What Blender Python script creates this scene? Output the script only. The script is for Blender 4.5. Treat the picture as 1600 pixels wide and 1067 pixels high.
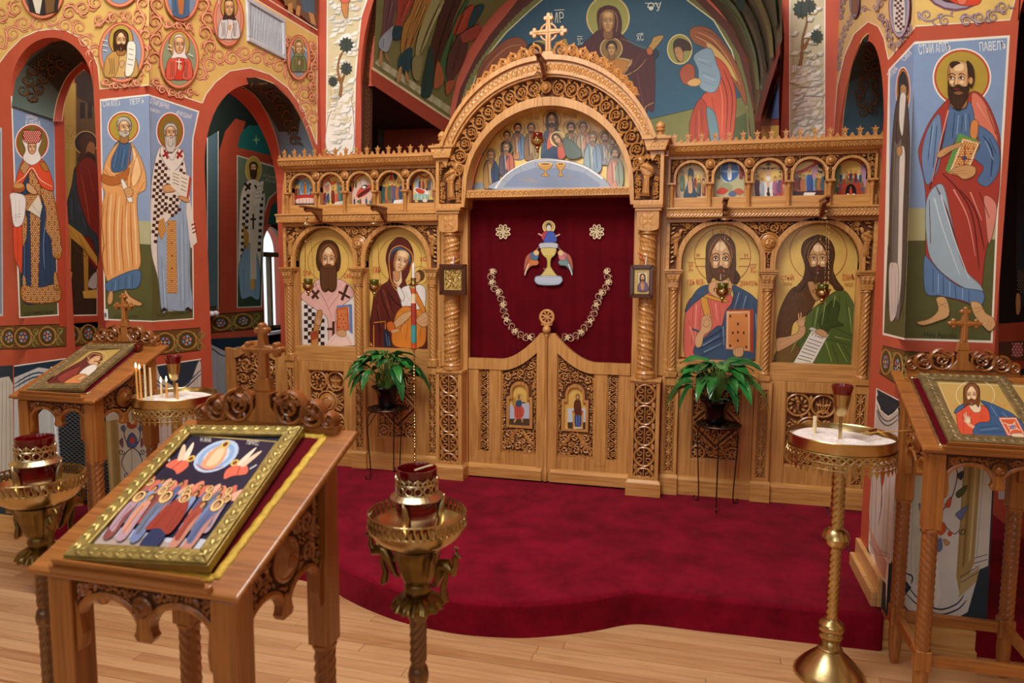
# An icon screen in a small painted church: camera and light first, then structure, objects, details.
import bpy, bmesh, math, random
import numpy as np
from mathutils import Vector, Matrix
PI = math.pi
sc = bpy.context.scene
for o in list(bpy.data.objects): bpy.data.objects.remove(o)
COL = sc.collection

# ---------------------------------------------------------------- camera
FPX = 1110.21                                   # focal length for a 1600 px wide frame
CAM = np.array([.98746, -4.66458, 1.6145])
_y, _p, _r = [math.radians(a) for a in (-14.83057541, -5.81210943, .32850049)]
FWD = np.array([math.sin(_y)*math.cos(_p), math.cos(_y)*math.cos(_p), math.sin(_p)])
_rt = np.array([math.cos(_y), -math.sin(_y), 0.]); _up = np.cross(_rt, FWD)
RGT = _rt*math.cos(_r) + _up*math.sin(_r); UPV = _up*math.cos(_r) - _rt*math.sin(_r)
cd = bpy.data.cameras.new('camera'); cam = bpy.data.objects.new('camera', cd); COL.objects.link(cam)
cd.sensor_width = 36; cd.lens = FPX/1600*36; cd.clip_start = .05
M = Matrix.Identity(4)
for i in range(3):
    M[i][0], M[i][1], M[i][2], M[i][3] = RGT[i], UPV[i], -FWD[i], CAM[i]
cam.matrix_world = M
sc.camera = cam
cd.dof.use_dof = True; cd.dof.focus_distance = 4.6; cd.dof.aperture_fstop = 4.5

# ---------------------------------------------------------------- light
sc.view_settings.view_transform = 'Standard'; sc.view_settings.look = 'None'
sc.view_settings.exposure = 0.1; sc.view_settings.gamma = 1; sc.view_settings.use_curve_mapping = False
w = bpy.data.worlds.new('daylight'); sc.world = w; w.use_nodes = True
bg = w.node_tree.nodes['Background']; bg.inputs[0].default_value = (.90, .96, 1, 1); bg.inputs[1].default_value = 1.1
def area(name, loc, target, sx, sy, watts, col):
    l = bpy.data.lights.new(name, 'AREA'); l.shape = 'RECTANGLE'; l.size = sx; l.size_y = sy; l.energy = watts; l.color = col
    o = bpy.data.objects.new(name, l); COL.objects.link(o); o.location = loc
    o.rotation_euler = (Vector(target)-Vector(loc)).to_track_quat('-Z', 'Y').to_euler(); return o
area('chandelier_light', (-.35, -2.9, 4.7), (0, .2, 1.0), 1.8, 1.8, 138, (1, .97, .92))
area('dome_light', (0, -3.4, 5.3), (0, -2.6, 0), 2.6, 2.6, 36, (1, .97, .92))
area('nave_window_light', (-.45, -7.7, 3.5), (0, 0, 1.5), 1.3, 1.5, 28, (1, .98, .95))
area('altar_window_light', (1.25, 1.5, 2.7), (-.5, 1.9, 3.6), .5, .9, 13, (1, .95, .88))  # added inside the windowless altar to brighten vault and apse
area('aisle_lamp_light', (-2.5, .1, 3.1), (-2.75, .7, 1.4), .4, .4, 9, (1, .95, .88))  # added to brighten the left aisle, no lamp hangs there
area('aisle_lamp_light', (-2.6, -.75, 3.1), (-2.9, -.5, 1.4), .3, .3, 2.5, (1, .95, .88))  # second added aisle light, towards the seated figure

# ---------------------------------------------------------------- materials
def s2l(h):
    h = h.lstrip('#')
    if len(h) == 3: h = ''.join(c*2 for c in h)
    out = []
    for i in (0, 2, 4):
        v = int(h[i:i+2], 16)/255
        out.append(v/12.92 if v <= .04045 else ((v+.055)/1.055)**2.4)
    return tuple(out)
def newmat(name):
    m = bpy.data.materials.new(name); m.use_nodes = True
    nt = m.node_tree; return m, nt, nt.nodes['Principled BSDF']
def node(nt, t, **kw):
    n = nt.nodes.new(t)
    for k, v in kw.items():
        if hasattr(n, k): setattr(n, k, v)
        else: n.inputs[k.replace('_', ' ')].default_value = v
    return n
def plain(name, hexc, rough=.5, metal=0, bump=0, bscale=60, var=.12, vscale=8, **kw):
    m, nt, b = newmat(name); L = nt.links.new
    c = s2l(hexc)
    tc = node(nt, 'ShaderNodeTexCoord')
    n = node(nt, 'ShaderNodeTexNoise'); n.inputs['Scale'].default_value = vscale; n.inputs['Detail'].default_value = 5
    L(tc.outputs['Object'], n.inputs['Vector'])
    r = node(nt, 'ShaderNodeValToRGB')
    r.color_ramp.elements[0].position = .3; r.color_ramp.elements[1].position = .7
    r.color_ramp.elements[0].color = (*[x*(1-var) for x in c], 1); r.color_ramp.elements[1].color = (*[min(1, x*(1+var)) for x in c], 1)
    L(n.outputs['Fac'], r.inputs[0]); L(r.outputs[0], b.inputs['Base Color'])
    b.inputs['Roughness'].default_value = rough; b.inputs['Metallic'].default_value = metal
    if bump:
        n2 = node(nt, 'ShaderNodeTexNoise'); n2.inputs['Scale'].default_value = bscale; n2.inputs['Detail'].default_value = 4
        L(tc.outputs['Object'], n2.inputs['Vector'])
        bp = node(nt, 'ShaderNodeBump'); bp.inputs['Strength'].default_value = bump; bp.inputs['Distance'].default_value = .004
        L(n2.outputs['Fac'], bp.inputs['Height']); L(bp.outputs[0], b.inputs['Normal'])
    for k, v in kw.items(): b.inputs[k.replace('_', ' ')].default_value = v
    return m
def oak(name, light, dark, axis='Z', rough=.38, coat=.25):
    m, nt, b = newmat(name); L = nt.links.new
    tc = node(nt, 'ShaderNodeTexCoord'); mp = node(nt, 'ShaderNodeMapping')
    s = {'X': (2.2, 46, 46), 'Y': (46, 2.2, 46), 'Z': (46, 46, 2.2)}[axis]
    mp.inputs['Scale'].default_value = s; L(tc.outputs['Object'], mp.inputs[0])
    n = node(nt, 'ShaderNodeTexNoise'); n.inputs['Scale'].default_value = 1.6; n.inputs['Detail'].default_value = 7; n.inputs['Distortion'].default_value = .6
    L(mp.outputs[0], n.inputs['Vector'])
    n3 = node(nt, 'ShaderNodeTexNoise'); n3.inputs['Scale'].default_value = 2.3; n3.inputs['Detail'].default_value = 2
    L(tc.outputs['Object'], n3.inputs['Vector'])
    mx = node(nt, 'ShaderNodeMath', operation='MULTIPLY_ADD'); mx.inputs[1].default_value = .3; L(n3.outputs['Fac'], mx.inputs[0]); L(n.outputs['Fac'], mx.inputs[2])
    r = node(nt, 'ShaderNodeValToRGB'); e = r.color_ramp.elements
    e[0].position = .42; e[0].color = (*s2l(dark), 1); e[1].position = .76; e[1].color = (*s2l(light), 1)
    L(mx.outputs[0], r.inputs[0]); L(r.outputs[0], b.inputs['Base Color'])
    bp = node(nt, 'ShaderNodeBump'); bp.inputs['Strength'].default_value = .12; bp.inputs['Distance'].default_value = .002
    L(n.outputs['Fac'], bp.inputs['Height']); L(bp.outputs[0], b.inputs['Normal'])
    b.inputs['Roughness'].default_value = rough; b.inputs['Coat Weight'].default_value = coat; b.inputs['Coat Roughness'].default_value = .22
    return m
def paint_mat(name, rough, spec=.4, mottle=.07, coat=0, metal=0):
    m, nt, b = newmat(name); L = nt.links.new
    a = node(nt, 'ShaderNodeVertexColor', layer_name='Col')
    tc = node(nt, 'ShaderNodeTexCoord')
    n = node(nt, 'ShaderNodeTexNoise'); n.inputs['Scale'].default_value = 14; n.inputs['Detail'].default_value = 6
    L(tc.outputs['Object'], n.inputs['Vector'])
    mr = node(nt, 'ShaderNodeMapRange'); mr.inputs['To Min'].default_value = 1-mottle*1.6; mr.inputs['To Max'].default_value = 1+mottle*1.6
    L(n.outputs['Fac'], mr.inputs['Value'])
    mx = node(nt, 'ShaderNodeVectorMath', operation='SCALE'); L(a.outputs[0], mx.inputs[0]); L(mr.outputs[0], mx.inputs['Scale'])
    L(mx.outputs[0], b.inputs['Base Color'])
    b.inputs['Roughness'].default_value = rough; b.inputs['Specular IOR Level'].default_value = spec
    b.inputs['Coat Weight'].default_value = coat; b.inputs['Coat Roughness'].default_value = .15; b.inputs['Metallic'].default_value = metal
    return m
MT = {}
MT['oak'] = oak('oak_upright', 'd29a57', 'ad7539', 'Z')
MT['oakh'] = oak('oak_level', 'd49d59', 'ad7539', 'X')
MT['oakc'] = oak('oak_carved', 'cb9150', 'a56c30', 'Z', .3, .5)
MT['oakd'] = plain('oak_painted_shade', '653818', .7)  # dark colour stands in for the shade seen through openwork
MT['brown'] = plain('walnut_stain', '7a4222', .4, Coat_Weight=.2)
MT['lec'] = oak('cherry_upright', 'a8692f', '7d491c', 'Z', .34, .4)
MT['lech'] = oak('cherry_level', 'a8692f', '7d491c', 'X', .34, .4)
MT['lecc'] = oak('cherry_carved', '9a5c28', '703d16', 'Z', .3, .5)
MT['lecd'] = plain('cherry_painted_shade', '4a230d', .7)  # dark copy of the cherry, shade between the carving put into its colour
MT['wall'] = paint_mat('wall_paint', .55, .4)
MT['icon'] = paint_mat('icon_paint', .32, .5, .05, .25)
MT['gold'] = paint_mat('icon_gold', .33, .5, .1, .3, .12)
MT['brass'] = plain('brass', 'c4ac78', .27, 1, .15, 30, .2, 9)
MT['brassd'] = plain('old_brass', '7b663c', .34, 1, .3, 60, .3, 20)
MT['silver'] = plain('worn_silver_gilt', 'cdbb92', .28, 1, .2, 80, .2, 20)
MT['red_glass'] = plain('red_glass', '8c0c14', .08, 0, Transmission_Weight=.55, Coat_Weight=.5)
MT['iron'] = plain('brown_iron', '4a3527', .42, .8, .2, 50)
MT['leaf'] = plain('plant_leaf', '2c7a34', .32, 0, .15, 40, .35, 9, Coat_Weight=.25)
MT['leafd'] = plain('plant_leaf_dark', '1b5a2a', .32, 0, .15, 40, .35, 9, Coat_Weight=.25)
MT['stem'] = plain('plant_stem', '6f9a45', .5)
MT['foil'] = plain('black_pot_wrap', '0b0b0d', .18, 0, .5, 18, .3)
MT['wax'] = plain('beeswax', 'e8a557', .45, 0, Subsurface_Weight=.3)
MT['waxp'] = plain('pale_wax', 'efd9b0', .45, 0, Subsurface_Weight=.3)
MT['sand'] = plain('white_sand', 'eae2de', .9, 0, .9, 90, .1, 60)
MT['velvet'] = plain('red_velvet', '5c0311', .85, 0, .2, 200, .18, 6, Specular_IOR_Level=.12)
MT['trimgold'] = plain('gold_braid', 'd2ac3a', .5, .15, .9, 160, .2, 40)
MT['plaster'] = plain('red_wall_paint', 'c0563c', .55, 0, .05, 40, .06)
MT['dark'] = plain('painted_shade_plaster', '352c22', .8)  # shade of the closed side rooms put into the wall colour
MT['white'] = plain('white_enamel', 'e9e9ea', .4)
MT['grey'] = plain('grey_slot', '565b63', .6)
MT['vent'] = plain('vent_enamel', 'bfc3ca', .5)
MT['black'] = plain('black_mesh_metal', '15171a', .5, .5)
MT['frame'] = plain('dark_wood_frame', '4b2617', .25, 0, Coat_Weight=.5)
MT['gframe'] = plain('gilt_frame', 'a18d4e', .38, .6, .5, 70, .25, 25)
MT['sframe'] = plain('dull_gilt_frame', '8d7a52', .45, .5, .9, 60, .3, 30)
MT['trimwood'] = oak('pale_oak', 'dcae72', 'c18e50', 'X', .4)
m, nt, b = newmat('flame'); b.inputs['Emission Color'].default_value = (1, .72, .32, 1); b.inputs['Emission Strength'].default_value = 14; b.inputs['Base Color'].default_value = (1, .8, .4, 1); MT['flame'] = m
m, nt, b = newmat('window_glass'); b.inputs['Transmission Weight'].default_value = 1; b.inputs['Roughness'].default_value = .02; b.inputs['Base Color'].default_value = (.93, .98, 1, 1); b.inputs['IOR'].default_value = 1.02; MT['glass'] = m
# carpet
m, nt, b = newmat('crimson_carpet'); L = nt.links.new
tc = node(nt, 'ShaderNodeTexCoord')
n1 = node(nt, 'ShaderNodeTexNoise'); n1.inputs['Scale'].default_value = 5; n1.inputs['Detail'].default_value = 6; n1.inputs['Roughness'].default_value = .65
n2 = node(nt, 'ShaderNodeTexNoise'); n2.inputs['Scale'].default_value = 260; n2.inputs['Detail'].default_value = 2
L(tc.outputs['Object'], n1.inputs[0]); L(tc.outputs['Object'], n2.inputs[0])
mm = node(nt, 'ShaderNodeMath', operation='MULTIPLY_ADD'); mm.inputs[1].default_value = .45; L(n2.outputs[0], mm.inputs[0]); L(n1.outputs[0], mm.inputs[2])
r = node(nt, 'ShaderNodeValToRGB'); r.color_ramp.elements[0].position = .5; r.color_ramp.elements[1].position = .95
r.color_ramp.elements[0].color = (*s2l('5c0417'), 1); r.color_ramp.elements[1].color = (*s2l('930f2c'), 1)
L(mm.outputs[0], r.inputs[0]); L(r.outputs[0], b.inputs['Base Color'])
bp = node(nt, 'ShaderNodeBump'); bp.inputs['Strength'].default_value = .7; bp.inputs['Distance'].default_value = .004; L(n2.outputs[0], bp.inputs['Height']); L(bp.outputs[0], b.inputs['Normal'])
b.inputs['Roughness'].default_value = .95; b.inputs['Sheen Weight'].default_value = .04; b.inputs['Sheen Roughness'].default_value = .4; b.inputs['Specular IOR Level'].default_value = .1
MT['carpet'] = m
# floor boards: each board takes its own tone
m, nt, b = newmat('maple_boards'); L = nt.links.new
tc = node(nt, 'ShaderNodeTexCoord'); oi = node(nt, 'ShaderNodeObjectInfo')
mp = node(nt, 'ShaderNodeMapping'); mp.inputs['Scale'].default_value = (1.5, 26, 26); L(tc.outputs['Object'], mp.inputs[0])
rv = node(nt, 'ShaderNodeVectorMath', operation='SCALE'); rv.inputs[0].default_value = (31, 17, 9); L(oi.outputs['Random'], rv.inputs['Scale']); L(rv.outputs[0], mp.inputs['Location'])
n1 = node(nt, 'ShaderNodeTexNoise'); n1.inputs['Scale'].default_value = 1.8; n1.inputs['Detail'].default_value = 6; n1.inputs['Distortion'].default_value = 1.2; L(mp.outputs[0], n1.inputs[0])
ma = node(nt, 'ShaderNodeMath', operation='MULTIPLY_ADD'); ma.inputs[1].default_value = .45; L(oi.outputs['Random'], ma.inputs[0]); L(n1.outputs[0], ma.inputs[2])
r = node(nt, 'ShaderNodeValToRGB'); r.color_ramp.elements[0].position = .35; r.color_ramp.elements[1].position = .95
r.color_ramp.elements[0].color = (*s2l('a97448'), 1); r.color_ramp.elements[1].color = (*s2l('d2a577'), 1)
L(ma.outputs[0], r.inputs[0]); L(r.outputs[0], b.inputs['Base Color'])
b.inputs['Roughness'].default_value = .3; b.inputs['Coat Weight'].default_value = .3; b.inputs['Coat Roughness'].default_value = .2
MT['board'] = m

# ---------------------------------------------------------------- object helpers
def thing(name, label, cat, loc=(0, 0, 0), group=None):
    o = bpy.data.objects.new(name, None); COL.objects.link(o); o.location = loc; o.empty_display_size = .1
    o['label'] = label; o['category'] = cat
    if group: o['group'] = group
    return o
def tag(o, label, cat, group=None):
    o['label'] = label; o['category'] = cat
    if group: o['group'] = group
    return o
def rootloc(o):
    v = Vector((0, 0, 0))
    while o is not None: v = v + o.location; o = o.parent
    return v
def dup(root, loc, label=None):
    def rec(o, par):
        c = o.copy(); COL.objects.link(c)
        if par is not None: c.parent = par
        for ch in list(o.children): rec(ch, c)
        return c
    r = rec(root, None); r.location = loc
    if label: r['label'] = label
    return r
class MB:
    def __init__(s): s.v = []; s.f = []; s.c = None
    def add(s, vs, fs):
        n = len(s.v); s.v += [tuple(p) for p in vs]; s.f += [tuple(i+n for i in f) for f in fs]
    def box(s, x0, y0, z0, x1, y1, z1):
        x0, x1 = min(x0, x1), max(x0, x1); y0, y1 = min(y0, y1), max(y0, y1); z0, z1 = min(z0, z1), max(z0, z1)
        s.add([(x0, y0, z0), (x1, y0, z0), (x1, y1, z0), (x0, y1, z0), (x0, y0, z1), (x1, y0, z1), (x1, y1, z1), (x0, y1, z1)],
              [(0, 3, 2, 1), (4, 5, 6, 7), (0, 1, 5, 4), (1, 2, 6, 5), (2, 3, 7, 6), (3, 0, 4, 7)])
    def ext(s, poly, F, d0, d1, back=False, ch=0):
        """extrude a 2D outline (counter-clockwise) from depth d0 out to d1, optional chamfer"""
        if area2(poly) < 0: poly = poly[::-1]
        n = len(poly)
        rings = [[F(u, v, d0) for u, v in poly]]
        if ch:
            rings.append([F(u, v, d1-ch) for u, v in poly]); q = inset(poly, ch); rings.append([F(u, v, d1) for u, v in q])
        else: rings.append([F(u, v, d1) for u, v in poly])
        vs = [p for r in rings for p in r]; fs = []
        for k in range(len(rings)-1):
            for i in range(n): j = (i+1) % n; fs.append((k*n+i, k*n+j, (k+1)*n+j, (k+1)*n+i))
        fs.append(tuple(range((len(rings)-1)*n, len(rings)*n)))
        if back: fs.append(tuple(range(n-1, -1, -1)))
        s.add(vs, fs)
    def obj(s, name, mat, parent=None, smooth=False, bevel=0, label=None, kind=None, auto=None):
        off = rootloc(parent) if parent is not None else Vector((0, 0, 0))
        me = bpy.data.meshes.new(name)
        me.from_pydata([(x-off.x, y-off.y, z-off.z) for x, y, z in s.v], [], s.f)
        if s.c is not None:
            a = me.color_attributes.new('Col', 'FLOAT_COLOR', 'CORNER')
            buf = []
            for f, c in zip(s.f, s.c): buf += [*c, 1.]*len(f)
            a.data.foreach_set('color', buf)
        me.materials.append(MT[mat] if isinstance(mat, str) else mat)
        if smooth:
            me.polygons.foreach_set('use_smooth', [True]*len(me.polygons))
            if auto: me.set_sharp_from_angle(angle=math.radians(auto))
        o = bpy.data.objects.new(name, me); COL.objects.link(o)
        if parent is not None: o.parent = parent
        if kind is None and any(q in name for q in ('carving', 'pierced', 'embossing', 'scrolled')): o['kind'] = 'stuff'
        if bevel:
            b = o.modifiers.new('bevel', 'BEVEL'); b.width = bevel; b.segments = 2; b.limit_method = 'ANGLE'; b.angle_limit = math.radians(40)
        if label: o['label'] = label
        if kind: o['kind'] = kind
        return o
def area2(p): return sum(p[i][0]*p[(i+1) % len(p)][1]-p[(i+1) % len(p)][0]*p[i][1] for i in range(len(p)))/2
def inset(p, d):
    out = []; n = len(p)
    for i in range(n):
        a, b, c = p[i-1], p[i], p[(i+1) % n]
        e1 = (b[0]-a[0], b[1]-a[1]); e2 = (c[0]-b[0], c[1]-b[1])
        l1 = math.hypot(*e1) or 1e-9; l2 = math.hypot(*e2) or 1e-9
        n1 = (-e1[1]/l1, e1[0]/l1); n2 = (-e2[1]/l2, e2[0]/l2)
        m = (n1[0]+n2[0], n1[1]+n2[1]); q = m[0]*n1[0]+m[1]*n1[1]
        q = max(q, .4); out.append((b[0]+m[0]*d/q, b[1]+m[1]*d/q))
    return out
def boxo(name, mat, parent, *bb, bevel=.003, **kw):
    m = MB(); m.box(*bb); return m.obj(name, mat, parent, bevel=bevel, **kw)
def front(y0):
    """frame of a panel that faces the nave (-Y): u = X, v = Z, d = towards the viewer"""
    return lambda u, v, d: (u, y0-d, v)
def sideF(x0, sgn):
    """panel in an X plane, u = Y, v = Z, facing sgn*X"""
    return lambda u, v, d: (x0+sgn*d, u, v)
def arc(cx, cy, rx, a0, a1, n=24, ry=None):
    ry = rx if ry is None else ry
    return [(cx+rx*math.cos(a0+(a1-a0)*i/n), cy+ry*math.sin(a0+(a1-a0)*i/n)) for i in range(n+1)]
def smoothpts(p, closed=False, k=6):
    n = len(p); out = []
    if n < 3: return list(p)
    rng = range(n) if closed else range(n-1)
    for i in rng:
        if closed: a, b, c, d = p[i-1], p[i], p[(i+1) % n], p[(i+2) % n]
        else: a, b, c, d = p[max(i-1, 0)], p[i], p[i+1], p[min(i+2, n-1)]
        for j in range(k):
            t = j/k
            out.append(tuple(.5*((2*b[q])+(-a[q]+c[q])*t+(2*a[q]-5*b[q]+4*c[q]-d[q])*t*t+(-a[q]+3*b[q]-3*c[q]+d[q])*t**3) for q in range(len(b))))
    if not closed: out.append(tuple(p[-1]))
    return out
def rib(mb, pts, F, w, h, d0=0., depth=.008, tip=.35, tip0=1.):
    """carved rounded strand along a 2D polyline"""
    n = len(pts)
    if n < 2: return
    vs = []; fs = []
    for i, p in enumerate(pts):
        a = pts[max(i-1, 0)]; b = pts[min(i+1, n-1)]
        dx, dy = b[0]-a[0], b[1]-a[1]; l = math.hypot(dx, dy) or 1e-9
        nx, ny = -dy/l, dx/l
        t = i/(n-1); ww = w*(tip0+(1-tip0)*min(1, t*3) if t < .34 else 1)*(1 if t < .6 else 1-(1-tip)*(t-.6)/.4)/2
        hh = h*(1 if t < .6 else 1-.5*(t-.6)/.4)
        for k, (q, z) in enumerate(((1, -depth), (.9, hh*.35), (0, hh), (-.9, hh*.35), (-1, -depth))):
            vs.append(F(p[0]+nx*ww*q, p[1]+ny*ww*q, d0+z))
    for i in range(n-1):
        for k in range(4):
            a = i*5+k; fs.append((a+1, a, a+5, a+6))
    fs.append((0, 1, 2, 3, 4)); e = (n-1)*5; fs.append((e+4, e+3, e+2, e+1, e))
    mb.add(vs, fs)
def spiral(cx, cy, r0, r1, a0, turns, n=None):
    n = n or max(8, int(abs(turns)*13))
    return [(cx+(r0+(r1-r0)*i/n)*math.cos(a0+turns*2*PI*i/n), cy+(r0+(r1-r0)*i/n)*math.sin(a0+turns*2*PI*i/n)) for i in range(n+1)]
def leaf2(mb, F, x, y, a, l, w, h, d0=0., depth=.008):
    """pointed carved leaf"""
    c, s = math.cos(a), math.sin(a)
    P = [(0, 0), (.35*l, w/2), (.75*l, w*.36), (l, 0), (.75*l, -w*.36), (.35*l, -w/2)]
    P = [(x+c*u-s*v, y+s*u+c*v) for u, v in P]
    vs = [F(u, v, d0-depth) for u, v in P]+[F(u, v, d0+h*.3) for u, v in P]+[F(x+c*.45*l, y+s*.45*l, d0+h)]
    fs = [(i, (i+1) % 6, 6+(i+1) % 6, 6+i) for i in range(6)]+[(6+i, 6+(i+1) % 6, 12) for i in range(6)]
    mb.add(vs, [f[::-1] for f in fs])
def scroll(mb, F, cx, cy, r, a0, dirn, w, h, d0=0., leaves=3, ringw=True):
    """a ring of stem curling in to a leafy eye"""
    rib(mb, spiral(cx, cy, r, r*.22, a0, 1.35*dirn), F, w, h, d0, tip=.6)
    for k in range(leaves):
        a = a0+dirn*(1.2+2*PI*k/max(leaves, 1))
        leaf2(mb, F, cx+r*.14*math.cos(a), cy+r*.14*math.sin(a), a+dirn*.5, r*.62, r*.36, h*.9, d0)
def vine(mb, F, p0, p1, half, w, h, n, d0=0., leaves=3):
    """running scroll between two points, n half waves"""
    dx, dy = p1[0]-p0[0], p1[1]-p0[1]; L_ = math.hypot(dx, dy); tx, ty = dx/L_, dy/L_; nx, ny = -ty, tx
    seg = L_/n; amp = half*.86
    pts = []
    for i in range(n*9+1):
        t = i/(n*9)*L_; s_ = amp*math.sin(PI*t/seg)
        pts.append((p0[0]+tx*t+nx*s_, p0[1]+ty*t+ny*s_))
    rib(mb, pts, F, w, h, d0, tip=1)
    r = min(seg*.44, half*.66)
    for k in range(n):
        sg = 1 if k % 2 == 0 else -1
        t = (k+.5)*seg; off = -sg*(half-r*1.05)*.55
        cx, cy = p0[0]+tx*t+nx*off, p0[1]+ty*t+ny*off
        scroll(mb, F, cx, cy, r*.82, math.atan2(ny*-sg, nx*-sg)+(.9*sg), sg, w*.8, h, d0, leaves)
        for q in (0.02, .98):
            tt = (k+q)*seg
            x, y = p0[0]+tx*tt-nx*sg*half*.5, p0[1]+ty*tt-ny*sg*half*.5
            leaf2(mb, F, x, y, math.atan2(-ny*sg, -nx*sg)+(q-.5), half*.5, half*.3, h, d0)
def packed(mb, F, inside, bb, rmax, rmin, w, h, seed=1, d0=0., tries=1500):
    """fill an outline with scrolls of many sizes and leaves between them"""
    rnd = random.Random(seed); cs = []
    for t in range(tries):
        u = rnd.uniform(bb[0], bb[2]); v = rnd.uniform(bb[1], bb[3])
        r = rmax*(1-t/tries)+rmin*(t/tries)
        if not all(inside(u+r*math.cos(k*PI/4), v+r*math.sin(k*PI/4)) for k in range(8)): continue
        if any(math.hypot(u-a, v-b) < (r+c)*.98 for a, b, c in cs): continue
        cs.append((u, v, r))
    for i, (u, v, r) in enumerate(cs):
        if r > rmin*1.5: scroll(mb, F, u, v, r*.94, rnd.uniform(0, 6.28), 1 if i % 2 else -1, w*1.25, h, d0, 4)
        else:
            a = rnd.uniform(0, 6.28); leaf2(mb, F, u-r*math.cos(a), v-r*math.sin(a), a, r*2, r*1.2, h, d0)
    lv = []
    for t in range(tries):
        u = rnd.uniform(bb[0], bb[2]); v = rnd.uniform(bb[1], bb[3]); a = rnd.uniform(0, 6.28); l = rmin*1.6
        if inside(u, v) and inside(u+l*math.cos(a), v+l*math.sin(a)) and not any(math.hypot(u+l/2*math.cos(a)-p, v+l/2*math.sin(a)-q) < c*.95 for p, q, c in cs):
            x, y = u+l/2*math.cos(a), v+l/2*math.sin(a)
            if any(math.hypot(x-p, y-q) < l*.42 for p, q in lv): continue
            lv.append((x, y)); leaf2(mb, F, u, v, a, l, l*.5, h*.8, d0)
def dome(mb, F, cx, cy, r, h, d0=0., n=20, rings=((1, 0), (1, .25), (.86, .38), (.8, .3), (.62, .55), (.4, .85), (.2, .98))):
    vs = []; fs = []
    for k, (q, z) in enumerate(rings):
        for i in range(n): a = 2*PI*i/n; vs.append(F(cx+r*q*math.cos(a), cy+r*q*math.sin(a), d0+h*z))
    m = len(rings)
    for k in range(m-1):
        for i in range(n): j = (i+1) % n; fs.append((k*n+i, k*n+j, (k+1)*n+j, (k+1)*n+i))
    fs.append(tuple(range((m-1)*n, m*n))); mb.add(vs, fs)
def lathe(mb, prof, c, seg=24, fn=None):
    vs = []; fs = []; cx, cy = c[0], c[1]; cz = c[2] if len(c) > 2 else 0
    for r, z in prof:
        for i in range(seg):
            a = 2*PI*i/seg; rr = r if fn is None else fn(r, z, a)
            vs.append((cx+rr*math.cos(a), cy+rr*math.sin(a), cz+z))
    n = len(prof)
    for k in range(n-1):
        for i in range(seg): j = (i+1) % seg; fs.append((k*seg+i, k*seg+j, (k+1)*seg+j, (k+1)*seg+i))
    fs.append(tuple(range(seg-1, -1, -1))); fs.append(tuple(range((n-1)*seg, n*seg)))
    mb.add(vs, fs)
def twist(mb, c, r, z0, z1, lobes, turns, amp=.16, seg=None, nz=None, hand=1):
    seg = seg or lobes*6; nz = nz or int(abs(turns)*seg/2.2)+8
    def fn(rr, z, a): return rr*(1-amp*(1-abs(math.cos(lobes/2*(a-hand*2*PI*turns*(z-z0)/(z1-z0))))**.8))
    lathe(mb, [(r, z0+(z1-z0)*i/nz) for i in range(nz+1)], c, seg, fn)
def tube(mb, pts, r, seg=6, r1=None):
    n = len(pts); P = [Vector(p) for p in pts]; vs = []; fs = []
    up = Vector((0, 0, 1))
    prev = None
    for i in range(n):
        d = (P[min(i+1, n-1)]-P[max(i-1, 0)]).normalized()
        if prev is None:
            x = d.cross(up);
            if x.length < .05: x = d.cross(Vector((1, 0, 0)))
        else: x = prev-d*prev.dot(d)
        x.normalize(); prev = x; y = d.cross(x)
        rr = r if r1 is None else r+(r1-r)*i/(n-1)
        for k in range(seg): a = 2*PI*k/seg; vs.append(P[i]+x*rr*math.cos(a)+y*rr*math.sin(a))
    for i in range(n-1):
        for k in range(seg): j = (k+1) % seg; fs.append((i*seg+k, i*seg+j, (i+1)*seg+j, (i+1)*seg+k))
    fs.append(tuple(range(seg-1, -1, -1))); fs.append(tuple(range((n-1)*seg, n*seg)))
    mb.add(vs, fs)

# ---------------------------------------------------------------- flat painting: outlines laid on a real surface
def ray(px, py): return FWD+RGT*((px-800)/FPX)-UPV*((py-533.5)/FPX)
def plane(axis, val, sgn):
    def f(px, py, h):
        d = ray(px, py); v = val+sgn*h; t = (v-CAM[axis])/d[axis]; p = CAM+d*t
        return p
    return f
def gplane(p0, n):
    p0 = np.array(p0, float); n = np.array(n, float); n = n/np.linalg.norm(n)
    def f(px, py, h):
        d = ray(px, py); t = ((p0+n*h-CAM)@n)/(d@n); return CAM+d*t
    return f
def cyl(axis, ca, cz, R):
    """inside of a vault whose axis runs along X (0) or Y (1)"""
    o = 1-axis
    def f(px, py, h):
        d = ray(px, py); r = R-h
        a = d[o]**2+d[2]**2; b = 2*((CAM[o]-ca)*d[o]+(CAM[2]-cz)*d[2]); c = (CAM[o]-ca)**2+(CAM[2]-cz)**2-r*r
        q = b*b-4*a*c
        t = (-b+math.sqrt(max(q, 0)))/(2*a); return CAM+d*t
    return f
def P_(s): return [tuple(float(q) for q in p.split(',')) for p in s.split()]
TXT = {}
def text_mesh(s):
    if s in TXT: return TXT[s]
    cu = bpy.data.curves.new('t', 'FONT'); cu.body = s; cu.resolution_u = 2
    o = bpy.data.objects.new('t', cu); COL.objects.link(o)
    dg = bpy.context.evaluated_depsgraph_get(); e = o.evaluated_get(dg); me = e.to_mesh()
    V = [(v.co.x, v.co.y) for v in me.vertices]; Fs = [tuple(p.vertices) for p in me.polygons]
    e.to_mesh_clear(); bpy.data.objects.remove(o); bpy.data.curves.remove(cu)
    x0 = min(v[0] for v in V); x1 = max(v[0] for v in V); y1 = max(v[1] for v in V)
    TXT[s] = ([((x-x0)/(x1-x0), y/y1) for x, y in V], Fs); return TXT[s]
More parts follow.
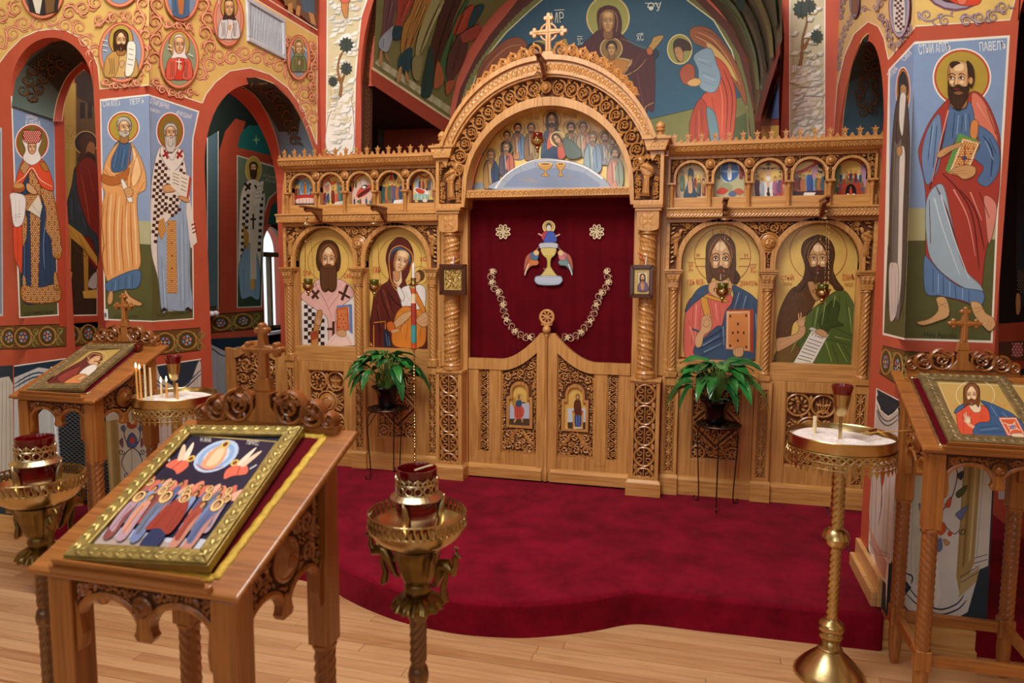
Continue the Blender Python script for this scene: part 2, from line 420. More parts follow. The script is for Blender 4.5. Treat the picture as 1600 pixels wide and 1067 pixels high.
class Art:
    def __init__(s, surf, eps=.00005, sub=0, xf=None, base=.0004):
        s.m = MB(); s.m.c = []; s.surf = surf; s.h = base; s.eps = eps; s.sub = sub; s.xf = xf
    def raw(s, pts, faces, col, step=True, ramp=0):
        if step: s.h += s.eps*step
        if s.xf: pts = [s.xf(*p) for p in pts]
        vs = [s.surf(x, y, s.h+i*ramp) for i, (x, y) in enumerate(pts)]
        s.m.add(vs, faces); c = s2l(col) if isinstance(col, str) else col
        s.m.c += [c]*len(faces)
    def f(s, col, pts, step=True):
        if isinstance(pts, str): pts = P_(pts)
        if s.xf is None and area2(pts) > 0: pts = pts[::-1]
        if s.sub:
            from mathutils.geometry import tessellate_polygon
            tri = [list(t) for t in tessellate_polygon([[Vector((x, y, 0)) for x, y in pts]])]
            P = [tuple(p) for p in pts]
            for _ in range(11):
                nt_ = []; done = True
                for t in tri:
                    L = [math.dist(P[t[i]], P[t[(i+1) % 3]]) for i in range(3)]; k = L.index(max(L))
                    if L[k] > s.sub:
                        done = False; a, b, c = t[k], t[(k+1) % 3], t[(k+2) % 3]
                        P.append(((P[a][0]+P[b][0])/2, (P[a][1]+P[b][1])/2)); m_ = len(P)-1
                        nt_ += [[a, m_, c], [m_, b, c]]
                    else: nt_.append(t)
                tri = nt_
                if done: break
            s.raw(P, [tuple(t) for t in tri], col, step)
        else: s.raw(pts, [tuple(range(len(pts)))], col, step)
    def c(s, col, pts, k=5, ol=True):
        if isinstance(pts, str): pts = P_(pts)
        q = smoothpts(pts, True, k); s.f(col, q)
        if ol and s.xf is None and not s.sub and min(max(a[i] for a in q)-min(a[i] for a in q) for i in (0, 1)) > 8:
            s.l(tuple(x*.3 for x in (s2l(col) if isinstance(col, str) else col)), .9, q+[q[0]], False)
    def l(s, col, w, txt, sm=True, tip=1, step=True, ramp=0):
        first = step; soft = sm and tip == 1 and isinstance(txt, str) and w < 3
        for part in (txt.split(';') if isinstance(txt, str) else [txt]):
            p = P_(part) if isinstance(part, str) else part
            if sm: p = smoothpts(p, False, 5)
            n = len(p); vs = []
            for i in range(n):
                a = p[max(i-1, 0)]; b = p[min(i+1, n-1)]; dx, dy = b[0]-a[0], b[1]-a[1]; q = math.hypot(dx, dy) or 1e-9
                ww = w/2*((1-(1-tip)*i/(n-1)) if not soft else .2+.8*math.sin(PI*min(1, .04+.92*i/(n-1)))**.6); vs += [(p[i][0]-dy/q*ww, p[i][1]+dx/q*ww), (p[i][0]+dy/q*ww, p[i][1]-dx/q*ww)]
            s.raw(vs, [(2*i, 2*i+1, 2*i+3, 2*i+2) for i in range(n-1)], col, first, ramp); first = .3
    def e(s, col, x, y, rx, ry=None, rot=0, n=20, step=True):
        ry = rx if ry is None else ry; c_, s_ = math.cos(rot), math.sin(rot)
        p = [(rx*math.cos(2*PI*i/n), ry*math.sin(2*PI*i/n)) for i in range(n)]
        s.f(col, [(x+u*c_-v*s_, y+u*s_+v*c_) for u, v in p], step)
    def o(s, col, x, y, rx, ry, w, n=36, rot=0):
        c_, s_ = math.cos(rot), math.sin(rot)
        p = [(rx*math.cos(2*PI*i/n), ry*math.sin(2*PI*i/n)) for i in range(n+1)]
        s.l(col, w, [(x+u*c_-v*s_, y+u*s_+v*c_) for u, v in p], False)
    def t(s, col, hgt, x0, y0, x1, y1, txt):
        V, Fs = text_mesh(txt); s.h += s.eps
        q = math.hypot(x1-x0, y1-y0); nx, ny = (y1-y0)/q, -(x1-x0)/q
        pts = [(x0+(x1-x0)*u+nx*hgt*v, y0+(y1-y0)*u+ny*hgt*v) for u, v in V]
        s.raw(pts, Fs, col, False)
    def dots(s, col, poly, step, r, jit=0, seed=1, n=5, off=0):
        if isinstance(poly, str): poly = P_(poly)
        rnd = random.Random(seed); xs = [p[0] for p in poly]; ys = [p[1] for p in poly]
        s.h += s.eps; y = min(ys)+off; k = 0
        while y < max(ys):
            x = min(xs)+off+(step/2 if k % 2 else 0)
            while x < max(xs):
                if inpoly(x, y, poly): s.e(col, x+rnd.uniform(-jit, jit), y+rnd.uniform(-jit, jit), r, r, n=n, step=False)
                x += step
            y += step*.9; k += 1
    def checks(s, col, poly, step, ax=0., ay=0., rot=0., cross=False):
        """pattern of dark squares inside an outline"""
        if isinstance(poly, str): poly = P_(poly)
        s.h += s.eps; xs = [p[0] for p in poly]; ys = [p[1] for p in poly]
        c_, s_ = math.cos(rot), math.sin(rot); R = int(max(max(xs)-min(xs), max(ys)-min(ys))/step)+2
        for i in range(-R, R):
            for j in range(-R, R):
                if cross: ok = (i % 4, j % 4) in ((1, 0), (0, 1), (1, 1), (2, 1), (1, 2), (3, 3))
                else: ok = (i+j) % 2 == 0
                if not ok: continue
                u, v = i*step+ax, j*step+ay; q = step*.5
                x, y = min(xs)+u*c_-v*s_, min(ys)+u*s_+v*c_
                P = [(x+a*c_-b*s_, y+a*s_+b*c_) for a, b in ((-q, -q), (q, -q), (q, q), (-q, q))]
                if sum(inpoly(a, b, poly) for a, b in P) >= 3 and inpoly(x, y, poly): s.f(col, P, False)
    def obj(s, name, parent, mat='wall', label=None): return s.m.obj(name, mat, parent, label=label)
def inpoly(x, y, p):
    r = False; n = len(p)
    for i in range(n):
        (x1, y1), (x2, y2) = p[i], p[i-1]
        if (y1 > y) != (y2 > y) and x < (x2-x1)*(y-y1)/(y2-y1)+x1: r = not r
    return r
def lat(A, x, y, s, rot=0, flip=1, sy=1.):
    """local drawing frame -> photo pixels"""
    c_, s_ = math.cos(rot)*s, math.sin(rot)*s
    return lambda u, v: (x+u*flip*c_-v*sy*s_, y+u*flip*s_+v*sy*c_)
def face(A, x, y, s, skin='d8a877', hair='5d3418', beard=None, rot=0, turn=0, hl=1., bl=0, line='5a2c16', veil=None, gaze=0, neck=True, style='long', flip=1, shade='a8703f', hi='f0cfa0', sy=1.1):
    """icon face: s = half width of the head, y = level of the eyes"""
    T = lat(A, x, y, s, rot, flip, sy)
    def m(p): return [T(*q) for q in (P_(p) if isinstance(p, str) else p)]
    t = turn*.22
    if neck: A.c(shade, m('-.5,.8 .5,.8 .62,2.2 -.62,2.2'))
    if veil is None:
        if style == 'long': A.c(hair, m([(-1.25, -.1), (-1.15, -1.0), (-.6, -1.55), (0, -1.68), (.6, -1.55), (1.15, -1.0), (1.25, -.1), (1.3*hl, .9), (1.05, 1.75*hl), (.6, 1.2), (0, .9), (-.6, 1.2), (-1.05, 1.75*hl), (-1.3*hl, .9)]))
        elif style == 'wild': A.f(hair, m([(r_*math.cos(a_), -.25+1.15*r_*math.sin(a_)) for a_, r_ in [(PI*.85+k*PI*1.3/22, 1.45 if k % 2 else 1.22) for k in range(23)]]+[(1.35, 1.2), (1.5, 2.2), (.9, 1.8), (-.9, 1.8), (-1.5, 2.3), (-1.35, 1.2)]))
        elif style == 'short': A.c(hair, m('-1.12,.25 -1.2,-.6 -.75,-1.4 0,-1.6 .75,-1.4 1.2,-.6 1.12,.25 .6,.4 -.6,.4'))
    if beard and bl > 1.4:
        A.c(beard, m([(-.95, .5), (-.98, 1.2), (-.8, 1+bl*.7), (-.3, .9+bl), (0, .8+bl), (.35, .9+bl), (.8, 1+bl*.7), (.98, 1.2), (.95, .5), (0, .2)]))
    A.c(skin, m([(-.95, -.3), (-.8, -1.0), (-.3, -1.28), (.3, -1.28), (.8, -1.0), (.95, -.3), (.86, .55), (.5, 1.2), (0, 1.42), (-.5, 1.2), (-.86, .55)]))
    A.c(shade, m([(-.95, -.3), (-.8, -.95), (-.66, -.2), (-.6, .6), (-.3, 1.25), (-.5, 1.2), (-.86, .55)]), ol=False); A.c(shade, m([(.95, -.3), (.8, -.95), (.7, -.2), (.64, .6), (.3, 1.25), (.5, 1.2), (.86, .55)]), ol=False)
    if beard: A.c(beard, m([(-.9, .2), (-.72, .62), (-.3, .62+.02), (0, .5), (.3, .64), (.72, .62), (.9, .2), (.84, .9), (.5, 1.1+.35*bl), (0, 1.25+.45*bl), (-.5, 1.1+.35*bl), (-.84, .9)]))
    if beard: A.l(line, .05*s, [T(-.42, 1.0), T(-.3, 1.2+.35*bl)], False); A.l(line, .05*s, [T(.42, 1.0), T(.3, 1.2+.35*bl)], False, step=False); A.l(hi if bl < 1 else hair, .05*s, [T(0, 1.05), T(0, 1.2+.4*bl)], False, step=False)
    A.c(hi, m([(-.42, -1.0), (0, -1.1), (.42, -1.0), (.35, -.62), (0, -.52), (-.35, -.62)]), ol=False)
    A.e(hi, *T(-.42+t, .3), .2*s, .17*s, n=10); A.e(hi, *T(.42+t, .3), .2*s, .17*s, n=10, step=False)
    for sx in (-1, 1):
        ex = sx*.42+t
        A.c(shade, m([(ex-.27, .02), (ex, -.2), (ex+.27, .02), (ex, .17)]), 3)
        A.c('f3e6cf', m([(ex-.2, .02), (ex, -.1), (ex+.2, .02), (ex, .1)]), 3)
        A.e('21120a', *T(ex+gaze*.07, -.01), .1*s, .105*s, n=8)
        A.l(line, .07*s, [T(ex-.26, -.02), T(ex, -.15), T(ex+.27, 0)], tip=.7)
        A.l('3a1c0c', .09*s, [T(ex-sx*.24, -.27), T(ex, -.36), T(ex+sx*.34, -.2)], tip=.5)
    A.l(line, .055*s, [T(t-.11, -.28), T(t*1.4-.07, .2), T(t*1.4-.17, .48), T(t*1.4, .56), T(t*1.4+.17, .47)])
    A.l(hi, .11*s, [T(t*1.3+.02, -.2), T(t*1.5+.03, .42)])
    if beard: A.c(hair if bl < 1.4 else beard, m([(t-.5, .86), (t-.2, .62), (t, .68), (t+.2, .62), (t+.5, .86), (t, .76)]), 3)
    A.l('8e2f22', .1*s, [T(t-.22, .82), T(t, .86), T(t+.22, .82)], tip=.8)
    if veil is None and style != 'bald':
        if style == 'short':
            A.c(hair, m([(-1.05, -.1), (-1.1, -.7), (-.6, -1.4), (0, -1.5), (.6, -1.4), (1.1, -.7), (1.05, -.1), (.8, -.6), (.35, -.98), (-.35, -.98), (-.8, -.6)]))
        else:
            A.c(hair, m([(-1.0, .2), (-1.15, -.6), (-.7, -1.45), (0, -1.6), (.7, -1.45), (1.15, -.6), (1.0, .2), (.82, -.35), (.45, -.95), (0, -1.3), (-.45, -.95), (-.82, -.35)]))
            A.l(shade, .05*s, [T(-.1, -1.5), T(-.75, -.9), T(-1.0, 0)]); A.l(shade, .05*s, [T(.1, -1.5), T(.75, -.9), T(1.0, 0)], step=False)
def halo(A, x, y, r, ry=None, fill='b9963c', rim='b23a28', out='f4e8d0', w=2):
    ry = r if ry is None else ry
    if out: A.e(out, x, y, r+w*1.3, ry+w*1.3, n=36)
    if rim: A.e(rim, x, y, r+w*.5, ry+w*.5, n=36)
    A.e(fill, x, y, r-w*.5, ry-w*.5, n=36)
def fig(A, x, y, h, robe, cloak, hair='4a2a14', hal='e0b95a', lean=0, skin='c99663', w=.3, beard=False):
    """small painted figure standing with its feet at (x, y), h tall"""
    hx = x+lean*h
    A.c(robe, [(x-.13*h*w/.3, y), (hx-.15*h*w/.3, y-.5*h), (hx-.08*h, y-.78*h), (hx+.08*h, y-.78*h), (hx+.15*h*w/.3, y-.5*h), (x+.14*h*w/.3, y)], 3)
    A.c(cloak, [(x-.15*h*w/.3, y-.2*h), (hx-.17*h*w/.3, y-.55*h), (hx-.08*h, y-.8*h), (hx+.09*h, y-.77*h), (hx+.02*h, y-.45*h), (x+.05*h, y-.12*h)], 3)
    A.l('2a1a14', .012*h, [(hx-.02*h, y-.7*h), (x-.03*h, y-.1*h)], False)
    if hal: A.e(hal, hx, y-.88*h, .13*h, n=14); A.o('8a3b1c', hx, y-.88*h, .13*h, .13*h, .012*h, 14)
    A.e(hair, hx, y-.89*h, .072*h, .085*h, n=10); A.e(skin, hx, y-.87*h, .05*h, .065*h, n=10)
    if beard: A.e(hair, hx, y-.82*h, .045*h, .04*h, n=8)
# ================================================================ structure
XL, XR, YA, YC = -1.92, 1.79, -1.39, .45
ZT = 5.6
yc, ra, zc = -.297, .632, 2.2
def struct(o, label=None):
    o['kind'] = 'structure'
    if label: o['label'] = label
    return o
def wallpoly(name, poly, F, T, label):
    m = MB(); m.ext(poly, F, -T, 0, back=True); return struct(m.obj(name, 'plaster'), label)
def arch_open(uc, r, vc, n=28): return [(uc-r*math.cos(PI*i/n), vc+r*math.sin(PI*i/n)) for i in range(n+1)]
# floor: individual maple strips on a sub floor
m = MB(); m.box(-4.2, -8.4, -.08, 4.2, 4, -.012); floor = struct(m.obj('floor', 'board'), 'pale maple strip floor in front of the red carpet')
rnd = random.Random(5); bw = .062; row = 0; y = -2.62
pm = {}
while y < -1.36:
    x = -3.3-rnd.uniform(0, .9)
    while x < 2.9:
        l = rnd.choice((.7, .9, 1.1, 1.4, 1.7)); k = l
        if k not in pm:
            mm_ = MB(); mm_.box(0, 0, -.012, l-.002, bw-.0016, 0); me_o = mm_.obj('floor_board', 'board', floor, bevel=0); pm[k] = me_o.data; o = me_o
        else:
            o = bpy.data.objects.new('floor_board', pm[k]); COL.objects.link(o); o.parent = floor
        o.location = (x, y, rnd.uniform(-.0004, .0004)); x += l
    y += bw
# carpeted platform (solea) with its curved front
bul = [(-1.92, -1.5), (-1.15, -1.5), (-.94, -1.52), (-.76, -1.58), (-.638, -1.648), (-.477, -1.722), (-.263, -1.79), (0, -1.815), (.231, -1.785), (.366, -1.737), (.498, -1.671), (.603, -1.607), (.695, -1.54), (.80, -1.505), (1.05, -1.5), (1.79, -1.47)]
bul = [bul[0]]+smoothpts(bul[1:-1], False, 4)+[bul[-1]]
pl = [(XL+.003, .447), (XL+.003, -1.5)]+bul[1:-1]+[(XR-.003, -1.47), (XR-.003, .447)]
m = MB()
for q in ([(-2.93, 2.2), (-2.93, -1.05), (-2.815, -1.05), (-2.815, -1.41), (-2.256, -1.41), (-2.256, 2.2)], [(2.15, 2.2), (2.15, -1.41), (2.715, -1.41), (2.715, -1.05), (2.74, -1.05), (2.74, 2.2)]):
    m.ext(q, lambda u, v, d: (u, v, d), 0, .16)
struct(m.obj('floor_aisle', 'carpet', bevel=.018), 'crimson carpeted aisle floor')
m = MB(); m.box(XL-.33, yc-ra, 0, XL, yc+ra, .158); m.box(XR, yc-ra, 0, XR+.35, yc+ra, .158); struct(m.obj('floor_threshold', 'carpet'))
m = MB(); m.ext(pl, lambda u, v, d: (u, v, d), 0, .16)
plat = m.obj('carpeted_platform', 'carpet', bevel=.018, smooth=True, auto=50)
tag(plat, 'raised crimson carpeted platform with a bowed front step before the icon screen', 'carpet')
# left arcade wall (runs in depth) with its arch, and the matching right one
FL_ = sideF(XL, 1); FR_ = sideF(XR, -1)
out = [(YA, 0), (yc-ra, 0)]+arch_open(yc, ra, zc)+[(yc+ra, 0), (YC+.15, 0), (YC+.15, ZT), (YA, ZT)]
wall_left = wallpoly('wall_left', out, FL_, .33, 'left arcade wall with a red edged arch and painted saints')
wall_right = wallpoly('wall_right', out, FR_, .357, 'right arcade wall with a painted pier and arch')
# front faces beyond the piers, each with a narrow arch
n = 28
x0, x1 = -2.82, -2.252; xc = (x0+x1)/2; rr = (x1-x0)/2; z1 = 2.87-rr
out = [(-3.9, 0), (x0, 0)]+arch_open(xc, rr, z1)+[(x1+.004, z1), (x1+.004, ZT), (-3.9, ZT)]
wall_fl = wallpoly('wall_front_left', out, front(YA), .33, 'painted wall with a narrow red edged arch at the far left')
out = [(2.143, z1), *arch_open(2.147+rr, rr, z1), (2.147+2*rr, 0), (3.9, 0), (3.9, ZT), (2.143, ZT)]
wall_fr = wallpoly('wall_front_right', out, front(YA), .33, 'painted wall with a narrow arch at the far right edge')
# chancel arch wall behind the icon screen
CX, ZS, RC = -.055, 3.03, 1.52
out = [(XL-.33, 0), (CX-RC, 0)]+arch_open(CX, RC, ZS, 40)+[(CX+RC, 0), (XR+.35, 0), (XR+.35, ZT), (XL-.33, ZT)]
wall_ch = wallpoly('wall_chancel', out, front(YC), .15, 'wall of the great arch, painted with pale rocks and small trees')
CREAM = plain('cream_wall_paint', 'cdb98c', .6)
# the nave behind the camera: side walls, rear wall with three tall windows, ceiling
m = MB(); m.box(-4.0, -8.2, 0, -3.9, YA-.0, ZT); struct(m.obj('wall_nave_left', CREAM), 'left wall of the nave')
m = MB(); m.box(3.9, -8.2, 0, 4.0, YA-.0, ZT); struct(m.obj('wall_nave_right', CREAM), 'right wall of the nave')
m = MB(); xs_ = (-3.9, -2.9, -1.6, -.75, .75, 1.6, 2.9, 3.9)
for i in (0, 2, 4, 6): m.box(xs_[i], -8.3, 0, xs_[i+1], -8.2, ZT)
for i in (1, 3, 5): m.box(xs_[i], -8.3, 0, xs_[i+1], -8.2, 1.2); m.box(xs_[i], -8.3, 4.6, xs_[i+1], -8.2, ZT)
struct(m.obj('wall_rear', CREAM), 'rear wall of the nave with three tall windows')
m = MB(); m.box(-4.0, -8.3, ZT, 4.0, YC+.15, ZT+.1); struct(m.obj('ceiling_nave', plain('pale_ceiling', 'd8cdb4', .7)), 'pale nave ceiling')
# altar vault, end wall with its half round picture, side walls
m = MB(); RV = 1.45
vs = []; fs = []
N = 40
for yy in (.58, 2.3):
    for i in range(N+1): a = PI*i/N; vs.append((CX+RV*math.cos(a), yy, ZS+RV*math.sin(a)))
for yy in (.58, 2.3):
    for i in range(N+1): a = PI*i/N; vs.append((CX+(RV+.1)*math.cos(a), yy, ZS+(RV+.1)*math.sin(a)))
q = N+1
for i in range(N):
    fs += [(i, i+1, q+i+1, q+i), (2*q+i, 3*q+i, 3*q+i+1, 2*q+i+1), (i, 2*q+i, 2*q+i+1, i+1), (q+i, q+i+1, 3*q+i+1, 3*q+i)]
m.add(vs, fs); ceiling = struct(m.obj('ceiling', 'plaster', smooth=True, auto=40), 'painted barrel vault over the altar')
m = MB(); m.box(-2.9, 2.25, 0, 2.7, 2.4, 4.7); wall_back = struct(m.obj('wall_back', 'plaster'), 'end wall of the altar with the half round blue painting')
m = MB(); m.box(CX+RV+.02, .6, 0, CX+RV+.12, 2.25, ZS+.05); wall_ar = struct(m.obj('wall_altar_right', 'plaster'), 'right wall of the altar')
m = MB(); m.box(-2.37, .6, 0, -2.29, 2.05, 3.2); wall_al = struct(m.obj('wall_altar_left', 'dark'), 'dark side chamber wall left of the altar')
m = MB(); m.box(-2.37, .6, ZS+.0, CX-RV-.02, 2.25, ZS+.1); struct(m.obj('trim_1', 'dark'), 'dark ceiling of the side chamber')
# outer aisle walls; the left one has an arched window
XO = -2.95
PO = plane(0, XO, 1)
wy0 = PO(412, 450, 0)[1]; wz0 = PO(425, 517, 0)[2]; wzt = PO(425, 352, 0)[2]; wy1 = wy0+.56; wr = .28; wzc = wzt-wr+.03
FO = sideF(XO, 1); wyc = (wy0+wy1)/2
left = [(-1.06, 0), (wy0, 0), (wy0, wzc)]+arch_open(wyc, wr, wzc)[1:15]+[(wyc, 3.3), (-1.06, 3.3)]
right = [(wy1, 0), (2.3, 0), (2.3, 3.3), (wyc, 3.3)]+arch_open(wyc, wr, wzc)[14:][:-1]+[(wy1, wzc)]
m = MB(); m.ext(left, FO, -.25, 0, back=True); m.ext(right, FO, -.25, 0, back=True); m.ext([(wy0, 0), (wy1, 0), (wy1, wz0), (wy0, wz0)], FO, -.25, 0, back=True)
wall_ol = struct(m.obj('wall_aisle_left', 'plaster'), 'outer wall of the left aisle with a window')
m = MB(); m.box(2.75, -1.06, 0, 2.95, 2.3, 3.3); wall_or = struct(m.obj('wall_aisle_right', 'plaster'), 'outer wall of the right aisle')
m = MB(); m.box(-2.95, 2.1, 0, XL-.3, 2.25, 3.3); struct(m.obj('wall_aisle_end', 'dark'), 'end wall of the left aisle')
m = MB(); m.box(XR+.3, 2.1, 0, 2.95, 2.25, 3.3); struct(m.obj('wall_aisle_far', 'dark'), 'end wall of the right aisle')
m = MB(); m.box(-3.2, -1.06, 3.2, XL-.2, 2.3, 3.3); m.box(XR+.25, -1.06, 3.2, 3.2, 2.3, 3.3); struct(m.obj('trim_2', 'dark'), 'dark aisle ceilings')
# window
win = struct(MB().obj('window_1', 'trimwood') if False else bpy.data.objects.new('window_1', None), 'arched aisle window with a bright view')
COL.objects.link(win); win.location = (XO-.12, wyc, wz0)
m = MB(); e = .035; FW = sideF(XO-.15, 1)
oa = [(wy0, wz0)]+arch_open(wyc, wr, wzc)+[(wy1, wz0)]; ia = [(wy0+e, wz0+e)]+arch_open(wyc, wr-e, wzc)+[(wy1-e, wz0+e)]
for i in range(len(oa)):
    j = (i+1) % len(oa); m.ext([oa[i], oa[j], ia[j], ia[i]], FW, 0, .05, back=True)
m.box(XO-.15, wy0, wzc-.045, XO-.09, wy1, wzc+.0); m.box(XO-.15, wyc-.015, wz0, XO-.1, wyc+.015, wzc)
m.obj('window_frame', plain('olive_window_frame', '6b5a38', .5), win, bevel=.004)
m = MB(); m.ext(oa, FW, .02, .026, back=True); m.obj('pane', 'glass', win)
m = MB(); m.box(XO-.15, wy0-.03, wz0-.03, XO+.06, wy1+.03, wz0+.0); m.obj('window_sill', 'white', win, bevel=.004)
# baseboards
def board(name, bb): 
    m = MB(); m.box(*bb); return struct(m.obj(name, 'trimwood', bevel=.004))
board('baseboard_right', (XR-.005, YA-.022, 0, XR+.362, YA, .11)); board('baseboard_right_shoe', (XR-.005, YA-.045, 0, XR+.362, YA-.022, .03)).name = 'baseboard_right_front'
board('baseboard_right_side', (XR-.022, YA-.005, .16, XR, yc-ra+.0, .30)); board('baseboard_right_low', (XR-.045, YA-.005, .16, XR-.022, yc-ra, .225))
board('baseboard_left', (XL-.335, YA-.022, 0, XL+.005, YA, .11)); board('baseboard_left_side', (XL, YA-.005, .16, XL+.022, yc-ra, .30)); board('baseboard_left_low', (XL+.022, YA-.005, .16, XL+.045, yc-ra, .225))
board('baseboard_front_left', (-3.9, YA-.022, 0, -2.82, YA, .11))
# ================================================================ icon screen
scr = thing('icon_screen', 'carved oak icon screen with pierced panels, twisted columns and a central arch', 'icon screen', (0, 0, .16))
def frieze(mb, F, u0, u1, v0, v1, step, h=.004, d0=0.):
    n = max(1, int(abs(u1-u0)/step)); st = (u1-u0)/n; vm = (v0+v1)/2; H = v1-v0
    for i in range(n):
        u = u0+st*(i+.5)
        rib(mb, [(u-st*.46, v0+H*.15), (u-st*.2, v0+H*.75), (u, v0+H*.9), (u+st*.2, v0+H*.75), (u+st*.46, v0+H*.15)], F, H*.16, h, d0, .001, tip=1)
        leaf2(mb, F, u, v0+H*.1, PI/2, H*.6, H*.3, h, d0, .001)
        leaf2(mb, F, u+st*.5, v1-H*.05, -PI/2, H*.5, H*.25, h, d0, .001)
def flutes(mb, F, u0, u1, v0, v1, step, s):
    n = int(abs(u1-u0)/step); st = (u1-u0)/n
    for i in range(n):
        u = u0+st*i; rib(mb, [(u, v0), (u+st*.9*s, v1)], F, step*.55, .006, 0, .001, tip=1)
def lattice(mb, F, u0, u1, v0, v1):
    w_ = u1-u0; n = max(1, round((v1-v0)/(w_*1.45))); st = (v1-v0)/n; um = (u0+u1)/2
    for i in range(n):
        a = v0+st*i; b = a+st; m_ = (a+b)/2
        rib(mb, [(u0, a), (um, m_), (u1, b)], F, w_*.13, .005, 0, .012, tip=1); rib(mb, [(u1, a), (um, m_), (u0, b)], F, w_*.13, .005, 0, .012, tip=1)
        for k in range(4): leaf2(mb, F, um, m_, k*PI/2, w_*.4 if k % 2 == 0 else st*.36, w_*.2, .005, 0, .012)
        leaf2(mb, F, um, a, PI/2, st*.2, w_*.2, .005, 0, .012); leaf2(mb, F, um, b, -PI/2, st*.2, w_*.2, .005, 0, .012)
    for u in (u0, u1): rib(mb, [(u, v0), (u, v1)], F, w_*.12, .003, 0, .012, tip=1)
def roundels(mb, F, u0, u1, v0, v1, n):
    """chain of ringed scrolls, as on the pedestals"""
    w_ = u1-u0; st = (v1-v0)/n; um = (u0+u1)/2; r = w_*.47; k = 0; v = v1-st/2
    while v > v0-st*.2:
        a0, a1 = 0, 2*PI
        cut = v-r < v0
        pts = arc(um, v, r, PI*1.5 if not cut else -.1, PI*3.5 if not cut else PI+.1, 26)
        rib(mb, pts, F, .013, .006, 0, .012, tip=1)
        rib(mb, [(um, max(v0, v-r)), (um, v+r)], F, .007, .005, 0, .012, tip=1)
        for s in (-1, 1):
            rib(mb, spiral(um+s*r*.42, v+r*.36, r*.34, r*.1, PI/2, -s*1.2), F, .007, .005, 0, .012)
            if not cut: rib(mb, spiral(um+s*r*.42, v-r*.36, r*.34, r*.1, -PI/2, s*1.2), F, .007, .005, 0, .012)
            for q in (0, 1):
                if cut and q == 0: continue
                vv = v+(r if q else -r); leaf2(mb, F, um+s*w_*.5, vv, PI if s > 0 else 0, w_*.22, .012, .004, 0, .012)
                leaf2(mb, F, um+s*w_*.49, vv, (PI-.7 if s > 0 else .7), w_*.2, .01, .004, 0, .012); leaf2(mb, F, um+s*w_*.49, vv, (PI+.7 if s > 0 else -.7), w_*.2, .01, .004, 0, .012)
        v -= st
def bird(mb, F, u, v, s, fl):
    """carved bird with a long tail"""
    q = lambda a, b: (u+a*s*fl, v+b*s)
    def lump(pts, h):
        vs = [F(*q(a, b), -.002) for a, b in pts]; c_ = (sum(p[0] for p in pts)/len(pts), sum(p[1] for p in pts)/len(pts))
        mid = [F(*q(c_[0]+(a-c_[0])*.72, c_[1]+(b-c_[1])*.72), h*.75) for a, b in pts]
        n_ = len(pts); vs += mid+[F(*q(*c_), h)]
        mb.add(vs, [(i, (i+1) % n_, n_+(i+1) % n_, n_+i) for i in range(n_)]+[(n_+i, n_+(i+1) % n_, 2*n_) for i in range(n_)])
    lump([(-.36, .1), (-.3, .42), (.02, .68), (.34, .66), (.4, .34), (.24, .02), (0, -.12), (-.22, -.08)], .011)
    lump([(.2, .6), (.24, .9), (.38, 1.02), (.54, .96), (.52, .82), (.38, .55)], .011)
    leaf2(mb, F, *q(.5, .92), -.25 if fl > 0 else PI+.25, .3*s, .12*s, .008)
    lump([(-.15, .0), (.2, .05), (.22, -.5), (.3, -1.05), (-.15, -1.1), (-.12, -.5)], .014)
    for k in range(4): rib(mb, [q(-.1+.09*k, -.1), q(-.1+.1*k, -.6), q(-.13+.12*k, -1.05)], F, .05*s, .005, .012, .001)
    for k in range(4): rib(mb, [q(.3-.1*k, .5-.02*k), q(-.05-.08*k, .3), q(-.35+.02*k, .12+.05*k)], F, .07*s, .006, .012, .001)
icon_rects = {}
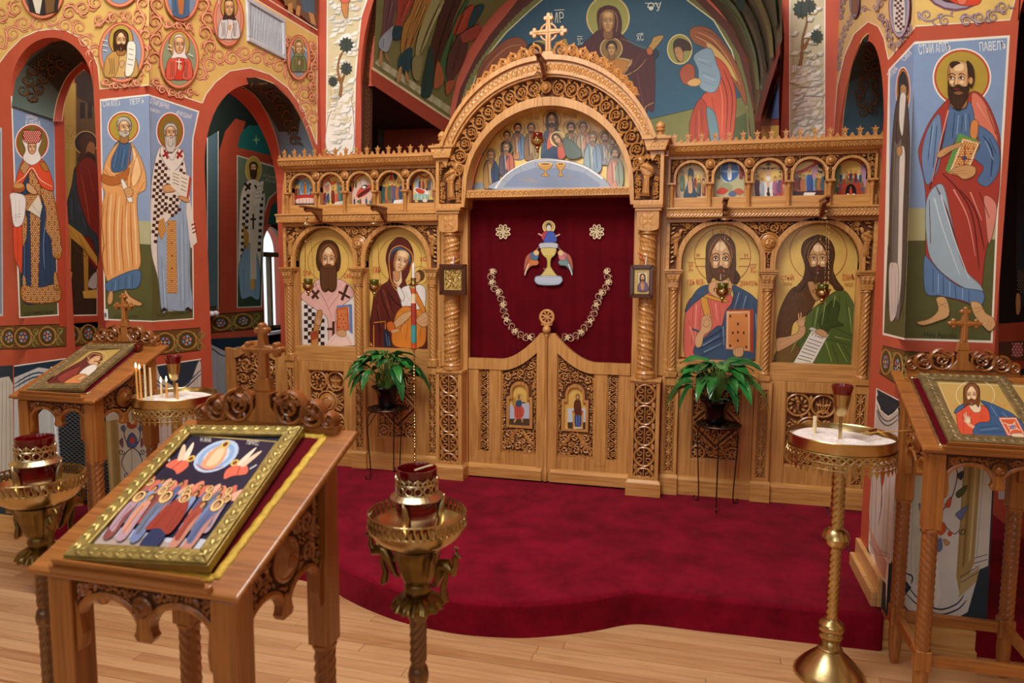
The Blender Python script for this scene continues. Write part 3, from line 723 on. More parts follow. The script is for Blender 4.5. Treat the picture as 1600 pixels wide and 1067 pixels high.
for s in (-1, 1):
    Fm = lambda y0: (lambda u, v, d: (s*u, y0-d, v))
    F0 = Fm(0)
    # plinth, pedestals, stiles
    m = MB(); m.box(s*.77, -.03, .16, s*1.99, .06, .262); m.ext([(0, 0), (.03, 0), (0, .02)], lambda u, v, d: (s*(.77+d), -u, .262+v), 0, 1.22); m.obj('plinth', 'oakh', scr, bevel=.003)
    cols = (.817, 1.384, 1.942)
    for u in cols:
        hw = .052
        m = MB(); m.box(s*(u-hw-.008), -.055, .16, s*(u+hw+.008), .05, .275); m.ext([(0, 0), (.02, 0), (0, .018)], lambda a, b_, d: (s*(u-hw-.008+d), -.035-a, .275+b_), 0, 2*hw+.016); m.obj('pedestal_block', 'oakh', scr, bevel=.003)
        m = MB(); P = Fm(-.035)
        m.box(s*(u-hw), -.035, .275, s*(u-.03), .05, .93); m.box(s*(u+hw), -.035, .275, s*(u+.03), .05, .93); m.box(s*(u-.03), -.035, .275, s*(u+.03), .05, .315); m.box(s*(u-.03), -.035, .875, s*(u+.03), .05, .93)
        m.box(s*(u-.03), -.018, .31, s*(u+.03), .05, .88)
        m.obj('pedestal', 'oak', scr, bevel=.002)
        m = MB(); lattice(m, P, u-.026, u+.026, .32, .87); m.obj('pierced_strip', 'oakc', scr)
    # lower panels: frame, pierced carving over a board coloured as dark as shade
    for a, b, kind in ((.869, 1.332, 0), (1.436, 1.89, 1)):
        m = MB(); ua, ub, va, vb = (a+.088, b-.075, .395, .862)
        for bb in ((a, .262, ua, .93), (ub, .262, b, .93), (ua, .262, ub, va), (ua, vb, ub, .93)): m.ext([(bb[0], bb[1]), (bb[2], bb[1]), (bb[2], bb[3]), (bb[0], bb[3])], F0, -.05, 0)
        m.obj('panel_frame', 'oak', scr, bevel=.004)
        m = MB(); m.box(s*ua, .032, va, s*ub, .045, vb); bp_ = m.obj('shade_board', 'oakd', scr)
        m = MB(); P = Fm(.016); cu, cv = (ua+ub)/2, (va+vb)/2; W, H = ub-ua, vb-va
        for q in ((ua, va, ub, va), (ub, va, ub, vb), (ub, vb, ua, vb), (ua, vb, ua, va)): rib(m, [(q[0], q[1]), (q[2], q[3])], P, .018, .002, 0, .016, tip=1)
        if kind:
            for du in (-.25, .25):
                for dv in (-.33, .33):
                    x, y = cu+du*W, cv+dv*H; rib(m, arc(x, y, W*.235, 0, 2*PI, 28), P, .014, .006, 0, .016, tip=1)
                    if du*dv*s > 0:
                        for t in range(-2, 3): rib(m, [(x, y-W*.18), (x+t*.012, y-W*.03+abs(t)*-.01), (x+t*W*.075, y+W*(.17-abs(t)*.035))], P, .008, .005, 0, .016)
                        for t in (-1, 1): leaf2(m, P, x, y, PI/2+t*1.4, W*.16, .02, .006, 0, .016); leaf2(m, P, x, y-.03, -PI/2+t*1.1, W*.15, .02, .006, 0, .016)
                    else: bird(m, P, x, y+W*.02, W*.13, 1 if du > 0 else -1); [leaf2(m, P, x+W*.2*math.cos(t), y+W*.2*math.sin(t), t+PI+.4, W*.1, .016, .004, 0, .016) for t in [k*PI/5 for k in range(10)]]
            rib(m, arc(cu, cv, W*.265, 0, 2*PI, 32), P, .014, .006, 0, .016, tip=1); b2 = MB(); dome(b2, P, cu, cv, W*.22, .02, -.006, 28); rib(b2, arc(cu, cv, W*.12, 0, 2*PI, 20), P, .008, .004, .012, .001, tip=1); b2.obj('boss', 'oakc', scr)
            for du in (-1, 1): scroll(m, P, cu+du*W*.39, cv+H*.06, W*.11, PI/2, du, .007, .005); scroll(m, P, cu+du*W*.39, cv-H*.07, W*.11, -PI/2, -du, .007, .005)
            for t in range(12): a_ = t*PI/6; leaf2(m, P, cu+W*.28*math.cos(a_), cv+W*.28*math.sin(a_), a_+.3, .035, .016, .004, 0, .016)
            for dv in (-1, 1):
                for du in (-1, 0, 1): leaf2(m, P, cu+du*W*.47, cv+dv*H*.47, (-dv*PI/2)+du*dv*.8, .05, .02, .004, 0, .016)
        else:
            for du in (-1, 1):
                for dv in (-1, 1):
                    x, y = cu+du*W*.36, cv+dv*H*.41; r_ = W*.145
                    rib(m, arc(x, y, r_, 0, 2*PI, 22), P, .014, .006, 0, .016, tip=1)
                    for t in range(8): a_ = t*PI/4; leaf2(m, P, x+.004*math.cos(a_), y+.004*math.sin(a_), a_, r_*.75, .014, .005, 0, .016)
            for dd in (-.02, .02):
                rib(m, [(cu-W*.5, cv+dd), (cu, cv+H*.5*.62+dd), (cu+W*.5, cv+dd)], P, .017, .006, 0, .016, tip=1); rib(m, [(cu-W*.5, cv+dd), (cu, cv-H*.5*.62+dd), (cu+W*.5, cv+dd)], P, .017, .006, 0, .016, tip=1)
            dia = lambda u, v: abs(u-cu)/(W*.46)+abs(v-cv)/(H*.28) < 1 
            packed(m, P, dia, (ua, va, ub, vb), .04, .012, .008, .005, 3)
            ou = lambda u, v: abs(u-cu)/(W*.5)+abs(v-cv)/(H*.33) > 1.12 and abs(u-cu) < W*.47 and abs(v-cv) < H*.47 and min(math.hypot(abs(u-cu)-W*.36, abs(v-cv)-H*.41), 9) > W*.17
            packed(m, P, ou, (ua, va, ub, vb), .045, .012, .008, .005, 4)
        m.obj('pierced_panel', 'oakc', scr)
    # rail below the icons, posts, twisted columns with capitals
    m = MB(); m.box(s*.765, .0, .93, s*1.99, .06, 1.043); m.obj('rail', 'oakh', scr, bevel=.003)
    for u in cols:
        m = MB(); m.box(s*(u-.05), .012, 1.043, s*(u+.05), .06, 1.62); m.obj('post', 'oak', scr, bevel=.003)
        cc = (s*u, -.012)
        m = MB(); twist(m, cc, .028, .985, 1.49, 6, 2.7, .24, 48, 90, 1 if s > 0 else -1)
        lathe(m, [(.026, .965), (.033, .967), (.035, .975), (.031, .984), (.027, .988)], cc, 20); lathe(m, [(.027, 1.486), (.032, 1.49), (.031, 1.5), (.026, 1.504)], cc, 20)
        m.obj('twisted_column', 'oakc', scr, smooth=True, auto=40)
        boxo('column_base', 'oakc', scr, s*(u-.038), -.045, .93, s*(u+.038), .02, .966)
        m = MB()
        for k in range(5):
            z0_, z1_ = 1.503+k*.018, 1.503+(k+1)*.018; w0 = .03+.012*((k+1)/5)**2
            m.box(s*(u-w0), -.012-w0, z0_, s*(u+w0), .03, z1_)
        m.box(s*(u-.054), -.06, 1.593, s*(u+.054), .03, 1.605); m.box(s*(u-.058), -.066, 1.605, s*(u+.058), .03, 1.618)
        P = Fm(-.052); b2 = MB()
        for t in (-1, 0, 1): leaf2(b2, P, u+t*.022, 1.545, PI/2+t*-.2, .042, .02, .005, 0, .012)
        b2.obj('capital_carving', 'oakc', scr); m.obj('capital', 'oakc', scr, bevel=.002)
    # arcade over the large icons
    ics = (1.10, 1.663); ri, zs_ = .237, 1.667
    m = MB()
    pts = [(.765, 1.618)]
    for c_ in ics: pts += [(c_-ri, 1.618)]+[(c_-ri*math.cos(PI*i/24), zs_+ri*math.sin(PI*i/24)) for i in range(25)]+[(c_+ri, 1.618)]
    pts += [(1.99, 1.618), (1.99, 1.938), (.765, 1.938)]
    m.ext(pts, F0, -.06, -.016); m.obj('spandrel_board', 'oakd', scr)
    m = MB()
    for c_ in ics:
        for i in range(24):
            a0, a1 = PI*i/24, PI*(i+1)/24
            m.ext([(c_-ri*math.cos(a0), zs_+ri*math.sin(a0)), (c_-ri*math.cos(a1), zs_+ri*math.sin(a1)), (c_-(ri+.032)*math.cos(a1), zs_+(ri+.032)*math.sin(a1)), (c_-(ri+.032)*math.cos(a0), zs_+(ri+.032)*math.sin(a0))], F0, -.05, .008)
        for t in (-1, 1): m.ext([(c_+t*ri, 1.618), (c_+t*(ri+.032), 1.618), (c_+t*(ri+.032), zs_), (c_+t*ri, zs_)], F0, -.05, .008)
    m.obj('archivolt', 'oak', scr, bevel=.0015)
    m = MB(); m.ext([(.765, 1.913), (1.99, 1.913), (1.99, 1.94), (.765, 1.94)], F0, -.05, .008); m.ext([(.765, 1.618), (.787, 1.618), (.787, 1.913), (.765, 1.913)], F0, -.05, .008); m.ext([(1.968, 1.618), (1.99, 1.618), (1.99, 1.913), (1.968, 1.913)], F0, -.05, .008)
    m.ext([(1.384-.047, 1.618), (1.384+.047, 1.618), (1.384+.047, 1.63), (1.384-.047, 1.63)], F0, -.05, .004); m.obj('spandrel_frame', 'oakh', scr, bevel=.002)
    m = MB()
    ins = lambda u, v: .79 < u < 1.966 and 1.632 < v < 1.911 and all(math.hypot(u-c_, v-zs_) > ri+.036 or v < zs_ and abs(u-c_) > ri+.036 for c_ in ics) and math.hypot(u-1.384, v-1.785) > .062 and not (u < .87 and v < 1.89) and not (u > 1.89 and v < 1.89)
    packed(m, F0, ins, (.79, 1.632, 1.966, 1.911), .03, .008, .008, .006, 7, 0, 4500)
    rib(m, arc(1.384, 1.785, .058, 0, 2*PI, 30), F0, .012, .006, 0, .014, tip=1); b2 = MB(); dome(b2, F0, 1.384, 1.785, .05, .028, 0, 30); rib(b2, arc(1.384, 1.785, .03, 0, 2*PI, 20), F0, .006, .006, .018, .001, tip=1)
    for k in range(4): leaf2(b2, F0, 1.384, 1.785, k*PI/2+.4, .026, .016, .006, .026, .001)
    b2.obj('boss', 'oakc', scr)
    for bx, bf in ((.822, 1), (1.934, -1)): b2 = MB(); bird(b2, F0, bx, 1.79, .085, bf); b2.obj('carved_bird', 'oakc', scr)
    for b_ in (.79, 1.955): [leaf2(m, F0, b_+.005*(k % 2), 1.66+k*.03, (.5 if b_ < 1 else PI-.5), .03, .012, .004, 0, .012) for k in range(8)]
    m.obj('spandrel_carving', 'oakc', scr)
    # inner reveal posts beside the icons
    for c_ in ics:
        for t in (-1, 1): boxo('icon_reveal', 'oak', scr, s*(c_+t*ri), .0, 1.043, s*(c_+t*(ri+.03)), .06, 1.62, bevel=.002)
    # carved ledge
    m = MB(); m.box(s*.762, -.052, 1.94, s*2.015, .06, 1.997); m.box(s*.762, -.06, 1.99, s*2.022, .06, 2.002); m.obj('ledge', 'oakh', scr, bevel=.003)
    m = MB(); P = Fm(-.052); flutes(m, P, .765, 2.012, 1.942, 1.96, .02, s); frieze(m, P, .765, 2.012, 1.962, 1.99, .035); m.obj('ledge_carving', 'oakc', scr)
    # upper row of small arches
    cu_ = [.79, 1.02, 1.2515, 1.482, 1.7125, 1.943]; cs_ = [(cu_[i]+cu_[i+1])/2 for i in range(5)]; r2, z2 = .0905, 2.192
    m = MB(); m.box(s*.765, -.0, 2.002, s*1.975, .06, 2.068); m.obj('upper_rail', 'oakh', scr, bevel=.003)
    m = MB(); pts = [(.765, 2.16)]
    for c_ in cs_: pts += [(c_-r2, 2.16)]+[(c_-r2*math.cos(PI*i/16), z2+r2*math.sin(PI*i/16)) for i in range(17)]+[(c_+r2, 2.16)]
    pts += [(1.968, 2.16), (1.968, 2.325), (.765, 2.325)]
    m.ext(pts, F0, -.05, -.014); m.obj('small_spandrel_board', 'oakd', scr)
    m = MB()
    for c_ in cs_:
        for i in range(16):
            a0, a1 = PI*i/16, PI*(i+1)/16
            m.ext([(c_-r2*math.cos(a0), z2+r2*math.sin(a0)), (c_-r2*math.cos(a1), z2+r2*math.sin(a1)), (c_-(r2+.016)*math.cos(a1), z2+(r2+.016)*math.sin(a1)), (c_-(r2+.016)*math.cos(a0), z2+(r2+.016)*math.sin(a0))], F0, -.05, .004)
        for t in (-1, 1): m.ext([(c_+t*r2, 2.16), (c_+t*(r2+.016), 2.16), (c_+t*(r2+.016), z2), (c_+t*r2, z2)], F0, -.05, .004)
    m.ext([(.765, 2.305), (1.968, 2.305), (1.968, 2.325), (.765, 2.325)], F0, -.05, .004); m.ext([(.765, 2.155), (.78, 2.155), (.78, 2.31), (.765, 2.31)], F0, -.05, .004); m.ext([(1.955, 2.155), (1.968, 2.155), (1.968, 2.31), (1.955, 2.31)], F0, -.05, .004)
    m.obj('small_archivolt', 'oak', scr, bevel=.001)
    m = MB()
    ins = lambda u, v: .782 < u < 1.953 and 2.165 < v < 2.304 and all(math.hypot(u-c_, v-z2) > r2+.018 or v < z2 and abs(u-c_) > r2+.018 for c_ in cs_) and all(math.hypot(u-c_, v-2.268) > .033 for c_ in cu_[1:-1])
    packed(m, F0, ins, (.782, 2.165, 1.953, 2.304), .02, .0055, .005, .004, 9, 0, 2200)
    for c_ in cu_[1:-1]:
        b2 = MB(); dome(b2, F0, c_, 2.272, .03, .022, 0, 22); rib(b2, arc(c_, 2.272, .016, 0, 2*PI, 14), F0, .004, .005, .016, .001, tip=1); b2.obj('boss', 'oakc', scr); leaf2(m, F0, c_-.012, 2.235, -PI/2-.25, .045, .016, .006); leaf2(m, F0, c_+.012, 2.235, -PI/2+.25, .045, .016, .006)
    m.obj('small_spandrel_carving', 'oakc', scr)
    for c_ in cu_:
        m = MB(); cc = (s*c_, -.012)
        lathe(m, [(.016, 2.004), (.016, 2.016), (.0125, 2.02), (.0125, 2.118), (.0145, 2.122), (.0125, 2.126), (.018, 2.146)], cc, 14); m.box(s*(c_-.026), -.036, 2.146, s*(c_+.026), .02, 2.158)
        m.obj('colonnette', 'oakc', scr, smooth=True, auto=35)
        m = MB(); m.box(s*(c_-.024), .006, 2.0, s*(c_+.024), .05, 2.16); m.obj('small_post', 'oak', scr, bevel=.001)
    # cornice and star cresting
    m = MB(); m.ext([(.0, 2.325), (.03, 2.325), (.055, 2.345), (.062, 2.372), (.07, 2.374), (.07, 2.388), (0, 2.388)], lambda u, v, d: (s*(.765+d), -u, v), -.0, 1.215, back=True); m.box(s*.765, 0, 2.325, s*1.98, .06, 2.388); m.obj('cornice', 'oakh', scr, bevel=.002)
    m = MB(); P = lambda u, v, d: (s*u, -.058-d-.006*((v-2.35)/.02), v); frieze(m, P, .768, 1.978, 2.336, 2.372, .03); m.obj('cornice_carving', 'oakc', scr)
    m = MB(); P = Fm(-.05); m.ext([(.765, 2.388), (1.975, 2.388), (1.975, 2.396), (.765, 2.396)], P, -.012, .0, back=True); m.obj('cresting_strip', 'oakc', scr)
    for i in range(15):
        u = .80+i*.0811; st = .0811
        if i == 0:
            m = MB()
            for t in (-1, 1):
                rib(m, [(a, max(b, 2.396)) for a, b in arc(u+t*st*.25, 2.422, st*.22, -PI*.95, -PI*.05, 10, .026)], P, .006, .001, 0, .012, tip=1)
            m.ext([(u+(.023 if k % 2 == 0 else .0095)*math.sin(k*PI/5), 2.436+(.023 if k % 2 == 0 else .0095)*math.cos(k*PI/5)) for k in range(10)], P, -.012, 0, back=True); m.ext([(u-.011, 2.396), (u+.011, 2.396), (u+.005, 2.428), (u-.005, 2.428)], P, -.012, 0, back=True)
            m.ext([(u+st/2-.011, 2.396), (u+st/2+.011, 2.396), (u+st/2, 2.424)], P, -.012, 0, back=True); so = m.obj('cresting_star', 'oakc', scr)
        else: o = bpy.data.objects.new('cresting_star', so.data); COL.objects.link(o); o.parent = scr; o.location = (s*i*st, 0, 0)
    # end boards
    m = MB(); m.box(s*1.968, .025, .16, s*2.012, .06, 1.94); m.ext([(1.968, 2.002), (2.02, 2.002), (2.005, 2.2), (1.985, 2.32), (1.968, 2.325)], F0, -.06, -.03, back=True); m.obj('end_board', 'oak', scr, bevel=.002)

    # ---------------- royal pillars
    m = MB(); m.box(s*.553, -.14, .16, s*.776, .04, .247); m.ext([(-.02, 0), (.0, 0), (-.0, .0)], lambda a, b_, d: (0, 0, 0), 0, 0) if False else None
    q0, q1 = [(.553, -.14), (.776, -.14), (.776, .04), (.553, .04)], [(.568, -.122), (.76, -.122), (.76, .04), (.568, .04)]
    m.add([(s*x, y, .247) for x, y in q0]+[(s*x, y, .266) for x, y in q1], [(0, 1, 5, 4), (1, 2, 6, 5), (3, 0, 4, 7), (4, 5, 6, 7)]); m.obj('pillar_plinth', 'oakh', scr, bevel=.002)
    P = Fm(-.12); ua, ub, va, vb = .598, .733, .285, .892
    m = MB()
    for bb in ((.57, .262, ua, .91), (ub, .262, .758, .91), (ua, .262, ub, va), (ua, vb, ub, .91)): m.ext([(bb[0], bb[1]), (bb[2], bb[1]), (bb[2], bb[3]), (bb[0], bb[3])], P, -.15, 0)
    m.box(s*.58, -.09, .262, s*.748, .035, .905); m.box(s*.564, -.128, .905, s*.764, .04, .922); m.obj('pillar_pedestal', 'oak', scr, bevel=.002)
    m = MB(); m.box(s*ua, -.099, va, s*ub, -.088, vb); m.obj('shade_board', 'oakd', scr)
    m = MB(); roundels(m, Fm(-.112), ua+.002, ub-.002, va, vb, 4.45); m.obj('pierced_panel', 'oakc', scr)
    m = MB(); m.box(s*.60, -.03, .922, s*.73, .04, 2.0); m.obj('pilaster', 'oak', scr, bevel=.003)
    m = MB(); m.box(s*.562, -.01, .16, s*.606, .05, 2.02); m.obj('door_post', 'oak', scr, bevel=.003)
    m = MB(); m.box(s*.728, .012, .93, s*.768, .055, 2.33); m.obj('side_filler', 'oak', scr, bevel=.002)
    cc = (s*.656, -.075)
    def vinefn(r, z, a):
        t = (z-.97)/(1.84-.97); k = (a*-s)/(2*PI)-t*7.6+.13; k -= math.floor(k); e_ = abs(k-.5)*2
        g = math.exp(-((e_-1)/.17)**2)*.16
        w_ = (1-math.exp(-((e_-1)/.28)**2))
        lz = t*7.6*2; g2 = .10*abs(math.sin(PI*(k*2)))*(.5+.5*math.cos(lz*PI*2/1.0+math.sin(k*2*PI)*3))*w_
        g3 = .05*(math.sin(a*14+lz*7) > .2)*w_*(e_ < .75)
        return r*(.86+g+g2+g3)
    m = MB(); lathe(m, [(.054, .972+i*.868/260) for i in range(261)], cc, 72, vinefn); m.obj('carved_column', 'oakc', scr, smooth=True)
    m = MB(); lathe(m, [(.05, .922), (.06, .924), (.063, .935), (.058, .948), (.062, .956), (.056, .968), (.05, .974)], cc, 32); m.obj('column_ring', 'oakc', scr, smooth=True, auto=40); m = MB(); lathe(m, [(.05, 1.835), (.06, 1.838), (.063, 1.846), (.058, 1.856), (.05, 1.858)], cc, 32); m.obj('column_ring', 'oakc', scr, smooth=True, auto=40)
    m = MB(); P = Fm(-.14)
    m.ext([(.588, 1.98), (.588, 1.885)]+[(.656-.068*math.cos(PI*i/14)*1.0, 1.885-.03*math.sin(PI*i/14)**.6) for i in range(1, 14)]+[(.724, 1.885), (.724, 1.98)], P, -.13, 0); 
    for k in range(4): leaf2(m, P, .656, 1.925, k*PI/2+PI/4, .05, .03, .004, 0, .001)
    rib(m, [(.6, 1.968), (.712, 1.968)], P, .004, .003, 0, .001, tip=1); rib(m, arc(.656, 1.925, .052, 0, 2*PI, 20), P, .004, .003, 0, .001, tip=1)
    m.obj('pillar_capital', 'oak', scr, bevel=.003)
    m = MB(); m.box(s*.577, -.148, 1.98, s*.737, .04, 1.998); m.box(s*.567, -.158, 1.998, s*.745, .04, 2.018); frieze(m, Fm(-.158), .57, .742, 2.0, 2.017, .02, .003); m.obj('abacus', 'oakh', scr, bevel=.002)
# ---------------- central arch
ZB = 2.13
FA0 = front(-.13)
def el(a, b, t): return (-a*math.cos(PI*t), ZB+b*math.sin(PI*t))
def band(mb, a0, b0, a1, b1, d0, d1, t0=0, t1=1, n=56):
    for i in range(n):
        p, q = t0+(t1-t0)*i/n, t0+(t1-t0)*(i+1)/n
        mb.ext([el(a0, b0, p), el(a0, b0, q), el(a1, b1, q), el(a1, b1, p)], FA0, d0, d1, back=True)
ch = scr
m = MB(); band(m, .533, .517, .562, .572, -.12, .005); m.obj('inner_arch_band', 'oak', scr, smooth=True, auto=30)
m = MB(); band(m, .562, .572, .672, .69, -.08, -.022); m.obj('arch_painted_shade', 'oakd', scr)
m = MB(); L_ = 2.0
FB = lambda u, v, d: (lambda p0, p1: FA0(p0[0]+(p1[0]-p0[0])*v/.11, p0[1]+(p1[1]-p0[1])*v/.11, d))(el(.562, .572, u/L_), el(.672, .69, u/L_))
nr = 21
for i in range(nr):
    u = .10+1.8*(i+.5)/nr; s_ = 1 if i < nr/2 else -1
    if abs(u-1.0) < .05: continue
    rib(m, arc(u, .055, .042, PI/2, PI/2+s_*2*PI*.93, 24), FB, .011, .008, -.006, .012, tip=.7); scroll(m, FB, u, .055, .03, -PI/2, s_, .009, .008, -.006, 4)
    for q in (-1, 1):
        for w_ in (-1, 0, 1): leaf2(m, FB, u+.045, .055+q*(.05-.0*abs(w_)), PI/2-q*PI/2*(1 if q > 0 else -1)*0-q*PI/2+w_*.7, .034, .014, .006, -.006)
b2 = MB(); dome(b2, FA0, 0, 2.76, .036, .03, -.005, 24); leaf2(b2, FA0, 0, 2.735, PI/2, .05, .03, .008, .02, .001); b2.obj('boss', 'oakc', scr)
m.obj('arch_carving', 'oakc', scr)
ta = .135
m = MB(); band(m, .672, .69, .688, .703, -.1, .02, ta, 1-ta); m.obj('arch_bead', 'oak', scr, smooth=True, auto=30)
m = MB(); band(m, .688, .703, .728, .785, -.1, .035, ta-.01, 1-ta+.01); m.obj('arch_frieze', 'oakh', scr, smooth=True, auto=30)
m = MB(); L2 = 2.2; FC = lambda u, v, d: (lambda p0, p1: FA0(p0[0]+(p1[0]-p0[0])*v/.075, p0[1]+(p1[1]-p0[1])*v/.075, d+.035))(el(.688, .703, ta+(1-2*ta)*u/1.6), el(.728, .785, ta+(1-2*ta)*u/1.6))
frieze(m, FC, .0, 1.6, .012, .064, .034); m.obj('arch_frieze_carving', 'oakc', scr)
m = MB(); band(m, .728, .785, .746, .815, -.1, .055, ta-.02, 1-ta+.02); m.obj('arch_lip', 'oak', scr, smooth=True, auto=30)
for s in (-1, 1):
    Fm = lambda y0: (lambda u, v, d: (s*u, y0-d, v))
    P = Fm(-.13)
    # bird box beside the arch
    m = MB(); m.ext([(.745, 2.02), (.745, 2.342), (.655, 2.342), (.672, 2.28), (.7, 2.32), (.722, 2.32), (.722, 2.045), (.567, 2.045), (.5645, 2.13), (.533, 2.13), (.545, 2.02)], P, -.17, .004, back=True); m.obj('bird_box', 'oak', scr, bevel=.002)
    m = MB(); m.box(s*.56, -.09, 2.03, s*.735, .03, 2.33); m.obj('shade_board', 'oakd', scr)
    m = MB(); bird(m, P, .645, 2.195, .115, -1); m.obj('carved_bird', 'oakc', scr); m = MB()
    ins = lambda u, v: .57 < u < .718 and 2.05 < v < 2.325 and math.hypot(u/.57, (v-ZB)/.59) > 1 - (1 if v < ZB else 0) and not (abs(u-.645) < .035 and v < 2.2) and math.hypot(u-.65, v-2.23) > .06 and (u-.0)**2/.665**2+(max(v-ZB, 0))**2/.69**2 < 1.32
    packed(m, P, ins, (.57, 2.05, .718, 2.325), .026, .008, .007, .006, 5, -.006, 1200); m.obj('bird_carving', 'oakc', scr)
    # shoulder with finial
    m = MB(); m.ext([(.64, 2.342), (.75, 2.342), (.775, 2.41), (.62, 2.41)], P, -.17, .03, back=True); m.box(s*.61, -.17, 2.408, s*.785, .03, 2.424); frieze(m, Fm(-.16), .66, .755, 2.352, 2.4, .032); m.obj('arch_shoulder', 'oakh', scr, bevel=.002)
    m = MB(); c = (s*.715, -.09); m.box(s*.675, -.13, 2.424, s*.755, -.05, 2.438)
    lathe(m, [(.024, 2.438), (.025, 2.445), (.017, 2.45), (.019, 2.463), (.028, 2.468), (.03, 2.474), (.022, 2.48), (.027, 2.487), (.029, 2.497), (.024, 2.51), (.012, 2.522), (.003, 2.528)], c, 20); m.obj('finial', 'oak', scr, smooth=True, auto=40)
# beam under the lunette, gilded reveal
m = MB(); m.box(-.56, -.115, 2.082, .56, .04, 2.132); m.obj('lunette_beam', 'oakh', scr, bevel=.003)
m = MB(); frieze(m, front(-.115), -.55, .55, 2.088, 2.127, .036); m.obj('beam_carving', 'oakc', scr)
m = MB(); vs = []; fs = []
for i in range(41):
    t = i/40; x, z = el(.532, .516, t); vs += [(x, -.12, z), (x*1.03, .035, ZB+(z-ZB)*1.03)]
for i in range(40): fs.append((2*i, 2*i+1, 2*i+3, 2*i+2))
m.add(vs, fs); m.c = [s2l('d4aa44')]*40; m.obj('gilded_reveal', 'gold', scr, smooth=True)
# crest on the arch, base and cross
m = MB(); FD = lambda u, v, d: (lambda p0, p1: front(-.10)(p0[0]+(p1[0]-p0[0])*v/.08, p0[1]+(p1[1]-p0[1])*v/.08, d))(el(.742, .81, u/2.4), el(.80, .90, u/2.4))
for sg in (-1, 1):
    cu_l = 1.2+sg*.04
    for k in range(10):
        r = .041-.0022*k; u = cu_l+sg*r; v = .008+r*.95
        rib(m, arc(u, v, r*.92, -PI/2, -PI/2+sg*2*PI*.9, 22), FD, .014, .007, 0, .02, tip=.8); scroll(m, FD, u, v, r*.6, PI/2, -sg, .010, .007, 0, 4)
        for w_ in (-.5, .4): leaf2(m, FD, cu_l+sg*r*2, v-r*.4, PI/2+w_, r*1.2, r*.5, .006, 0, .018)
        leaf2(m, FD, u-sg*.006, v+r*.7, PI/2-sg*.5, r*.75, r*.4, .006, 0, .018); cu_l += sg*r*1.92
    rib(m, [(1.2+sg*(.03+.62*i/40), .004) for i in range(41)], FD, .016, .004, 0, .02, tip=1)
m.obj('arch_crest', 'oakc', scr)
m = MB(); P = front(-.09); m.ext([(-.05, 2.935), (.06, 2.935), (.034, 2.985), (-.026, 2.985)], P, -.03, .03, back=True); m.obj('cross_base', 'oak', scr, bevel=.003)
def cross_outline(cx, cz, ax, up, dn, w, r):
    """budded cross: trefoil ends"""
    def tre(x, z, a):
        o = []
        for da, n_ in ((PI/2, 8), (0, 8), (-PI/2, 8)):
            bx, bz = x+math.cos(a+da)*r*(.95 if da else 1.0)*1.0, z+math.sin(a+da)*r*(.95 if da else 1.0)
            for i in range(n_+1):
                t = a+da+PI*.62-PI*1.24*i/n_; o.append((bx+r*.72*math.cos(t), bz+r*.72*math.sin(t)))
        return o
    p = [(cx+w, cz-dn)]
    p += [(cx+w, cz-w)]+tre(cx+ax-r*1.6, cz, 0)[::-1]+[(cx+w, cz+w)]
    p += tre(cx, cz+up-r*1.6, PI/2)[::-1]+[(cx-w, cz+w)]+tre(cx-ax+r*1.6, cz, PI)[::-1]+[(cx-w, cz-w), (cx-w, cz-dn)]
    return p
m = MB(); P = front(-.10); m.ext(cross_outline(.004, 3.106, .12, .115, .125, .018, .019), P, -.012, .008, back=True, ch=.004)
rib(m, arc(.004, 3.106, .052, 0, 2*PI, 36), P, .012, .002, -.002, .008, tip=1)
rib(m, [(.004-.095, 3.106), (.004+.095, 3.106)], P, .012, .004, .008, .001, tip=1); rib(m, [(.004, 2.99), (.004, 3.2)], P, .012, .004, .008, .001, tip=1)
m.obj('cross', 'oak', scr)
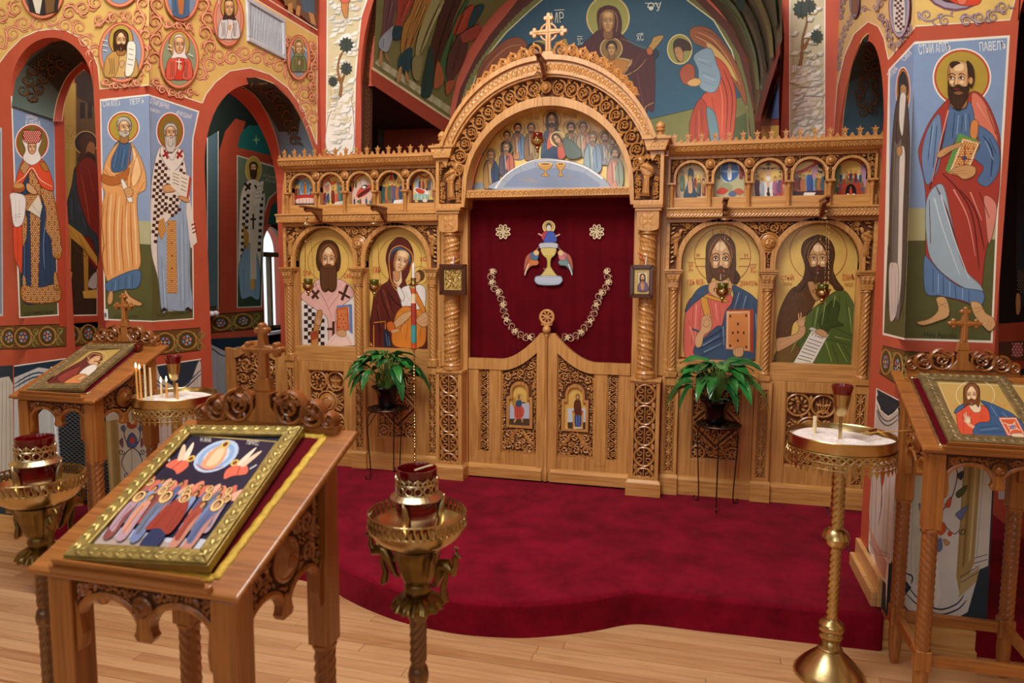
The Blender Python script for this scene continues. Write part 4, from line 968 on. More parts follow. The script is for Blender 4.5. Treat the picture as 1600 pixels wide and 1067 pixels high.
# ---------------- royal doors
def topz(u):
    u = abs(u)
    return 1.0 if u > .33 else 1.0+.185*((.33-u)/.28)**1.75 if u > .05 else 1.187
rdoor = {}
for s in (-1, 1):
    Fm = lambda y0: (lambda u, v, d: (s*u, y0-d, v)); P = Fm(.0)
    door = MB(); uu = [.33-.28*i/16 for i in range(17)]
    top = [(u, topz(u)) for u in uu]
    # top rail following the curve
    door.ext([(.558, .925), (.558, 1.0), (.36, 1.0)]+top+[(.05, 1.06)]+[(u, max(.925, topz(u)-.075-.035*(1-(u-.05)/.28))) for u in uu[::-1]][1:]+[(.36, .925)], P, -.035, .006, back=True)
    door.ext([(.486, .17), (.558, .17), (.558, .93), (.486, .93)], P, -.035, 0, back=True); door.ext([(.325, .3), (.405, .3), (.405, .93), (.325, .93)], P, -.035, 0, back=True); door.ext([(.004, .17), (.07, .17), (.07, 1.13), (.05, 1.187), (.004, 1.187)], P, -.035, .0085, back=True)
    door.ext([(.06, .17), (.49, .17), (.49, .345), (.06, .345)], P, -.035, -.002, back=True)
    rd = door.obj('royal_door', 'oak', scr)
    m = MB(); m.box(s*.558, -.03, .172, s*.03, .02, .24); m.ext([(0, 0), (.03, 0), (0, .022)], lambda a, b_, d: (s*(.03+d), -a, .24+b_), 0, .528); m.obj('kick_board', 'oakh', rd, bevel=.002)
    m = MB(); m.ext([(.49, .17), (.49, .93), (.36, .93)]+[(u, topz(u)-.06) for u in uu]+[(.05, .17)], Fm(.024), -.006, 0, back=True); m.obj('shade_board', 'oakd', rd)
    Pc = Fm(.012)
    m = MB(); vine(m, Pc, (.446, .35), (.446, .92), .032, .008, .006, 9, 0, 3)
    for u in (.409, .482): rib(m, [(u, .345), (u, .925)], Pc, .012, .001, 0, .02, tip=1)
    for i in range(38): v = .36+i*.0147; leaf2(m, Pc, .414, v, .5, .02, .008, .004); leaf2(m, Pc, .478, v, PI-.5, .02, .008, .004)
    m.obj('narrow_carving', 'oakc', rd)
    iu, iv = .193, .537
    def inicon(u, v, e=.018): return abs(u-iu) < .085+e*.6 and iv-e < v < iv+.2+e or math.hypot(u-iu, v-(iv+.24)) < .062+e
    m = MB()
    ins = lambda u, v: .076 < u < .318 and .352 < v < (topz(u)-.09-.03*(1-(u-.05)/.28)) and not inicon(u, v, .02)
    packed(m, Pc, ins, (.07, .35, .32, 1.09), .036, .009, .008, .006, 11, 0, 2600)
    for du in (-1, 1):
        for k in range(5): rib(m, [(iu+du*.01, .53), (iu+du*(.03+.02*k), .48-.02*k), (iu+du*(.115-.004*k), .36+.03*k)], Pc, .008, .005, .002)
    for q in ((.072, .35, .072, 1.05), (.32, .35, .32, .92), (.07, .352, .32, .352)): rib(m, [q[:2], q[2:]], Pc, .012, .001, 0, .02, tip=1)
    m.obj('pierced_carving', 'oakc', rd)
    # icon frame with a lobed top
    base = [(iu+.092, iv-.012), (iu+.092, iv+.205), (iu+.066, iv+.205), (iu+.066, iv+.235)]+arc(iu, iv+.245, .066, 0, PI, 12)+[(iu-.066, iv+.235), (iu-.066, iv+.205), (iu-.092, iv+.205), (iu-.092, iv-.012)]
    inner = [(iu+.073, iv+.004), (iu+.073, iv+.188), (iu+.05, iv+.188), (iu+.05, iv+.235)]+arc(iu, iv+.24, .05, 0, PI, 12)+[(iu-.05, iv+.235), (iu-.05, iv+.188), (iu-.073, iv+.188), (iu-.073, iv+.004)]
    m = MB()
    for i in range(len(base)):
        j = (i+1) % len(base); m.ext([base[i], base[j], inner[j], inner[i]], Pc, -.012, .012, back=True)
    m.obj('icon_moulding', 'oakc', rd, bevel=.001)
    rdoor[s] = (rd, inner)
m = MB(); c = (-.004, -.016)
lathe(m, [(.014, .172), (.015, .18), (.015, .245), (.011, .25), (.011, 1.165), (.014, 1.17), (.014, 1.178), (.011, 1.182), (.024, 1.195), (.03, 1.21), (.024, 1.228), (.012, 1.236)], c, 20)
m.obj('astragal', 'oak', rdoor[1][0], smooth=True, auto=40)
m = MB(); P = front(-.016); rib(m, arc(-.004, 1.297, .044, 0, 2*PI, 36), P, .018, .004, .0, .014, tip=1)
for k in range(8): a = k*PI/4+PI/8; rib(m, [(-.004, 1.297), (-.004+.042*math.cos(a), 1.297+.042*math.sin(a))], P, .009, .003, 0, .014, tip=1.3)
for t in (-1, 1): rib(m, spiral(-.004+t*.028, 1.252, .014, .005, PI/2, t*1.0), P, .008, .004, 0, .012)
m.ext([(-.022, 1.236), (.014, 1.236), (.018, 1.26), (-.026, 1.26)], P, -.012, .002, back=True)
m.obj('finial_rosette', 'oak', rdoor[1][0])
# ================================================================ wall paintings
SA = plane(1, YA, -1); SBL = plane(0, XL, 1); SBR = plane(0, XR, -1); SCH = plane(1, YC, -1); SLUN = plane(1, 2.25, -1)
SV = cyl(1, CX, ZS, RV); SJ = plane(0, -2.82, 1); S1 = cyl(1, xc, z1, rr); S2 = cyl(0, yc, zc, ra)
YEL, BLU, OLI, PALE, RED = 'e3bd6c', '8b9fc0', '59592f', 'b5b189', 'c8543a'
VD, VF, VH = 'b85a3c', 'e8946f', 'f6c6a2'
def pxvine(A, path, r, step, cols=(VD, VF, VH), w=4.6, start=1):
    """running scroll along a path, spirals to either side, dark rim with a light core"""
    P = smoothpts(P_(path), False, 8); L = [0]
    for i in range(1, len(P)): L.append(L[-1]+math.dist(P[i], P[i-1]))
    n = max(2, int(L[-1]/step)); tot = L[-1]
    def at(t):
        i = max(j for j in range(len(L)) if L[j] <= t) if t > 0 else 0
        i = min(i, len(P)-2); f_ = (t-L[i])/max(L[i+1]-L[i], 1e-6); p = (P[i][0]+(P[i+1][0]-P[i][0])*f_, P[i][1]+(P[i+1][1]-P[i][1])*f_)
        d = math.atan2(P[i+1][1]-P[i][1], P[i+1][0]-P[i][0]); return p, d
    strokes = []; wave = []
    for k in range(n*6+1):
        t = tot*k/(n*6); p, d = at(t); o_ = start*r*.55*math.sin(PI*k/6); wave.append((p[0]-math.sin(d)*o_, p[1]+math.cos(d)*o_))
    strokes.append((wave, 1.))
    for k in range(n):
        sg = start*(1 if k % 2 == 0 else -1); p, d = at(tot*(k+.5)/n)
        c = (p[0]+math.sin(d)*sg*r*.3, p[1]-math.cos(d)*sg*r*.3)
        sp = spiral(c[0], c[1], r*.85, r*.18, d+PI/2*sg, sg*1.3, 16); strokes.append((sp, .9))
        for q in (-.35, .4):
            p2, d2 = at(tot*min(max(k+.5+q, 0), n)/n); a = d2-sg*PI/2*.7
            strokes.append(([(p2[0]+math.sin(d2)*-sg*r*.4, p2[1]-math.cos(d2)*-sg*r*.4), (p2[0]+math.sin(d2)*-sg*r*.8+r*.25*math.cos(d2), p2[1]-math.cos(d2)*-sg*r*.8+r*.25*math.sin(d2)), (p2[0]+math.sin(d2)*-sg*r*.9+r*.75*math.cos(d2), p2[1]-math.cos(d2)*-sg*r*.9+r*.75*math.sin(d2))], .9))
    for col, ww in zip(cols, (w, w*.62, w*.2)):
        A.h += .0004
        for sp, q in strokes: A.l(col, ww*q, sp, False, .3, .3, 3e-6)
def bust(A, x, y, s, robe, cloak, hair='5d3418', beard=None, bl=0, veil=None, hal=(0, 0), halc='c0a24a', flip=1, wide=1., turn=.5, style='long', fx=1.):
    T = lambda u, v: (x+u*s*fx, y+v*s)
    m = lambda t: [T(*p) for p in P_(t)]
    halo(A, x, y-.05*s, hal[0], hal[1], halc, '9c3324', None, s*.16)
    A.c(robe, m('-2.6,5.8 -2.5,3.2 -1.4,2 -.5,1.6 .5,1.6 1.4,2 2.5,3.2 2.6,5.8'))
    A.c(cloak, m('-2.7,5.8 -2.55,3.2 -1.5,1.95 -.7,1.8 -.3,3 -.9,5.8')); A.c(cloak, m('2.7,5.8 2.55,3.2 1.5,1.95 .8,1.9 1.2,3.4 .6,5.8'))
    for k in range(3): A.l('5a3c2c', .09*s, [T(-2+k*.4, 2.9), T(-1.7+k*.3, 4.4), T(-1.9+k*.4, 5.6)]); A.l('5a3c2c', .09*s, [T(1.9-k*.4, 2.9), T(1.7-k*.3, 4.4), T(1.6-k*.2, 5.6)], step=False)
    A.c('d8a877', m('-.2,3.6 .3,3.3 .6,3.8 .2,4.5 -.2,4.2'), 3)
    if veil: A.c(veil, m('-1.3,.2 -1.2,-1 -.6,-1.7 .3,-1.75 1.1,-1.1 1.35,.2 1.3,1.6 1.7,2.4 0,2.2 -1.6,2.3 -1.25,1.4'))
    sv = s*.98
    face(A, x, y, sv, hair=hair, beard=beard, bl=bl, turn=turn, veil=veil, style=style, neck=veil is None)
def framed(A, pts, w=2, col='f0e6d2'): A.l(col, w, pts+[pts[0]], False)
YV = (VD, VF, VH)
# ---- left arcade wall: yellow spandrels with vines and medallions
A = Art(SBL); A.f(YEL, '233,-30 393,-5 496,57 495,226 475,172 450,137 422,116 391,106 359,111 337,128 322,147 316,161 233,133'); A.l('f4e9cf', 1.6, '233,133 316,161; 316,161 322,147 337,128 359,111 391,106 422,116 450,137 475,172 495,226', False)
A.l('f4e9cf', 1.5, '393,-5 496,57 495,226', False)
pxvine(A, '311,124 324,100 346,90 392,86 430,96 456,118 476,156 488,196', 13, 19); pxvine(A, '238,124 258,141 282,147 306,142', 7, 15); pxvine(A, '240,-6 246,30 241,66 247,104', 12, 23); pxvine(A, '318,-4 322,26 324,56 326,84', 12, 22, start=-1); pxvine(A, '256,40 270,38 290,40 304,46', 6, 14)
pxvine(A, '448,56 450,76 448,96', 6, 13); pxvine(A, '487,64 490,95 487,128 491,160', 6, 14)
for mx, my, rx, ry, fill in ((280, 92, 30, 45, '8f9c7c'), (357, 30, 23, 41, 'd99c84'), (467, 90, 17.5, 34, '8d9bab'), (284, -10, 27, 42, '7f95ae')):
    A.e(VD, mx, my, rx+1.6, ry+1.6, .0, 36); A.e(VF, mx, my, rx, ry, 0, 36); A.e(VD, mx, my, rx-3.2, ry-3.2, 0, 36); A.e(fill, mx, my, rx-4, ry-4, 0, 36)
A.obj('painted_vine_field', wall_left, label='yellow field with coral vine scrolls and round portraits')
A = Art(SBL, base=A.h+.0004)
def clipbust(A, *a, **k): bust(A, *a, **k)
bust(A, 280, 70, 9, 'd8402c', 'e0604a', veil='f0e8e0', hal=(16, 21), fx=.82); bust(A, 358, 12, 8, 'e8e0d8', 'dcdad6', veil='4a3026', hal=(13, 18), fx=.75); bust(A, 467, 74, 6.2, '6b7040', '7d8048', veil='7f8a5a', hal=(9, 15), fx=.7)
A.f('4a6a8a', '268,-10 296,-8 296,24 284,29 270,24'); A.f('c07038', '276,-10 288,-10 286,22 280,22'); A.l('3a2416', 1, '272,-5 276,22; 290,-5 288,24')
A.l('f3efe2', 1.2, '263,70 268,72; 262,76 269,78; 294,84 302,88; 340,-2 344,-2; 342,-6 342,6; 456,72 460,76; 474,74 479,80', False)
A.l('f6f2e8', 1.6, '280,92 279,108; 275,96 284,97', False)
A.obj('painted_portraits', wall_left, label='portraits of women saints inside the medallions')
A = Art(SBL, base=A.h+.0004); A.f('6a4630', '412,-25 498,-25 496,46'); A.f('8d6a3c', '440,-20 465,-20 462,14 445,8'); A.f('46607a', '466,-20 490,-20 492,24 474,18'); A.f('c58f52', '450,6 456,4 458,20 450,18'); A.f('c58f52', '482,18 490,22 494,40 486,36'); A.f('c58f52', '464,8 470,10 468,26 462,22'); A.l('f0e6d2', 1.4, '405,-10 496,47', False)
A.obj('painted_scene', wall_left, label='edge of a brown scene with bare feet')
# yellow on the front face
A = Art(SA); A.f(YEL, '0,-40 232,-40 232,133 156,139 153,103 144,81 125,59 103,48 83,45 59,48 34,59 12,81 -10,110'); A.l('f4e9cf', 1.6, '232,133 156,139 153,103 144,81 125,59 103,48 83,45 59,48 34,59 12,81 -10,110', False); A.l('f1d892', 1, '232,-30 232,133', False)
pxvine(A, '-4,74 20,48 50,36 84,33 116,42 138,66 149,94', 13, 21); pxvine(A, '-6,30 14,18 30,2', 13, 22); pxvine(A, '100,12 120,18 140,8 152,-8', 13, 21, start=-1); pxvine(A, '222,-8 219,20 224,50 226,84 227,118', 10, 22); pxvine(A, '158,126 176,132 200,131 222,126', 6, 16); pxvine(A, '148,40 160,30 186,24 210,30', 9, 18)
for mx, my, rx, ry, fill in ((190, 82, 35, 46, '8d9cb2'), (66, -14, 33, 42, '5a5a60'), (187, -32, 32, 42, '7f95ae')):
    A.e(VD, mx, my, rx+1.6, ry+1.6, 0, 36); A.e(VF, mx, my, rx, ry, 0, 36); A.e(VD, mx, my, rx-3.4, ry-3.4, 0, 36); A.e(fill, mx, my, rx-4.4, ry-4.4, 0, 36)
A.obj('painted_vine_field', wall_fl, label='yellow field with coral vines above the narrow arch')
A = Art(SA, base=A.h+.0004); bust(A, 189, 63, 9.5, 'd9b06a', 'c89a55', hair='4a2a14', beard='3e2312', bl=.9, hal=(19, 24)); A.c('f1ead8', '200,66 212,70 208,112 196,118 198,90', 3); A.l('6b6f78', 1, '201,76 209,78; 201,84 208,86; 200,92 208,94; 199,100 207,102', False)
A.f('2e2a30', '42,-10 92,-10 90,18 66,24 46,18'); A.f('e4ddc8', '50,-4 66,-2 62,22 56,20'); A.f('7a5a34', '70,-4 86,-4 84,18 72,22'); A.l('f3efe2', 1.3, '160,62 168,64; 160,70 168,72; 161,78 168,80', False)
A.obj('painted_portraits', wall_fl, label='bearded man with a scroll in a medallion')
# ---- pier panels
def panel(A, P, ys, hor=None):
    A.f('f0e9da', P['o']); A.f(BLU, P['b']); A.f(PALE, P['p']); A.f(OLI, P['g'])
A = Art(SA); A.f('f1ebdd', '156,155 232.4,147 238.6,503 163,500'); A.f(BLU, '158,158 232.4,149.5 235.6,346 162,342'); A.f(PALE, '162,342 235.6,346 236.2,382 163,378'); A.f(OLI, '163,378 236.2,382 238.5,501 165,498')
A.t('f4f2ec', 10, 161, 167, 188, 165, 'СТЫ АПЛЪ'); A.t('f4f2ec', 9, 204, 164, 225, 161, 'ПЕТРЪ'); A.t('1f2414', 5, 178, 497, 214, 498, 'HOLY APOSTLE PETER')
A.obj('painted_panel', wall_left, label='blue and olive panel with white letters')
A = Art(SA, base=A.h+.0004); halo(A, 193, 199, 22.5, 22.5, 'b59a3c', 'b8402c', 'f6efe2', 2)
A.c('3f6187', '184,221 172,246 170,285 196,285 204,240 203,224'); A.l('1d3450', 1.3, '186,232 180,262; 192,232 186,264; 198,236 194,260'); A.l('86a4c4', 1.2, '183,236 178,262; 195,234 190,262')
A.c('e3a363', '186,222 176,232 166,250 160,272 160,292 164,302 159,330 159,402 168,440 174,439 216,421 218,380 214,310 227,296 228,276 224,258 214,236 204,222 208,240 202,258 190,268 175,268 174,250 182,232')
A.c('b86a2e', '160,284 176,290 196,282 202,262 190,270 174,276 160,272'); A.c('f2c48c', '206,228 216,248 220,272 208,292 204,270 208,250')
A.l('b5662c', 1.5, '204,226 200,262 198,300 196,340; 214,240 206,270 203,310; 224,262 214,292; 170,300 166,350 168,430; 182,300 178,360 180,430; 192,320 190,380 194,424; 204,320 205,370 208,418; 162,262 176,284; 160,280 190,292; 226,284 214,304'); A.l('f5d6a8', 1.8, '174,304 171,360 174,430; 187,306 184,360 187,424; 198,320 198,370 202,418; 209,318 212,370 213,415; 165,258 180,276; 209,232 214,262'); A.l('8a4820', 1, '159,402 162,380 159,350 163,320; 164,430 160,400 165,380')
A.c('4d7199', '168,440 216,421 216,448 192,452 170,456'); A.l('1d3450', 1.4, '176,440 174,454; 186,436 185,453; 197,432 196,451; 207,427 207,449'); A.l('8fb0d0', 1.2, '181,438 180,453; 202,430 202,450')
A.c('d8a06a', '196,452 202,462 213,469 222,474 218,478 204,475 197,470 195,460', 3); A.c('d8a06a', '171,456 176,456 176,470 171,476 168,470', 3); A.l('6b3a1a', .8, '196,452 202,462 213,469 222,474 218,478 204,475 197,470')
A.c('efe7da', '189,284 194,282 207,312 203,316 199,312', 3); A.c('d8a06a', '194,296 202,293 208,298 206,306 198,308', 3); A.l('7a4a24', .7, '196,300 206,297; 197,304 206,302')
face(A, 194, 199, 9.6, hair='b9b2a4', beard='c9c2b4', bl=.45, turn=1, style='short', gaze=1)
A.l('e9e4d8', 1, '184,188 190,184 198,185; 186,192 188,186'); A.obj('painted_saint', wall_left, label='white haired saint in an orange cloak holding a scroll')
A = Art(SBL); A.f('f1ebdd', '232.3,147 311.5,173.5 302.5,215 301.5,260 303,499 238.6,503'); A.f(BLU, '232.3,149.5 308.8,175.2 300.3,216 299.6,341 235.6,346'); A.f(PALE, '235.6,346 299.6,341 300,372 236.2,382'); A.f(OLI, '236.2,382 300,372 301.5,497 238.5,501')
A.t('f4f2ec', 9, 234, 161, 263, 171, 'СТЫИ ВАРНА'); A.t('f4f2ec', 5, 234, 173, 250, 178, 'ПАВЛОВЪ'); A.t('f4f2ec', 8, 275, 178, 298, 186, 'ИМЕОДИЙ'); A.t('1f2414', 5, 246, 495, 296, 491, 'HOLY HIERARCH')
A.obj('painted_panel', wall_left, label='blue and olive panel beside the arch')
A = Art(SBL, base=A.h+.0004); halo(A, 266, 205, 19.5, 27, '8d6f28', 'b8402c', 'f6efe2', 2)
body = '253,227 245,241 239,270 236,300 236,388 247,436 252,481 262,486 284,485 300,480 297,440 297,388 293,290 288,250 279,231 266,240'
A.c('e9e2d6', body); A.c('9fb6cf', '246,372 252,481 264,484 284,486 301,480 297,430 296,330 290,300 276,330 262,345'); A.l('4f6f93', 1.2, '252,400 256,478; 258,440 262,482; 280,350 282,480; 286,330 289,482; 292,330 296,470'); A.l('d6e4f0', 1.4, '284,350 286,470; 255,420 259,478')
A.checks('4a2418', '246,240 240,270 237,300 237,385 248,380 252,340 262,330 266,270 256,236', 5.0, 0, 0, .1); A.checks('4a2418', '280,235 287,250 293,285 293,296 282,292 276,262', 5.0, 0, 0, .1); A.checks('4a2418', '262,300 280,306 284,330 270,340 256,336', 5.0, 2, 0, .1)
A.f('ece6da', '293,300 296,306 308,378 298,388 291,330'); A.l('8a2018', 2, '299,352 305,349; 300,358 306,355; 301,364 307,361', False)
A.c('e9e2d6', '252,228 262,242 270,250 280,232 288,246 270,268 252,246'); A.f('9c2a20', '255,235 258,233 264,247 261,249'); A.f('9c2a20', '253,243 263,236 265,239 255,246'); A.f('9c2a20', '275,246 284,233 286,236 278,249'); A.f('9c2a20', '277,236 286,244 284,247 275,239')
A.f('c98a3c', '261,345 275,344 277,458 261,458'); A.dots('f4e6c0', '262,346 274,345 276,457 262,457', 3.4, .75); A.dots('7a2418', '263,350 273,350 274,455 264,455', 11, 1.5); A.f('c98a3c', '248,345 256,340 260,360 252,375 247,362'); A.dots('f4e6c0', '248,345 256,340 260,360 252,375', 3.6, .7)
A.c('d8a06a', '254,292 264,288 276,292 272,299 258,300', 3); A.f('ede6d4', '266,264 296,275 291,312 267,291'); A.f('c8452e', '296,275 299,279 294,314 291,312'); A.l('5a4030', .9, '270,270 280,274; 270,275 280,279; 270,280 280,284; 270,285 280,289; 283,277 293,281; 283,283 292,287; 283,289 291,293; 282,295 291,299', False); A.c('d8a06a', '278,306 292,309 296,316 286,314', 3)
face(A, 266.5, 207, 8.8, hair='c9c2b6', beard='d4cdbf', bl=2.3, turn=.6, style='short'); A.f('2a1a12', '250,487 256,480 263,484'); A.f('2a1a12', '301,486 294,479 288,484')
A.obj('painted_saint', wall_left, label='white bearded bishop in a chequered robe holding an open book')
# ---- arch soffit and its border at the left arcade arch
A = Art(S2, sub=5, base=.0025, eps=.0003); A.f('6d8090', '366,123 400,121 428,131 453,156 475,194 492,240 487,262 440,262 434,226 420,186 398,152 366,131'); A.f('3c3a2c', '366,123 400,121 428,131 453,156 470,184 466,206 436,206 420,178 398,150 366,131')
A.f('c8543a', '366,129 398,149 420,184 434,224 440,262 429,262 424,228 410,190 390,158 366,136')
BR = ('2c1c12', '5f4128', '8a6640')
for p in ('380,130 404,134 426,150 446,180 458,208 464,226',): pxvine(A, p, 9, 13, BR, 3.6)
A.l('d9c98c', 1.2, '366,129 398,149 420,184 434,224 440,262; 400,121 428,131 453,156 475,194 492,240'); A.obj('painted_soffit', wall_left, label='blue soffit with brown scrollwork')
# ---- narrow arch: reveal with the crowned woman saint
A = Art(S1, sub=5, base=.0025, eps=.0003); A.f('55655c', '18,165 24,125 49,86 80,67 100,64 150,84 150,120 129,96 105,120 90,154 83,186'); A.f('34382e', '40,100 80,67 100,64 150,84 150,120 129,96 105,120 92,145 70,120'); A.f('b04a30', '83,190 90,154 105,120 129,96 150,112 150,126 131,108 114,126 102,158 97,190')
for p in ('36,150 46,120 66,98 92,88', '48,158 62,132 80,110 104,98'): pxvine(A, p, 10, 15, BR, 3.6)
A.l('e4d49a', 1.3, '83,190 90,154 105,120 129,96; 97,190 102,158 114,126 131,108'); A.obj('painted_soffit', wall_fl, label='green soffit with brown scrollwork')
A = Art(SJ); A.f('f1ebdd', '17,150 86,150 89,427 92,493 30,497 27,427'); A.f('7c94b4', '19,150 84,150 87,380 28,384'); A.f(OLI, '28,384 87,380 90,491 32,495'); A.f('b8482e', '84,150 100,150 104,510 93,510 89,427'); A.t('f0efe6', 7, 27, 170, 76, 181, 'СТАЯ РАВНОАПНАЯ'); A.t('f0efe6', 6, 40, 184, 58, 188, 'ЦАРИЦА'); A.t('f0efe6', 8, 40, 195, 63, 197, 'ЕЛЕНА')
A.obj('painted_panel', wall_fl, label='blue panel inside the narrow arch')
A = Art(SJ, base=A.h+.0004); halo(A, 50, 223, 24, 27, '7f6a28', 'b8402c', 'f6efe2', 2)
A.f('c8402c', '38,476 46,466 54,471'); A.f('c8402c', '95,474 86,466 80,471'); A.c('2c4361', '34,262 36,330 34,400 36,470 66,472 94,468 88,430 84,360 80,300 70,258'); A.l('14233a', 1.5, '42,330 41,440; 70,340 72,440; 76,360 80,440; 66,330 64,380'); A.l('6585ab', 1.6, '73,330 68,380 70,420; 39,350 38,430')
G = 'b5762f'
for poly in ('46,262 62,262 63,330 60,440 60,470 50,470 49,440 47,330', '35,446 36,470 66,474 94,468 90,444 60,450', '63,296 81,294 97,393 83,401 80,372 71,359 72,330', '34,330 42,340 41,372 34,384', '36,430 40,436 40,450 36,450', '36,306 62,304 62,330 44,330 34,322', '84,430 88,425 92,452 85,450'):
    A.c(G, poly, 4); A.dots('f4e8c8', poly, 3.3, .8); A.dots('8a2a1c', poly, 9, 1.2); A.dots('25303c', poly, 9, 1.0, off=4.6)
A.c('e0522e', '37,248 24,284 20,302 34,288 50,266 64,290 82,298 82,282 72,256 60,247 50,258'); A.c(G, '31,262 40,252 46,258 38,272', 4); A.dots('f4e8c8', '31,262 40,252 46,258 38,272', 3, .8); A.c(G, '62,254 70,254 76,266 68,266', 4); A.l('f4e8c8', 1.2, '24,286 38,276 50,262 62,280 82,292'); A.c('e0522e', '21,351 34,348 34,424 28,414 22,398'); A.l('8f2a18', 1.2, '27,356 28,410')
A.c('efe9e0', '36,216 40,234 36,248 50,258 64,248 60,234 64,216'); face(A, 50, 230, 7, veil=1, turn=.2, neck=False); A.c('b23a2c', '36,206 39,222 61,222 64,206 57,202 50,206 43,202', 4); A.dots('f6ecd8', '36,206 39,222 61,222 64,206 50,203', 3, .85)
A.c('efebe4', '16,303 17,316 21,350 29,354 37,344 40,310 28,302'); A.l('5a6e86', 1.1, '22,336 33,334; 22,340 33,338'); A.l('b9b4aa', 1, '24,310 25,346; 30,312 31,344'); A.e('a85a2a', 29, 293, 10, 8); A.e('d59a5a', 29, 290, 8, 4); A.c('d8a877', '42,286 52,292 58,302 50,303 42,296', 3); A.f('e6ddc8', '48,322 60,304 66,322 62,340 44,328'); A.l('7f93a8', 1.4, '50,320 62,334')
A.t('1f2414', 4, 38, 492, 84, 489, 'HOLY EMPRESS HELEN'); A.obj('painted_saint', wall_fl, label='crowned woman saint in a jewelled gown and orange cape')
# outer strip of the front wall at the far left
A = Art(SA); A.f('c0ccd6', '-30,190 3,200 5,494 -30,494'); A.f('8b93a8', '-30,200 1,206 3,490 -30,490'); A.obj('painted_panel', wall_fl)
# ---- outer wall of the left aisle
SOL = plane(0, XO, 1)
A = Art(SOL); A.f('b8482e', '97,150 153,150 153,512 104,512'); A.f('f1ebdd', '99,130 153,130 152,493 105,494'); A.f('b89a45', '100,130 118,130 118,330 106,345 101,300'); A.f('5b4520', '117,130 153,130 153,330 117,330'); A.f('2d1f15', '117,110 153,110 153,170 117,150'); A.f('37281a', '104,350 152,345 151,491 106,492'); A.f('1a120c', '125,160 133,160 133,185 125,185'); A.f('1a120c', '137,160 144,160 144,185 137,185')
A.f('a8893a', '117,130 119,130 119,260 117,260'); A.l('8b702c', 1, '100,196 117,198; 100,216 117,218; 103,200 110,214 116,200')
A.e('2d2012', 134, 223, 18.5, 18.5); A.o('c9b06a', 134, 223, 18, 18, 1.4); A.c('4a2a16', '128,212 138,208 148,216 149,232 140,236 128,250 122,250 126,238 124,222'); A.c('9a6a3c', '139,222 147,224 149,234 146,244 138,246 134,236'); A.c('3a2010', '136,238 146,242 148,252 138,254')
A.c('7e2418', '120,262 134,246 150,256 153,300 153,405 140,400 128,330 116,290'); A.c('2c3c42', '117,262 112,290 103,330 112,362 128,368 144,400 153,410 153,372 138,352 126,320 120,292'); A.l('0f181c', 1.5, '114,300 118,350; 120,310 130,350; 126,330 148,380'); A.l('5f7478', 1.3, '112,310 112,344; 122,320 134,354'); A.l('b5533a', 1.3, '126,270 134,310 140,350; 138,262 146,300')
A.c('6d1c14', '132,370 146,380 152,420 138,404'); A.f('c6983c', '101,345 128,366 152,402 152,416 128,386 102,364'); A.f('b58630', '104,364 111,370 111,420 106,425'); A.f('b58630', '130,390 138,400 138,455 132,460'); A.f('d0a64a', '103,425 113,425 110,448 106,448'); A.f('d0a64a', '129,455 151,452 151,466 131,466'); A.l('6b4a18', 1, '103,352 150,412; 120,362 134,392 132,400 112,380'); A.c('b8b4ac', '140,436 151,425 151,450 138,448', 3)
A.t('d8c48a', 7, 102, 232, 114, 233, 'ІС ХС'); A.obj('painted_panel', wall_ol, label='seated bearded figure in a red robe on a gilt bench')
A = Art(SOL, base=.001); A.f('1f2a26', '300,90 440,90 440,205 384,200 370,232 343,235 343,480 316,480 316,150'); A.f('4f6a72', '324,215 341,205 341,483 324,484'); A.l('e9e3d0', 1.2, '324,215 324,484 341,483 341,205', False); A.f('a9472e', '343,235 352,205 368,185 384,190 372,232 370,500 343,505'); A.f('1f6a63', '371,230 376,208 388,196 440,196 440,247'); A.f('a9472e', '370,231 440,248 440,258 370,242'); A.f('ded9c0', '370,242 434,261 434,300 421,311 413,335 409,480 370,481'); A.f('66765c', '371.5,244 433,263 433,298 420,309 411.5,334 410,400 371.5,404'); A.f('33472f', '371.5,404 410,400 407.5,478 371.5,479.5'); A.f('b8482e', '434,298 440,296 440,306 426,318 418,340 416,352 411,352 413,335 421,311')  # the first dark polygon paints the dimness of the upper aisle
A.f('1c5a54', '418,350 424,322 440,308 440,352'); A.f('7fb08a', '400,210 402,217 407,218 402,220 401,227 399,220 394,219 399,217'); A.f('7fb08a', '428,219 429,223 432,224 429,225 428,229 427,225 424,224 427,223')
halo(A, 396, 265, 11.5, 20, 'b59a3c', None, 'c9b070', 1.2); A.c('d9d2bc', '389,281 378,298 374,330 372,420 376,430 404,430 408,402 414,322 413,300 404,283'); A.checks('2c231b', '379,300 375,330 373,420 390,420 392,300', 5, 0, 0, .05); A.checks('2c231b', '402,290 412,300 413,330 408,400 400,400', 5, 0, 0, .05)
A.c('7fa0b8', '374,412 376,462 384,466 392,463 400,468 406,462 405,412 390,380'); A.l('3f6480', 1, '380,420 381,460; 398,420 399,462'); A.f('d5ccb4', '391,300 399,300 401,436 391,436'); A.f('2c231b', '394.5,334 397,334 397,358 394.5,358'); A.f('2c231b', '391,341 400,341 400,344 391,344'); A.f('b58a3c', '380,350 389,366 388,394 381,380'); A.f('d0a24a', '391,436 398,436 398,452 391,452'); A.f('2c231b', '383,284 392,294 390,297 381,288'); A.f('2c231b', '390,285 382,297 384,299 393,288'); A.f('2c231b', '399,288 405,298 403,300 397,290'); A.f('e6dfca', '403,286 412,282 408,316 396,322'); A.l('5a5244', .8, '402,292 409,290; 401,298 408,296; 400,304 407,302; 399,310 406,308', False)
